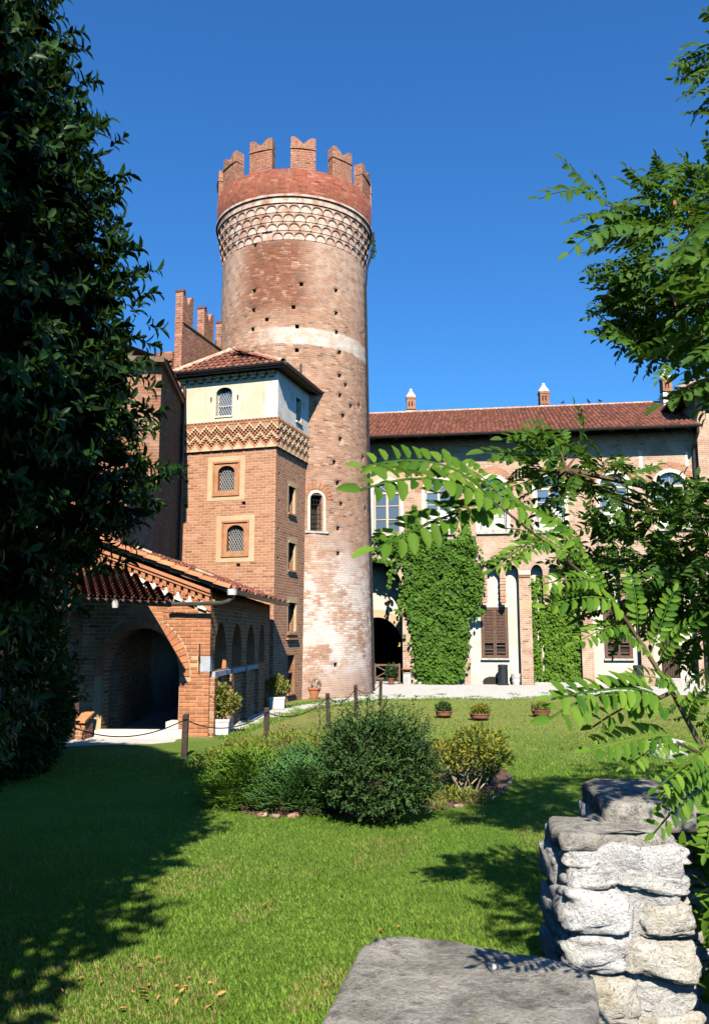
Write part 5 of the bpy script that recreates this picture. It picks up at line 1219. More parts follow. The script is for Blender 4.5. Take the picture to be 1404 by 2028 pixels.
# ------------------------------------------------------------ evergreen magnolia trees on the left
MAGZ = np.array([.4, .9, 1.57, 1.93, 2.22, 2.65, 2.87, 3.46, 3.77, 4.16, 4.69, 5.32, 5.71, 5.88, 6.43, 7.1, 8.0, 8.7, 9.3]); MAGR = np.array([2.0, 2.2, 2.42, 2.58, 2.75, 2.95, 3.05, 3.18, 3.15, 3.08, 2.95, 2.85, 2.74, 2.53, 2.42, 2.15, 1.65, 1.1, .1])
T6L = t6([.12, .5, .44, .03], .22, .22)
def magnolia(c, label, scale=1.0, zscale=1.0, n_spray=7000, n_in=46000, parts=True, vis=True):
    c = Vector(c); t = empty('magnolia_tree', c, label, 'tree', 'evergreen trees on the left')
    mb = MB(); branch(mb, c, c + Vector((.1, .1, 8.5 * zscale)), .2, .05, n=9, wob=.02)
    for k in range(22):
        z = (1.0 + 7 * k / 22) * zscale; a = k * 2.4; r = np.interp(z / zscale, MAGZ, MAGR) * .75 * scale
        branch(mb, c + Vector((0, 0, z * .8)), c + Vector((r * math.cos(a), r * math.sin(a), z + .2)), .06, .015)
    mb.build('trunk', M['bark'], t)
    cc = np.array(c)
    def shell(n, lo, hi, az=None):
        z = rng.uniform(.45, 9.2, n); w = np.interp(z, MAGZ, MAGR) / 3.2
        keep = rng.random(n) < w + .08; z = z[keep]; n = len(z)
        a = rng.uniform(-math.pi, math.pi, n) if az is None else rng.uniform(az[0], az[1], n)
        lump = 1 + .02 * np.sin(a * 5 + z * 2.1) + .03 * np.sin(z * 4.4 + 1.2 * np.sin(a * 3)) + .03 * np.sin(a * 13 + z * 6)
        r = np.interp(z, MAGZ, MAGR) * lump * rng.uniform(lo, hi, n)
        d = np.stack([np.cos(a), np.sin(a), np.zeros(n)], 1)
        return cc + d * r[:, None] * scale + np.array([0, 0, 1]) * z[:, None] * zscale, d
    P, d = shell(n_in, .55, .93); n = len(P)
    D = unit(d + rng.normal(size=(n, 3)) * .7); N = unit(rng.normal(size=(n, 3)) * .6 + [0, 0, .8] + d * .6)
    inner = leaf_cloud(P, D, N, .2 * rng.uniform(.8, 1.3, n), .1)
    SP, sd_ = shell(n_spray, .84, 1.0, (-2.7, .9) if vis else None); m = len(SP); K = 9
    ax = unit(sd_ + rng.normal(size=(m, 3)) * .45 + [0, 0, .25]); P2 = np.repeat(SP, K, 0); ax2 = np.repeat(ax, K, 0)
    th = np.tile(np.arange(K) * 2.4, m) + np.repeat(rng.uniform(0, 6, m), K)
    u = unit(np.cross(ax2, [0.1, .2, 1.0])); v = np.cross(ax2, u); rad = u * np.cos(th)[:, None] + v * np.sin(th)[:, None]
    tt = np.tile(np.linspace(0, .13, K), m)[:, None]
    D2 = unit(rad + ax2 * rng.uniform(.3, 1.3, (m * K, 1))); N2 = unit(ax2 - rad * .3 + [0, 0, .5])
    P2 = P2 + ax2 * tt; L2 = rng.uniform(.06, .108, m * K); 
    o1 = leaf_object('crown', [inner], M['magnolia_shade'], t)
    sel = np.zeros(len(P2), bool)
    if parts:
        # the leaves that show largest: nearest to the camera inside the frame
        q = P2 - np.array([0, 0, CAM_H]); inf = (q[:, 0] / q[:, 1] > -.42) & (q[:, 1] > 1) & ((P2[:, 1] - cc[1]) < (P2[:, 0] - cc[0]) * .6)
        idx = np.where(inf)[0]; idx = idx[np.argsort(np.linalg.norm(q[idx], axis=1))][:296]; sel[idx] = True
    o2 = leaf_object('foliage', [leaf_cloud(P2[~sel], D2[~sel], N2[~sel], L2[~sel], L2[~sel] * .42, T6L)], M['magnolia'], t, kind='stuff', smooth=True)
    if parts:
        V, F, I = leaf_cloud(np.zeros((1, 3)), np.array([[0, 1., 0]]), np.array([[0, 0, 1.]]), 1.0, .42, T6L)
        lm = fast_mesh('leaf', V, F, M['magnolia'], None, True)
        for i in np.where(sel)[0]:
            y = Vector(D2[i]); x = y.cross(Vector(N2[i])).normalized(); z = x.cross(y)
            link('leaf', lm, o1, P2[i], Matrix((x, y, z)).transposed().to_euler(), (L2[i],) * 3)
    return t
magnolia((-4.6, 5.2, 0), 'tall dark evergreen tree with glossy leaves filling the left edge')
magnolia((-4.1, .9, 0), 'second dark evergreen tree whose shadow lies on the near lawn', .93, 1.35, n_spray=400, n_in=24000, parts=False, vis=False)

hd = Vector((-5.5, 12.6, 0)); lh = empty('laurel_bush', hd, 'dark evergreen bush in deep shade at the lower left edge', 'bush')
leaf_object('foliage', [blob((-5.5, 12.7, 1.0), (1.15, 1.7, 1.5), 9000, .16, .06, 301, .55, .1, .2, flat_bottom=.02), sprigs((-5.5, 12.7, 1.0), (1.2, 1.75, 1.55), 900, .14, 8, .12, .045, 302, .2, .3)], M['magnolia'], lh)
mb = MB(); [branch(mb, hd, hd + Vector((.6 * math.cos(k), .8 * math.sin(k), 1.4)), .04, .01) for k in range(7)]; mb.build('stem', M['bark'], lh)
# ------------------------------------------------------------ compound robinia leaves
def compound(n_pair, L, l, w, arc, name, mat, seed, twist=.25):
    r = np.random.default_rng(seed); P, D, N, LL = [], [], [], []
    pts = []
    for k in range(n_pair * 2 + 1):
        t = .14 + .86 * (k // 2) / n_pair if k < n_pair * 2 else 1.0
        p = np.array([0.06 * L * math.sin(2.2 * t + seed), L * t, arc * L * 4 * t * (1 - t) - .12 * L * t * t])
        s = -1 if k % 2 else 1
        if k == n_pair * 2: d = np.array([0, 1, -.1]); s = 0
        else: d = np.array([s * 1.0, .42 + .2 * r.normal(), -.10 + twist * r.normal() * .5])
        P.append(p + np.array([s * .004, 0, 0])); D.append(d); N.append(np.array([.25 * r.normal(), .25 * r.normal(), 1.0])); LL.append(l * (1 - .25 * abs(t - .45)) * r.uniform(.85, 1.1))
    P, D, N, LL = map(np.array, (P, D, N, LL))
    V, F, I = leaf_cloud(P, D, N, LL, LL * w, t6([.22, .5, .46, .14], .17, .26))
    # rachis as a thin three-sided tube of quads
    rs = [np.array([0.06 * L * math.sin(2.2 * t + seed), L * t, arc * L * 4 * t * (1 - t) - .12 * L * t * t]) for t in np.linspace(0, 1, 8)]
    q = []; 
    for p in rs: q += [p + np.array([.0022, 0, 0]), p + np.array([-.0022, 0, 0]), p + np.array([0, 0, -.003])]
    FR = []
    for i in range(7):
        for k in range(3): a, b = i * 3 + k, i * 3 + (k + 1) % 3; FR.append([a, b, b + 3, a + 3])
    off = len(V); V = np.concatenate([V, np.array(q)]); F = np.concatenate([F, np.array(FR) + off]); rd = np.concatenate([np.repeat(r.random(len(P)), 6), np.full(len(FR), .5)])
    return (V, F, rd)
RV = [compound(11, .22, .036, .47, a, 'leaf', None, k) for k, a in enumerate((.10, .16, .05, .13))]
RV2 = [compound(7, .27, .064, .5, a, 'leaf', None, k + 10) for k, a in enumerate((.08, .14, -.04, .1))]
ROBM = [fast_mesh('leaf', V, F, M['robinia'], r, True) for V, F, r in RV]
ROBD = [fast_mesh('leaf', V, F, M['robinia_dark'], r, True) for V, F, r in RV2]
def frame_from(y, n):
    y = Vector(y).normalized(); x = y.cross(Vector(n)).normalized(); z = x.cross(y); return Matrix((x, y, z)).transposed()
# near sapling whose shoots hang in front of the wing and the lawn
sap_base = Vector((1.75, 2.75, 0))
sap = empty('robinia_sapling', sap_base, 'bright green robinia shoot with pinnate leaves crossing in front of the wing', 'sapling')
stem = [sap_base, Vector((1.35, 2.6, .9)), at(1420, 1540, 2.35), at(1330, 1370, 2.3), at(1240, 1230, 2.25), at(1150, 1135, 2.2), at(1080, 1075, 2.1), at(1010, 1020, 2.0), at(965, 985, 1.95)]
mb = MB(); mb.tube(stem, [.016, .012, .009, .007, .0055, .0045, .0035, .003, .002], 7); mb.tube([at(1330, 1370, 2.3), at(1290, 1390, 2.2), at(1240, 1400, 2.1)], [.006, .005, .003], 6); mb.tube([at(1404, 1500, 2.34), at(1340, 1470, 2.2)], [.006, .004], 6); mb.build('stem', M['twig'], sap)
near = [  # pixel start, pixel end, depth start, depth end, tilt of the leaf plane
    ((985, 1005), (735, 945), 1.95, 1.75, .75), ((960, 985), (725, 905), 1.95, 1.9, 1.1), ((1000, 1015), (745, 1045), 2.0, 1.8, .9), ((1005, 1010), (820, 1050), 2.0, 1.9, .5), ((1010, 1020), (890, 905), 2.0, 2.1, .5),
    ((1060, 1060), (880, 955), 2.1, 1.95, .8), ((1080, 1070), (975, 1110), 2.1, 2.0, .8), ((1100, 1085), (1000, 1095), 2.15, 2.0, .6), ((1130, 1110), (1010, 1040), 2.15, 2.1, .9), ((1150, 1130), (1030, 985), 2.2, 2.2, .4), ((1160, 1140), (1090, 1010), 2.2, 2.3, .6),
    ((1190, 1165), (1070, 1140), 2.2, 2.1, .8), ((1200, 1180), (1130, 1090), 2.2, 2.25, .5), ((1240, 1230), (1095, 1185), 2.25, 2.1, .9), ((1250, 1245), (1140, 1250), 2.25, 2.1, .6), ((1260, 1255), (1260, 1130), 2.25, 2.3, .7), ((1290, 1300), (1180, 1240), 2.3, 2.2, .7), ((1300, 1310), (1380, 1220), 2.3, 2.2, .8), ((1280, 1290), (1340, 1170), 2.3, 2.3, .5),
    ((1310, 1385), (1105, 1352), 2.2, 2.05, .95), ((1300, 1390), (1110, 1405), 2.2, 2.0, .6), ((1330, 1420), (1185, 1420), 2.25, 2.1, .8), ((1345, 1470), (1180, 1458), 2.25, 2.1, .9), ((1345, 1475), (1235, 1500), 2.25, 2.15, .6), ((1360, 1430), (1400, 1330), 2.3, 2.2, .6), ((1350, 1400), (1260, 1330), 2.3, 2.2, .7), ((1340, 1385), (1430, 1390), 2.3, 2.2, .7), ((1400, 1480), (1300, 1540), 2.35, 2.2, .8), ((1410, 1520), (1320, 1590), 2.35, 2.25, .9), ((1420, 1550), (1300, 1640), 2.4, 2.3, 1.0), ((1425, 1560), (1390, 1680), 2.4, 2.3, .6), ((1395, 1470), (1430, 1400), 2.35, 2.3, .6)]
for k, (a, b, ya, yb, tl) in enumerate(near):
    p, q = at(*a, ya), at(*b, yb); me = ROBM[k % 4]; L = (q - p).length
    n = Vector((random.uniform(-.2, .2), -tl, .75)).normalized()
    link('leaf', me, sap, p, frame_from(q - p, n).to_euler(), (L / .22, L / .22, L / .22) if L < .4 else (1.7,) * 3)
# the robinia tree standing out of frame on the right, crown reaching in
rb = Vector((3.9, 5.6, 0)); rob = empty('robinia_tree', rb, 'robinia tree with dark pinnate crown and brown pods at the right edge', 'tree')
mb = MB(); tr = [rb, rb + Vector((-.1, 0, 1.2)), rb + Vector((-.3, -.1, 2.4)), rb + Vector((-.2, -.2, 4.2)), rb + Vector((-.4, -.3, 6.0))]; mb.tube(tr, [.13, .11, .09, .07, .03], 9); mb.build('trunk', M['bark'], rob)
blobs = [(at(1400, 520, 5.2), (.52, .8, .58), 430, 1), (at(1320, 610, 5.2), (.30, .4, .22), 170, 2), (at(1330, 1120, 4.6), (.52, .8, .31), 235, 3), (at(1120, 930, 4.3), (.24, .3, .12), 24, 4), (at(1395, 1190, 4.6), (.30, .6, .38), 150, 5), (at(1165, 965, 4.4), (.22, .3, .12), 26, 6), (at(1440, 130, 5.2), (.14, .3, .28), 26, 7),
         (at(1445, 390, 5.3), (.2, .4, .26), 50, 8), (Vector((4.5, 6.2, 5.2)), (1.0, 1.3, 1.2), 420, 9), (Vector((3.3, 5.6, 5.0)), (.8, .8, .7), 260, 13), (Vector((1.62, 2.6, 3.1)), (.45, .7, .5), 190, 14), (Vector((3.2, 4.8, 2.7)), (.7, .9, .8), 150, 10), (Vector((3.9, 7.4, 1.5)), (.8, 1.0, .7), 130, 11), (Vector((2.75, 4.6, 1.15)), (.5, .6, .4), 60, 12)]
mb = MB()
for c, rad, n, sd2 in blobs:
    k0 = min(tr, key=lambda p: (p - (c - Vector((0, 0, .3)))).length); branch(mb, k0, c, .035, .012, n=5)
    for _ in range(9):
        d = Vector(rand_dirs(1)[0]); e = c + Vector((d.x * rad[0], d.y * rad[1], d.z * rad[2])) * .8; branch(mb, c, e, .010, .004, n=3)
mb.build('branches', M['twig'], rob)
cand = []
for c, rad, n, sd2 in blobs:
    d = rand_dirs(n); R = lumpy(d, sd2, .35, 5) * rng.uniform(.35, 1.0, n) ** .6; P = np.array(c) + d * R[:, None] * np.array(rad)
    D = unit(d * np.array([1, 1, .6]) + rng.normal(size=(n, 3)) * .5 + [-.15, 0, -.05]); N = unit(rng.normal(size=(n, 3)) * .45 + [0, -.25, 1.0])
    cand += [(Vector(p), Vector(q), Vector(m)) for p, q, m in zip(P, D, N)]
# arms reaching left into the sky
for a, b, y in (((1200, 405), (1075, 378), 4.6), ((1190, 395), (1122, 312), 4.6), ((1200, 400), (1180, 345), 4.6), ((1230, 430), (1135, 425), 4.6), ((1240, 445), (1130, 488), 4.6), ((1250, 440), (1150, 455), 4.6), ((1260, 430), (1210, 395), 4.7), ((1300, 390), (1235, 348), 4.8), ((1320, 410), (1240, 395), 4.8), ((1330, 390), (1262, 345), 4.8), ((1345, 360), (1310, 340), 4.9), ((1270, 690), (1190, 620), 5.0), ((1290, 720), (1190, 655), 5.0), ((1320, 720), (1300, 750), 5.0), ((1390, 110), (1342, 122), 5.2), ((1404, 95), (1358, 88), 5.2), ((1410, 140), (1376, 155), 5.2), ((1300, 560), (1195, 525), 5.0), ((1290, 600), (1205, 580), 5.0),
                ((1110, 900), (965, 885), 4.2), ((1100, 880), (1000, 860), 4.2), ((1120, 880), (1060, 855), 4.2), ((1130, 900), (1160, 900), 4.2), ((1100, 930), (985, 965), 4.2), ((1230, 960), (1285, 955), 4.3), ((1060, 920), (985, 905), 4.2)):
    p, q = at(*a, y), at(*b, y - .1); cand.append((p, q - p, Vector((random.uniform(-.3, .3), -.7, .7))))
def frame_key(c):
    p = c[0]; u = CX + FPX * p.x / max(p.y, .1); return (0 if u < 1450 else 1, p.y)
cand.sort(key=frame_key)
crownV, crownF, crownR = [], [], []; off = 0
crown_parent = None
for i, (p, d, n) in enumerate(cand):
    Lk = random.uniform(.6, 1.0) if d.length < 1.01 and abs(d.length - 1) < .01 else d.length / .27
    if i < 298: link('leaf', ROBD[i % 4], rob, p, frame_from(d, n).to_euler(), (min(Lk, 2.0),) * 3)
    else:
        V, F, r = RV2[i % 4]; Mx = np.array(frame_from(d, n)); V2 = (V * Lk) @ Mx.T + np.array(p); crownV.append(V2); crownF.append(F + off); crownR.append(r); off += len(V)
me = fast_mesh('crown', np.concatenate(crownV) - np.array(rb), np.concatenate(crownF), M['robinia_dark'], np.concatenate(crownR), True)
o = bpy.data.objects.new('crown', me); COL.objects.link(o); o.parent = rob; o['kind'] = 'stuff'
for u, v, y in ((1335, 395, 4.7), (1365, 410, 4.75), (1362, 440, 4.8), (1288, 520, 4.7), (1330, 570, 4.6), (1375, 575, 4.6), (1335, 585, 4.62), (1390, 650, 4.7)):
    mb = MB(); p = at(u, v, y)
    mb.prism([(-.009, 0), (.008, -.004), (.012, -.045), (0, -.065), (-.01, -.04)], lambda a, z, d_, q=p: q + Vector((a, d_, z)), 0, .004)
    mb.build('seed_pod', M['pod'], rob)

# ------------------------------------------------------------ ivy on the wing
def on_wing(u, v, off):
    a = at(u, v, 10) - Vector((0, 0, CAM_H)); n = FN; o = Vector((0, 0, CAM_H)); b = FB + FN * off
    k = (b - o).dot(n) / a.dot(n); return o + a * k
def in_poly(x, y, poly):
    c = False; j = len(poly) - 1
    for i in range(len(poly)):
        if (poly[i][1] > y) != (poly[j][1] > y) and x < (poly[j][0] - poly[i][0]) * (y - poly[i][1]) / (poly[j][1] - poly[i][1]) + poly[i][0]: c = not c
        j = i
    return c
def in_poly_np(x, y, poly):
    c = np.zeros(len(x), bool); j = len(poly) - 1
    for i in range(len(poly)):
        (xi, yi), (xj, yj) = poly[i], poly[j]
        if yi != yj: c ^= ((yi > y) != (yj > y)) & (x < (xj - xi) * (y - yi) / (yj - yi) + xi)
        j = i
    return c
def ivy(label, poly, n, off0, off1, mat, size, extra=(), gaps=(), stems=()):
    t = empty('ivy', on_wing(sum(p[0] for p in poly) / len(poly), 1345, off0), label, 'ivy')
    us = [p[0] for p in poly]; vs_ = [p[1] for p in poly]; P = []
    while len(P) < n:
        u, v = random.uniform(min(us) - 6, max(us) + 6), random.uniform(min(vs_) - 6, max(vs_) + 6)
        jt = 8 if random.random() < .2 else 3.5
        if not in_poly(u + random.gauss(0, jt), v + random.gauss(0, jt), poly): continue
        if any(((u - a) / c_) ** 2 + ((v - b) / d_) ** 2 < random.uniform(.6, 1.3) for a, b, c_, d_ in gaps): continue
        lump = .5 + .5 * math.sin(u * .12 + 2 * math.sin(v * .06)) * math.sin(v * .09 + u * .03)
        P.append(on_wing(u, v, off0 + (off1 - off0) * (.35 * random.random() + .65 * lump)))
    for pts, m in extra:
        for _ in range(m):
            k = random.randrange(len(pts) - 1); s = random.random(); u = pts[k][0] + (pts[k + 1][0] - pts[k][0]) * s + random.gauss(0, 2); v = pts[k][1] + (pts[k + 1][1] - pts[k][1]) * s + random.gauss(0, 2.5); P.append(on_wing(u, v, min(off0, .0) - .06 if off0 < .2 else off0))
    P = np.array(P); m = len(P); D = unit(np.array([0, -.35, -1.0]) + rng.normal(size=(m, 3)) * .45); N = unit(np.array([-.1, -1.0, .45]) + rng.normal(size=(m, 3)) * .4)
    leaf_object('foliage', [leaf_cloud(P, D, N, size * rng.uniform(.5, 1.45, m), size * rng.uniform(.6, 1.15, m))], mat, t)
    mb = MB()
    for s in stems: mb.tube([on_wing(u, v, off0 + .04) for u, v in s], [.05 - .03 * k / len(s) for k in range(len(s))], 6)
    mb.build('stem', M['pale_stem'], t)
big = [(740, 1066), (775, 1062), (806, 1058), (812, 1022), (824, 1018), (832, 1052), (870, 1064), (905, 1070), (918, 1045), (924, 1038), (930, 1062), (946, 1078), (936, 1105), (952, 1125), (954, 1165), (945, 1195), (928, 1216), (926, 1262), (918, 1300), (916, 1346), (832, 1350), (822, 1290), (816, 1240), (808, 1200), (798, 1160), (806, 1120), (790, 1098), (772, 1074)]
ivy('dense dark green ivy pillar climbing the wing between gateway and shuttered window', big, 7800, -.05, -.32, M['ivy_dark'], .16,
    (([(741, 1066), (790, 1070)], 60), ([(741, 1085), (765, 1090), (800, 1098)], 70), ([(741, 1102), (790, 1118)], 60), ([(935, 1118), (970, 1110), (1000, 1095)], 70), ([(822, 1020), (818, 1000)], 30), ([(922, 1040), (920, 1015)], 30), ([(776, 1125), (770, 1160)], 30), ([(795, 1170), (790, 1215)], 40), ([(930, 1212), (958, 1208)], 50)), ((812, 1135, 7, 9), (872, 1140, 7, 8), (920, 1160, 5, 8)), ([(870, 1350), (860, 1250), (850, 1150)], [(885, 1350), (900, 1240), (910, 1120)]))
ivy('light green ivy covering the recess between two wing pilasters', [(1053, 1160), (1066, 1140), (1074, 1180), (1086, 1190), (1095, 1165), (1108, 1150), (1118, 1200), (1130, 1140), (1144, 1160), (1147, 1345), (1055, 1346)], 3300, .41, .2, M['ivy'], .13, (), ((1066, 1190, 4, 25), (1075, 1300, 4, 40), (1066, 1260, 3, 25)), ([(1074, 1345), (1072, 1290), (1064, 1220), (1062, 1150)], [(1068, 1345), (1070, 1300)]))
# small tuft growing from the tower parapet
tuft = empty('wall_plant', cyl(-.1, 16.9, 3.0), 'small green plant sprouting from the tower edge under the battlements', 'plant')
leaf_object('foliage', [blob(tuple(cyl(-.1, 16.6, 3.02)), (.07, .1, .45), 160, .09, .05, 5)], M['ivy'], tuft)

# ------------------------------------------------------------ planting bed and its shrubs
bed = [gnd(u, v) for u, v in ((480, 1612), (560, 1618), (640, 1612), (700, 1622), (790, 1618), (880, 1600), (950, 1592), (990, 1574), (1008, 1552), (1004, 1528), (975, 1505), (930, 1490), (860, 1470), (700, 1450), (560, 1470), (470, 1490), (420, 1520))]
sheet('bed_soil', bed, .004, M['soil'])
lit = leaf_object('bed_litter', [blob((x, y, .03), (.35, .3, .09), 170, .06, .02, i, .2, .7, flat_bottom=.006) for i, (x, y) in enumerate([(random.uniform(-1.4, 2.5), random.uniform(9.6, 13.5)) for _ in range(60)]) if in_poly(x, y, [(q.x, q.y) for q in bed])], M['cover'], None, 'low weeds and litter covering the soil of the planting bed', 'weeds', 'stuff')
edg = empty('bed_edging', gnd(760, 1630), 'low broken edging of bricks and stones round the planting bed', 'edging')
stm = [None] * 4
def stone_mesh(name, mat, seed, nu=12, nv=8, e=.45, amp=.10):
    r = np.random.default_rng(seed); mb = MB(); C = unit(r.normal(size=(10, 3))); h = r.uniform(-1, 1, 10); g = {}
    def pt(i, j):
        a = 2 * math.pi * i / nu; b = math.pi * (j / nv - .5); f = lambda x: math.copysign(abs(x) ** e, x)
        d = np.array([f(math.cos(b)) * f(math.cos(a)), f(math.cos(b)) * f(math.sin(a)), f(math.sin(b))]); dn = d / (np.linalg.norm(d) + 1e-9)
        return Vector(d * .5 * (1 + amp * float((np.exp(-5 * (1 - C @ dn)) * h).sum())))
    for i in range(nu):
        for j in range(nv):
            q = [pt(i, j), pt(i + 1, j), pt(i + 1, j + 1), pt(i, j + 1)]
            if j == 0: q = [q[0], q[2], q[3]]
            elif j == nv - 1: q = q[:3]
            mb.face(q, 0, True)
    return mb.mesh(name, mat, merge=True)
stm = [stone_mesh('edging_stone', M['edging'], 40 + k, 8, 6, .5, .15) for k in range(4)]
ep = [gnd(u, v) for u, v in ((480, 1614), (560, 1621), (640, 1615), (690, 1624))], [gnd(u, v) for u, v in ((870, 1604), (920, 1598), (952, 1594), (992, 1576), (1010, 1553), (1006, 1530))]
for line in ep:
    for k in range(len(line) - 1):
        L = (line[k + 1] - line[k]).length; m = max(1, int(L / .16))
        for q in range(m):
            if random.random() < .5: continue
            p = line[k].lerp(line[k + 1], (q + .5) / m); a = math.atan2(line[k + 1].y - line[k].y, line[k + 1].x - line[k].x)
            link('edging_stone', stm[random.randrange(4)], edg, p + Vector((0, 0, .02)), (random.uniform(-.2, .2), random.uniform(-.2, .2), a + random.uniform(-.3, .3)), (random.uniform(.08, .15), random.uniform(.05, .08), random.uniform(.03, .06)))
def shrub(name, base, label, cat='shrub', grp=None): return empty(name, base, label, cat, grp)
yb = Vector((.25, 9.45, 0)); s = shrub('round_shrub', yb, 'large dark green rounded shrub in the middle of the planting bed')
leaf_object('foliage', [blob((yb.x, yb.y, .58), (.52, .5, .50), 7000, .05, .022, 21, .5, .4, .3, flat_bottom=.06), sprigs((yb.x, yb.y, .58), (.56, .54, .52), 900, .09, 11, .048, .018, 21, .34, .55), sprigs((yb.x - .03, yb.y + .05, .86), (.44, .40, .26), 260, .13, 10, .045, .016, 22, .4, 1.2)], M['yew'], s)
mb = MB()
for k in range(9): a = k * .7; branch(mb, yb, yb + Vector((.35 * math.cos(a), .35 * math.sin(a), .55)), .02, .006, n=4)
mb.build('stem', M['bark'], s)
def juniper(base, rx, ry, h, n, label, mat, seed, LL=.28):
    s = shrub('juniper', base, label, 'shrub', 'low shrubs in the bed'); P, D, N, L = [], [], [], []
    r = np.random.default_rng(seed)
    for _ in range(n):
        a = r.uniform(0, 2 * math.pi); q = r.uniform(.0, 1) ** .6; b = np.array([base.x + rx * q * math.cos(a), base.y + ry * q * math.sin(a), h * (1 - .75 * q * q) * r.uniform(.35, 1)])
        d = unit(np.array([math.cos(a) * (.5 + q), math.sin(a) * (.5 + q), .55 + .4 * r.normal()])); side = unit(np.cross(d, [0, 0, 1.0])); ln = LL * r.uniform(.7, 1.3)
        for k in range(9):
            t = k / 8; p = b + d * ln * t + np.array([0, 0, -.12 * ln * t * t]); sg = 1 if k % 2 else -1
            P.append(p); D.append(d * .8 + side * sg * .8 + np.array([0, 0, .15])); N.append([0, -.2, 1.0]); L.append(.085 * (1.15 - .6 * t))
    P, D, N, L = map(np.array, (P, D, N, L)); leaf_object('foliage', [leaf_cloud(P, D, N, L, L * .26)], mat, s)
    mb = MB()
    for k in range(6): a = k * 1.05; branch(mb, base, base + Vector((rx * .6 * math.cos(a), ry * .6 * math.sin(a), h * .5)), .015, .005, n=3)
    mb.build('stem', M['bark'], s)
juniper(Vector((-.62, 10.5, 0)), .62, .75, .42, 900, 'feathery blue-green juniper left of the dark round shrub', M['juniper'], 3)
juniper(Vector((-1.38, 10.9, 0)), .45, .9, .5, 650, 'bright green low shrub half in the tree shadow', M['fern'], 4, .22)
juniper(Vector((-.55, 12.3, 0)), .65, .7, .40, 560, 'green juniper at the back of the bed behind the blue-green one', M['juniper'], 5)
cov = shrub('ground_cover', Vector((-1.2, 13.8, 0)), 'yellow-green ground cover between the rope posts and the junipers', 'ground cover')
parts = [blob((x, y, .08), (.5, .6, .26), 900, .06, .03, i, .4, .5, .3, flat_bottom=.01) for i, (x, y) in enumerate(((-2.0, 13.0), (-1.6, 13.9), (-1.1, 13.2), (-.7, 14.2), (-.2, 13.4), (-1.2, 14.9), (-.5, 15.3), (-1.9, 14.5), (.1, 14.6), (-1.55, 12.3)))]
o = leaf_object('foliage', parts, M['cover'], cov); o['kind'] = 'stuff'
yl = Vector((1.45, 10.9, 0)); s = shrub('yellow_shrub', yl, 'open shrub with yellowing leaves and pale stems right of the round shrub')
mb = MB(); tips = []
for k in range(11):
    a = k * .571 + .2; tip = yl + Vector((.36 * math.cos(a), .3 * math.sin(a), .42 + .22 * random.random())); branch(mb, yl + Vector((random.uniform(-.12, .12), random.uniform(-.08, .08), 0)), tip, .012, .004, n=4, wob=.12); tips.append(tip)
mb.build('stem', M['pale_stem'], s)
leaf_object('foliage', [blob(tuple(p + Vector((0, 0, .04))), (.2, .2, .15), 100, .075, .032, 60 + i, .3, .3) for i, p in enumerate(tips)] + [blob((yl.x + .15, yl.y + .2, .6), (.32, .3, .2), 380, .07, .03, 80, .4)], M['yellow_leaf'], s)
s2 = shrub('low_green_shrub', Vector((1.6, 11.6, 0)), 'small dark green shrub behind the yellowing shrub')
leaf_object('foliage', [blob((1.62, 11.7, .28), (.36, .34, .3), 1700, .06, .025, 91, .5, .4, flat_bottom=.02)], M['yew'], s2)
sp = gnd(632, 1462); s = shrub('sapling', sp, 'thin reddish bare-looking sapling at the edge of the gravel', 'sapling'); mb = MB(); pts = branch(mb, sp, sp + Vector((.02, 0, .75)), .012, .003, n=5)
for k in range(14): z = .15 + .04 * k; a = k * 2.4; branch(mb, sp + Vector((0, 0, z)), sp + Vector((.22 * math.cos(a) * (1 - z * .8), .2 * math.sin(a), z + .12)), .004, .002, n=2)
mb.build('stem', M['bark'], s); leaf_object('foliage', [blob((sp.x, sp.y, .42), (.24, .2, .34), 170, .045, .018, 99, .1, .3)], M['reddish'], s)
s = shrub('sapling', gnd(570, 1468), 'second reddish low sapling beside the nearer rope post', 'sapling'); leaf_object('foliage', [blob(tuple(gnd(570, 1468) + Vector((0, 0, .18))), (.35, .25, .18), 160, .05, .02, 98, .1, .5)], M['reddish'], s)

# ------------------------------------------------------------ rope fence
posts = [(110, 1498, .68), (365, 1500, .69), (527, 1482, .70), (651, 1443, .74), (705, 1418, .76), (753, 1396, .72)]
labs = ['dark rope-fence post deep in the tree shade', 'dark rope-fence post before the porch corner pier', 'dark rope-fence post near the white planter with yellow shrub', 'dark rope-fence post rising behind the round shrub', 'dark rope-fence post in the grass before the tower foot', 'dark rope-fence post farthest along the gravel, by the gateway']
tops = []
for k, ((u, v, h), lb) in enumerate(zip(posts, labs)):
    p = gnd(u, v); t = empty('rope_post', p, lb, 'post', 'posts of the rope fence'); mb = MB(); w = .046; ln = Vector((random.uniform(-.03, .03), random.uniform(-.02, .02), 0))
    b = [(-w, -w), (w, -w), (w, w), (-w, w)]
    for i in range(4): a_, c_ = b[i], b[(i + 1) % 4]; mb.face([p + Vector((*a_, -.05)), p + Vector((*c_, -.05)), p + Vector((*c_, h)) + ln, p + Vector((*a_, h)) + ln])
    for i in range(4): a_, c_ = b[i], b[(i + 1) % 4]; mb.face([p + Vector((*a_, h)) + ln, p + Vector((*c_, h)) + ln, p + Vector((c_[0] * .7, c_[1] * .7, h + .02)) + ln, p + Vector((a_[0] * .7, a_[1] * .7, h + .02)) + ln])
    mb.face([p + Vector((a_[0] * .7, a_[1] * .7, h + .02)) + ln for a_ in b]); mb.build('shaft', M['post_wood'], t)
    mb = MB(); mb.tube([p + Vector((-.05, -.05, h - .06)) + ln, p + Vector((0, -.075, h - .06)) + ln, p + Vector((.05, -.05, h - .06)) + ln], .008, 5); mb.build('eyelet', M['iron'], t); tops.append(p + Vector((0, -.06, h - .07)) + ln)
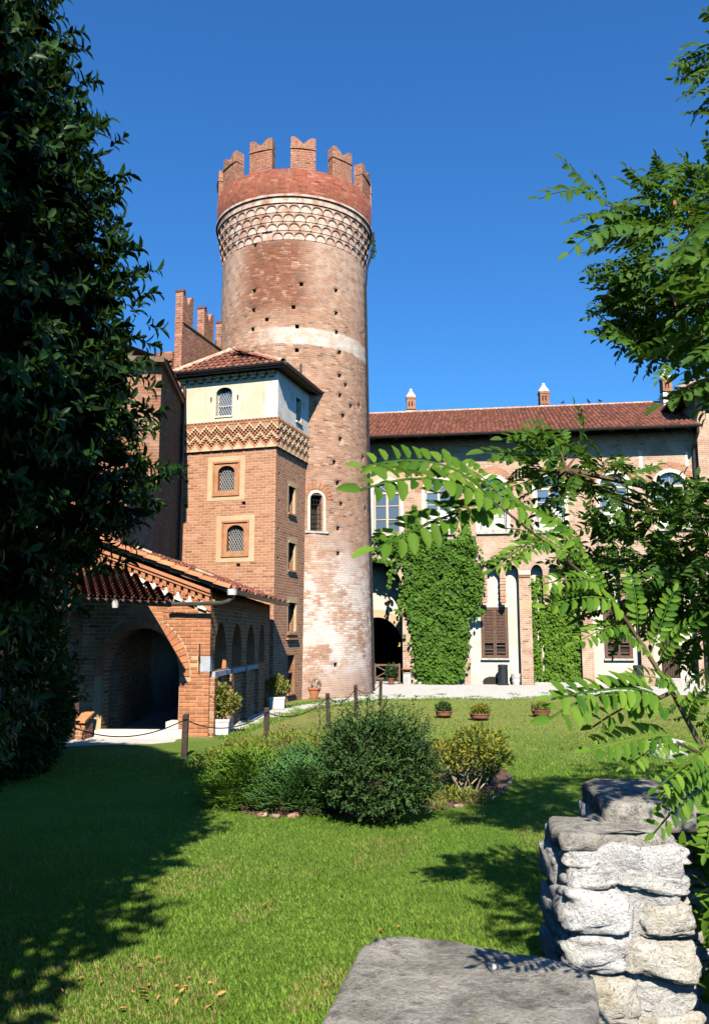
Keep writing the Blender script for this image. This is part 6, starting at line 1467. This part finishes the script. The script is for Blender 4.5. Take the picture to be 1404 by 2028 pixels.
for k in range(5):
    a, b = tops[k], tops[k + 1]; sag = .28 if k == 0 else .2; mb = MB()
    mb.tube([a.lerp(b, i / 16) - Vector((0, 0, sag * 4 * (i / 16) * (1 - i / 16))) for i in range(17)], .011, 5, smooth=True)
    o = mb.build('rope', M['post_wood'], origin=(a + b) / 2); tag(o, ['sagging rope from the shaded post to the porch-corner post', 'sagging rope in front of the white planter at the porch corner', 'sagging rope from the planter post to the post behind the shrub', 'short rope between the two middle posts', 'short rope between the two posts nearest the gateway'][k], 'rope', 'ropes of the fence')
# ------------------------------------------------------------ pots and small things by the walls
def planter(p, w, h, label, plant_label, pr, seed, n=900):
    t = empty('planter', p, label, 'planter', 'white square planters'); mb = MB(); a = w / 2; b = a * 1.06
    def ringq(r, z): return [p + Vector((x * r, y * r, z)) for x, y in ((-1, -1), (1, -1), (1, 1), (-1, 1))]
    L = [ringq(a * .94, .02), ringq(a, h - .05), ringq(b, h - .05), ringq(b, h), ringq(a * .88, h), ringq(a * .88, h - .05)]
    for i in range(len(L) - 1):
        for k in range(4): mb.face([L[i][k], L[i][(k + 1) % 4], L[i + 1][(k + 1) % 4], L[i + 1][k]])
    mb.build('box', M['white_pot'], t); mb = MB(); mb.face(ringq(a * .9, h - .04)); mb.build('soil', M['soil'], t)
    for sx in (-1, 1): mb = MB(); mb.frame_box(p + Vector((sx * a * .6 - .03, -a * .8, 0)), (.06, 0, 0), (0, a * 1.6, 0), (0, 0, .03)); mb.build('foot', M['stone'], t)
    s = empty('potted_shrub', p + Vector((0, 0, h - .04)), plant_label, 'shrub', 'shrubs in white planters')
    parts = [blob(tuple(p + Vector((x, y, h + z))), (r_, r_, r_ * .8), n // 4, .10, .034, seed + i, .3, .5) for i, (x, y, z, r_) in enumerate(((-pr * .35, 0, pr * 1.0, pr * .62), (pr * .45, -.03, pr * .75, pr * .6), (0, .05, pr * .6, pr * .7), (-.1 * pr, 0, pr * 1.3, pr * .45)))]
    leaf_object('foliage', parts, M['rhodo'], s); mb = MB()
    for k in range(5): a_ = k * 1.26; branch(mb, p + Vector((0, 0, h - .05)), p + Vector((pr * .5 * math.cos(a_), pr * .5 * math.sin(a_), h + pr * .8)), .012, .004, n=3)
    mb.build('stem', M['bark'], s)
planter(gnd(432, 1458) + Vector((.02, .2, 0)), .38, .33, 'white square planter at the porch corner, nearer of two', 'yellow-green shrub in the nearer white planter at the porch corner', .42, 5)
planter(gnd(547, 1405) + Vector((.02, .2, 0)), .42, .33, 'white square planter before the turret foot, farther of two', 'round yellow-green shrub in the farther white planter before the turret', .34, 9, 700)
def pot_lathe(name, p, prof, label, cat, mat, grp=None, n=20):
    t = empty(name, p, label, cat, grp); mb = MB(); mb.lathe(p, prof, n); mb.build('body', mat, t); return t
tp_ = gnd(621, 1384); t = pot_lathe('terracotta_pot', tp_, [(0, .04), (.15, .04), (.2, .3), (.225, .3), (.225, .36), (.19, .36), (.18, .3), (0, .3)], 'terracotta pot with dry plant at the foot of the round tower', 'pot', M['terra_pot']); mb = MB(); mb.lathe(tp_, [(0, .0), (.2, .0), (.22, .05), (.2, .05), (0, .03)], 20); mb.build('saucer', M['terra_pot'], t)
s = empty('dry_plant', tp_ + Vector((0, 0, .3)), 'dry brownish plant in the terracotta pot', 'plant'); leaf_object('foliage', [blob(tuple(tp_ + Vector((0, 0, .45))), (.22, .2, .2), 180, .1, .02, 77, .1, .8)], M['reddish'], s)
for k, (u0, v0, u1, v1, lb) in enumerate(((600, 1384, 592, 1340, 'thin dry stick leaning on the turret corner by the terracotta pot'), (650, 1380, 648, 1330, 'upright dry stick against the tower, nearer the terracotta pot'), (672, 1378, 676, 1335, 'leaning dry stick against the tower, farther from the pot'))):
    p = gnd(u0, v0); q = at(u1, v1, p.y + .25); mb = MB(); mb.tube([p, p.lerp(q, .5) + Vector((.03, 0, 0)), q], [.012, .01, .006], 5); o = mb.build('stick', M['bark'], origin=p); tag(o, lb, 'stick', 'sticks against the tower')
bowls = [((879, 1422), .21, 'clay bowl of green plants on the lawn, left of three', 'green leafy plants in the left clay bowl', 'yew', None), ((950, 1427), .24, 'clay bowl of orange flowers on the lawn, middle of three', 'leafy plants with orange flowers in the middle clay bowl', 'cover', 'flower'), ((1071, 1420), .235, 'clay bowl of green plants on the lawn, right of three', 'sparse green plants in the right clay bowl', 'cover', None)]
for i, ((u, v), r, lb, lp, mt, fl) in enumerate(bowls):
    p = gnd(u, v); t = pot_lathe('flower_bowl', p, [(0, .01), (r * .55, .01), (r * .9, .07), (r, .15), (r * 1.06, .155), (r * 1.06, .175), (r * .93, .175), (r * .88, .13), (0, .12)], lb, 'bowl', M['bowl'], 'clay bowls on the lawn')
    mb = MB(); mb.lathe(p, [(r * .9, .13), (0, .14)], 16); mb.build('soil', M['soil'], t)
    s = empty('bowl_plant', p + Vector((0, 0, .12)), lp, 'plant', 'plants in the clay bowls'); leaf_object('foliage', [blob((p.x, p.y, .23), (r * .95, r * .95, .12), 420 if i < 2 else 300, .075, .028, 30 + i, .2, .8)], M[mt], s)
    if fl: leaf_object('flowers', [blob((p.x, p.y, .3), (r * .6, r * .6, .06), 60, .06, .05, 37, .3, .8)], M[fl], s)
    elif i == 2: leaf_object('flowers', [blob((p.x + .05, p.y, .27), (r * .7, r * .6, .08), 14, .045, .04, 38, .3, .8)], M[fl or 'reddish'], s)
def bin_(s_, lb):
    p = ff(s_, .005, -.05); t = empty('litter_bin', p, lb, 'bin', 'dark litter bins'); mb = MB(); mb.lathe(p, [(0, 0), (.24, 0), (.245, .05), (.2, .08), (.185, .7), (.21, .71), (.215, .8), (.19, .83), (.15, .835), (.14, .72), (0, .7)], 18); mb.build('body', M['bin'], t)
    mb = MB(); n = 14
    for k in range(n): a = 2 * math.pi * k / n; mb.tube([p + Vector((.2 * math.cos(a), .2 * math.sin(a), .1)), p + Vector((.192 * math.cos(a), .192 * math.sin(a), .68))], .012, 4)
    mb.build('rib', M['bin'], t)
bin_(5.45, 'dark slatted litter bin under the first shuttered window'); bin_(10.85, 'dark slatted litter bin by the second shuttered window')
bp = ff(5.98, .005, .2); t = pot_lathe('bucket', bp, [(0, .01), (.15, .01), (.2, .42), (.21, .42), (.21, .45), (.18, .45), (.17, .1), (0, .1)], 'white bucket standing beside the litter bin', 'bucket', M['white_pot']); mb = MB(); mb.tube([bp + Vector((.2 * math.cos(math.pi * k / 8), -.02, .43 + .0 - .12 * math.sin(math.pi * k / 8))) + Vector((0, -.2, 0)) for k in range(9)], .006, 4); mb.build('handle', M['iron'], t)
vp = ff(4.78, .005, .5); t = empty('cellar_vent', vp, 'small arched cellar opening painted dark beside the litter bin', 'vent'); mb = MB(); q = arch(0, .75, 0, .12, .2, 10); mb.prism(q, lambda a, z, d: ff(5.0 + a, z + .005, .445 + d), 0, -.012); mb.build('opening', M['void'], t); mb = MB(); ri, ro = ring_pts(0, .12, .375, .2, 10), ring_pts(0, .12, .43, .26, 10); [mb.face([ff(5 + ri[k][0], ri[k][1], .43), ff(5 + ri[k + 1][0], ri[k + 1][1], .43), ff(5 + ro[k + 1][0], ro[k + 1][1], .43), ff(5 + ro[k][0], ro[k][1], .43)]) for k in range(10)]; mb.build('rim', M['stone'], t)  # flat near-black plate on the plaster paints the opening's darkness
# timber barrier in the gateway, pots beside it
wb = ff(.2, 0, -.1); t = empty('timber_barrier', wb, 'weathered timber barrier with crossed rails in front of the dark gateway', 'barrier')
for a in (.08, 1.12): mb = MB(); mb.frame_box(ff(a, 0, -.14), FD * .08, FN * .08, (0, 0, .86)); mb.build('post', M['old_wood'], t)
for z in (.2, .76): mb = MB(); mb.frame_box(ff(.17, z, -.13), FD * .94, FN * .05, (0, 0, .07)); mb.build('rail', M['old_wood'], t)
for sg in (1, -1): mb = MB(); a0, a1 = (.18, 1.1) if sg > 0 else (1.1, .18); mb.tube([ff(a0, .28, -.11 + .02 * sg), ff(a1, .75, -.11 + .02 * sg)], .028, 4); mb.build('cross_brace', M['old_wood'], t)
gp = ff(.85, .005, -.45); t = pot_lathe('small_pot', gp, [(0, .01), (.1, .01), (.14, .22), (.155, .22), (.155, .26), (.12, .26), (0, .2)], 'small clay pot with dark plant in front of the timber barrier', 'pot', M['bowl']); s = empty('pot_plant', gp + Vector((0, 0, .2)), 'dark leafy plant in front of the timber barrier', 'plant'); leaf_object('foliage', [blob(tuple(gp + Vector((0, 0, .5))), (.26, .22, .3), 260, .12, .035, 55, .1, .7)], M['yew'], s)
wp = ff(1.5, .005, -.35); t = pot_lathe('pedestal', wp, [(0, 0), (.16, 0), (.16, .45), (.18, .46), (.18, .5), (0, .5)], 'white pedestal beside the gateway carrying a clay bowl', 'pedestal', M['white_pot'], n=4); mb = MB()
b2 = pot_lathe('pedestal_bowl', wp + Vector((0, 0, .5)), [(0, .01), (.1, .01), (.24, .12), (.25, .15), (.22, .15), (0, .08)], 'clay bowl on the white pedestal beside the gateway', 'bowl', M['terra_pot'])
ys = ff(.98, 1.55, 1.25); t = empty('notice_plate', ys, 'small yellow notice plate hanging in the dark gateway', 'sign'); mb = MB(); mb.frame_box(ys, FD * .3, FN * .02, (0, 0, .17)); mb.build('plate', M['yellow'], t); mb = MB(); [mb.tube([ys + FD * x + Vector((0, 0, .17)), ys + FD * x + Vector((0, 0, .9))], .006, 4) for x in (.03, .27)]; mb.build('hanger', M['iron'], t)
sb = gnd(1310, 1500); t = empty('loose_stone', sb, 'pale stone lying in the grass beneath the robinia leaves', 'stone'); link('boulder', stone_mesh('boulder', M['rubble'], 3), t, sb + Vector((.1, 0, .12)), (0, 0, .3), (.6, .5, .35))

# ------------------------------------------------------------ foreground masonry
def on_z(u, v, z):
    a = at(u, v, 5) - Vector((0, 0, CAM_H)); k = (z - CAM_H) / a.z; return Vector((0, 0, CAM_H)) + a * k
def slab(name, parent, poly, z1, th, mat, amp=.006, bev=.03):
    me = bpy.data.meshes.new(name); bm = bmesh.new(); n = len(poly); c = sum(poly, Vector((0, 0, 0))) / n
    def ins(p, d): v = (c - p); v.z = 0; return p + v.normalized() * d
    rings = [[ins(p, bev) + Vector((0, 0, z1 - p.z)) for p in poly], [ins(p, bev * .3) + Vector((0, 0, z1 - bev * .3 - p.z)) for p in poly], [p + Vector((0, 0, z1 - bev - p.z)) for p in poly], [p + Vector((0, 0, z1 - th - p.z)) for p in poly], [ins(p, bev) + Vector((0, 0, z1 - th - p.z)) for p in poly]]
    vv = [[bm.verts.new(p) for p in r] for r in rings]
    for i in range(len(vv) - 1):
        for k in range(n): bm.faces.new([vv[i][k], vv[i][(k + 1) % n], vv[i + 1][(k + 1) % n], vv[i + 1][k]])
    top = bm.faces.new(vv[0]); bm.faces.new(list(reversed(vv[-1])))
    bmesh.ops.triangulate(bm, faces=bm.faces[:]); bmesh.ops.recalc_face_normals(bm, faces=bm.faces[:])
    bmesh.ops.subdivide_edges(bm, edges=[e for e in bm.edges if e.calc_length() > .06], cuts=3, use_grid_fill=True)
    bmesh.ops.triangulate(bm, faces=bm.faces[:])
    from mathutils import noise
    for v in bm.verts: v.co += Vector((noise.noise(v.co * 6), noise.noise(v.co * 6 + Vector((9, 1, 2))), noise.noise(v.co * 7 + Vector((3, 7, 1))))) * amp
    org = world_loc(parent); [setattr(v, 'co', v.co - org) for v in bm.verts]
    bm.to_mesh(me); bm.free(); me.materials.append(mat); me.polygons.foreach_set('use_smooth', [True] * len(me.polygons))
    o = bpy.data.objects.new(name, me); COL.objects.link(o); o.parent = parent; return o
fwb = Vector((.5, 2.6, 0)); fw = empty('near_wall', fwb, 'low wall topped by a broad grey lichen-stained slab mottled with painted leaf shade in the foreground', 'wall')
Z1 = .86; poly = [on_z(u, v, Z1) for u, v in ((632, 2030), (655, 1980), (690, 1910), (716, 1870), (742, 1852), (790, 1848), (880, 1858), (980, 1876), (1080, 1893), (1150, 1908), (1178, 1930), (1186, 1990), (1196, 2120), (1210, 2330), (900, 2400), (470, 2400))]
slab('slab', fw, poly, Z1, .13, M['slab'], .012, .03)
mb = MB(); c = sum(poly, Vector((0, 0, 0))) / len(poly); inset = [p + (c - p) * .16 for p in poly]; mb.prism([(p.x, p.y) for p in inset], lambda a, b, d: Vector((a, b, d)), 0.0, Z1 - .12); mb.build('wall_core', M['rubble_mortar'], fw)
pb_ = on_z(975, 1922, Z1); o = link('pebble', stone_mesh('pebble', M['trim'], 8, 8, 6), None, pb_ + Vector((0, 0, .012)), (0, 0, .4), (.03, .022, .018)); tag(o, 'tiny white pebble lying on the grey foreground slab', 'pebble')
# rubble pillar
pl = Vector((1.09, 3.85, 0)); pil = empty('rubble_pillar', pl, 'whitewashed rubble-stone pillar with bulging stones under a grey capstone', 'pillar')
X0, X1, Y0, Y1 = .86, 1.36, 3.62, 4.05
def rough_block(name, parent, x0, x1, y0, y1, z0, z1, mat, amp, n=26, seed=0):
    """masonry body with an uneven surface"""
    from mathutils import noise
    bm = bmesh.new(); bmesh.ops.create_cube(bm, size=1.0)
    for v in bm.verts: v.co = Vector((x0 + (v.co.x + .5) * (x1 - x0), y0 + (v.co.y + .5) * (y1 - y0), z0 + (v.co.z + .5) * (z1 - z0)))
    bmesh.ops.subdivide_edges(bm, edges=bm.edges[:], cuts=n, use_grid_fill=True); bm.normal_update(); sd_ = Vector((seed, 3 * seed, 1))
    for v in bm.verts:
        f = noise.noise(v.co * 5 + sd_) + .6 * noise.noise(v.co * 12 + sd_) + .35 * noise.noise(v.co * 28 + sd_); v.co += v.normal * amp * f
    org = world_loc(parent); me = bpy.data.meshes.new(name)
    for v in bm.verts: v.co -= org
    bm.to_mesh(me); bm.free(); me.materials.append(mat); me.polygons.foreach_set('use_smooth', [True] * len(me.polygons)); o = bpy.data.objects.new(name, me); COL.objects.link(o); o.parent = parent; return o
rough_block('core', pil, X0 + .03, X1 - .02, Y0 + .012, Y1, 0, 1.135, M['rubble_mortar'], .03, 44, 2)
rough_block('rear_core', pil, 1.16, 2.15, 3.9, 4.5, 0, 1.16, M['rubble_mortar'], .02, 16, 5)
def rock_mesh(name, mat, seed, e):
    from mathutils import noise
    me = stone_mesh(name, mat, seed, 40, 26, e, .12); sd_ = Vector((seed * 1.3, 2, seed))
    for v in me.vertices:
        c = v.co.copy(); v.co += c.normalized() * (.08 * noise.noise(c * 4 + sd_) + .05 * noise.noise(c * 10 + sd_) + .028 * noise.noise(c * 24 + sd_) - .07 * max(0, noise.noise(Vector((c.x * 2, c.y * 2, c.z * 7)) + sd_)))
    return me
sms = [rock_mesh('stone', M['rubble'], 60 + k, (.45, .5, .42, .55, .48)[k]) for k in range(5)]; smt = [rock_mesh('stone', M['rubble_tan'], 70 + k, (.5, .55, .45)[k]) for k in range(3)]
# (x centre, z centre, width, height, bulge, tilt, mesh)
for x, z, w, h, bl, tl, me in ((.90, 1.10, .22, .09, .10, .02, sms[0]), (.93, 1.01, .26, .09, .12, -.12, sms[1]), (.93, .885, .30, .155, .15, .03, sms[2]), (.93, .725, .31, .15, .14, -.03, sms[3]), (.945, .545, .33, .185, .15, .06, smt[0]), (.92, .36, .30, .16, .13, 0, sms[4]), (.93, .2, .3, .15, .13, .02, sms[0]), (.93, .06, .32, .14, .13, 0, sms[2]),
                               (1.27, 1.09, .26, .075, .10, .05, sms[0]), (1.22, .995, .36, .085, .12, .16, sms[1]), (1.27, .845, .25, .12, .13, -.05, smt[0]), (1.22, .70, .36, .125, .16, .10, smt[2]), (1.25, .555, .30, .12, .10, .0, sms[4]), (1.22, .42, .36, .13, .13, -.04, smt[1]), (1.22, .27, .36, .14, .13, .03, sms[3]), (1.22, .1, .36, .16, .13, 0, sms[1]),
                               (1.10, .93, .16, .09, .06, .2, sms[3]), (1.08, .77, .14, .10, .05, -.2, sms[0]), (1.12, .62, .15, .09, .05, .1, sms[2]), (1.09, 1.06, .18, .07, .06, .1, sms[4])):
    link('stone', me, pil, (X0 + .02 + (x - .80) * .86, Y0 + .10, z * 1.0), (random.uniform(-.05, .05), tl, random.uniform(-.05, .05)), (w * .95, bl * 2.0, h * 1.16))
for k in range(6):
    link('stone', sms[k % 5], pil, (X0 + .06, Y0 + .28, .1 + .18 * k), (0, 0, math.pi / 2), (.34, .16, .17)); link('stone', sms[(k + 2) % 5], pil, (X1 - .05, Y0 + .28, .1 + .18 * k), (0, 0, math.pi / 2), (.34, .16, .17))
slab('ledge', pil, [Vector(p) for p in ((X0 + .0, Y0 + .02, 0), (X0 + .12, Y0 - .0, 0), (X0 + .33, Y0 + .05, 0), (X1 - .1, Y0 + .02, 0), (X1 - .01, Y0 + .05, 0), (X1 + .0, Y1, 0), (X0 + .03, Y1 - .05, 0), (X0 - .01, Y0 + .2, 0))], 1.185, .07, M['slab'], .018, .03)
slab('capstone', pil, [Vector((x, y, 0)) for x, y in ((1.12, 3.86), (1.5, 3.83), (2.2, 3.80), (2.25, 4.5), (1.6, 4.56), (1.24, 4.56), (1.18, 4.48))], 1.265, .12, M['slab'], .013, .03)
for k, (x, z) in enumerate(((X0 + .27, .66), (X0 + .20, 1.03))): mb = MB(); mb.frame_box((x, Y0 + .02, z), (.04, 0, -.012), (0, .1, 0), (.012, 0, .032)); mb.build('brick_chip', M['brick_piece'], pil)
# creeper and shrub to the right of the pillar
cs_ = Vector((1.62, 3.4, 0)); s = empty('creeper', cs_, 'broad-leaved green creeper hugging the right side of the rubble pillar', 'creeper')
leaf_object('foliage', [blob((1.60, 3.6, .85), (.16, .35, .5), 260, .10, .07, 3, .3, .1, .3, t6([.25, .5, .4, .05], .15, .15)), blob((1.62, 3.3, .45), (.18, .3, .4), 220, .11, .08, 4, .3, .1, .3, t6([.25, .5, .4, .05], .15, .15)), blob((1.75, 3.9, 1.15), (.3, .4, .16), 130, .09, .06, 6, .3, .2)], M['ivy'], s, smooth=True)
mb = MB(); [branch(mb, cs_ + Vector((.02 * k, 0, 0)), cs_ + Vector((-.05 + .04 * k, .2 * k - .2, 1.1)), .012, .004) for k in range(4)]; mb.build('stem', M['bark'], s)

# ------------------------------------------------------------ grass and fallen leaves
bedP = [(p.x, p.y) for p in bed]
def grass(n, y0, y1, hmin, hmax, wd, mat, name, label, dens=None, clump=0.0, dry=False):
    y = y0 * (y1 / y0) ** rng.random(n); x = (rng.random(n) * .92 - .44) * y * 1.05
    if dens is not None: k = dens(x, y); x, y = x[k], y[k]
    k = ~in_poly_np(x, y, bedP); x, y = x[k], y[k]
    k = ~((x > X0 - .02) & (x < X1 + .05) & (y > Y0 - .02) & (y < Y1)); x, y = x[k], y[k]
    m = len(x); a = rng.uniform(0, 2 * math.pi, m); h = rng.uniform(hmin, hmax, m) * (1 + .25 * np.sin(x * 3.1) * np.sin(y * 2.3)); lean = rng.uniform(.2, 1.0, m) * h; w = wd * rng.uniform(.6, 1.3, m)
    b = np.stack([x, y, np.zeros(m)], 1); s_ = np.stack([np.cos(a), np.sin(a), np.zeros(m)], 1); l_ = np.stack([-np.sin(a + .6), np.cos(a + .6), np.zeros(m)], 1)
    V = np.stack([b - s_ * w[:, None], b + s_ * w[:, None], b + l_ * lean[:, None] + np.stack([np.zeros(m), np.zeros(m), h], 1)], 1).reshape(-1, 3)
    F = np.arange(3 * m).reshape(-1, 3); r = (rng.random(m) * .6 + .4 * (.5 + .5 * np.sin(x * 1.3 + 1.7 * np.sin(y * .9)))).clip(0, .999)
    o = bpy.data.objects.new(name, fast_mesh(name, V, F, mat, r)); COL.objects.link(o); return tag(o, label, 'grass', None, 'stuff')
path_poly = [(p.x, p.y) for p in pp]
def lawn_keep(x, y): return ~((y > 14.8) & (x < -1.6)) & ~((y > 16.2) & (x < .75 - (24 - y) * .22))
grass(230000, 3.2, 13.5, .012, .032, .0055, M['grass'], 'lawn_grass', 'short green lawn grass in the foreground')
grass(70000, 12.0, 27.0, .02, .045, .009, M['grass'], 'far_grass', 'short yellowish green grass of the far lawn', lawn_keep)
def patch(x, y): return (np.sin(x * 2.1 + 1.0) * np.sin(y * 1.7 + x) + .6 * np.sin(x * 5.3 - y * 3.1) > .75) | (((x + 1.4) ** 2 + (y - 4.9) ** 2) < .5) | (((x - .33) / .35) ** 2 + ((y - 8.45) / .3) ** 2 < 1) | (y > 14) & (rng.random(len(x)) < .5)
grass(120000, 3.2, 26.0, .015, .04, .005, M['grass_dry'], 'dry_grass', 'patches of dry straw-coloured grass in the lawn', lambda x, y: patch(x, y) & lawn_keep(x, y))
fl_ = [tuple(gnd(random.gauss(250, 110), random.gauss(1965, 40))) for _ in range(24)] + [tuple(gnd(random.uniform(150, 800), random.uniform(1750, 2028))) for _ in range(8)]
P = np.array(fl_) + [0, 0, .035]; m = len(P); D = unit(rng.normal(size=(m, 3)) * [1, 1, .2]); o = leaf_object('fallen_leaves', [leaf_cloud(P, D, unit(rng.normal(size=(m, 3)) * .3 + [0, 0, 1]), .055 * rng.uniform(.5, 1.4, m), .02)], M['fallen'], None, 'scattered brown and yellow fallen leaves on the near lawn', 'leaves', 'stuff')

# ragged weeds along the gravel edges
gp_ = next(o for o in bpy.data.objects if o.name == 'gravel_path'); edge_pts = [gnd(u, v) for u, v in ((445, 1462), (470, 1452), (510, 1440), (560, 1424), (600, 1410), (650, 1399), (700, 1392), (760, 1388), (830, 1386), (900, 1385), (1000, 1386), (1120, 1379), (1250, 1378))] + []
up_pts = [gnd(u, v) for u, v in ((738, 1366), (690, 1376), (640, 1387), (600, 1395), (560, 1404))]
B_l = []
for line, sp2, m in ((edge_pts, .22, 5200), (up_pts, .16, 1200)):
    for _ in range(m):
        k = random.randrange(len(line) - 1); q = line[k].lerp(line[k + 1], random.random()); w_ = math.sin(q.x * 2.3) * .15 + math.sin(q.x * 5.9) * .08
        B_l.append((q.x + random.gauss(0, sp2 * .5), q.y + w_ + random.gauss(0, sp2), 0.0))
for _ in range(70):
    k = random.randrange(len(edge_pts) - 1); q = edge_pts[k].lerp(edge_pts[k + 1], random.random()) + Vector((0, random.uniform(.2, 2.4), 0))
    B_l += [(q.x + random.gauss(0, .09), q.y + random.gauss(0, .12), 0.0) for _ in range(30)]
Pw = np.array(B_l); m = len(Pw)
tag(leaf_object('path_weeds', [leaf_cloud(Pw, unit(rng.normal(size=(m, 3)) * [.6, .6, .2] + [0, 0, .7]), unit(rng.normal(size=(m, 3)) + [0, -1, .5]), .055 * rng.uniform(.5, 1.5, m), .016)], M['grass'], None), 'thin weeds and grass straggling over the gravel edge', 'weeds', None, 'stuff')
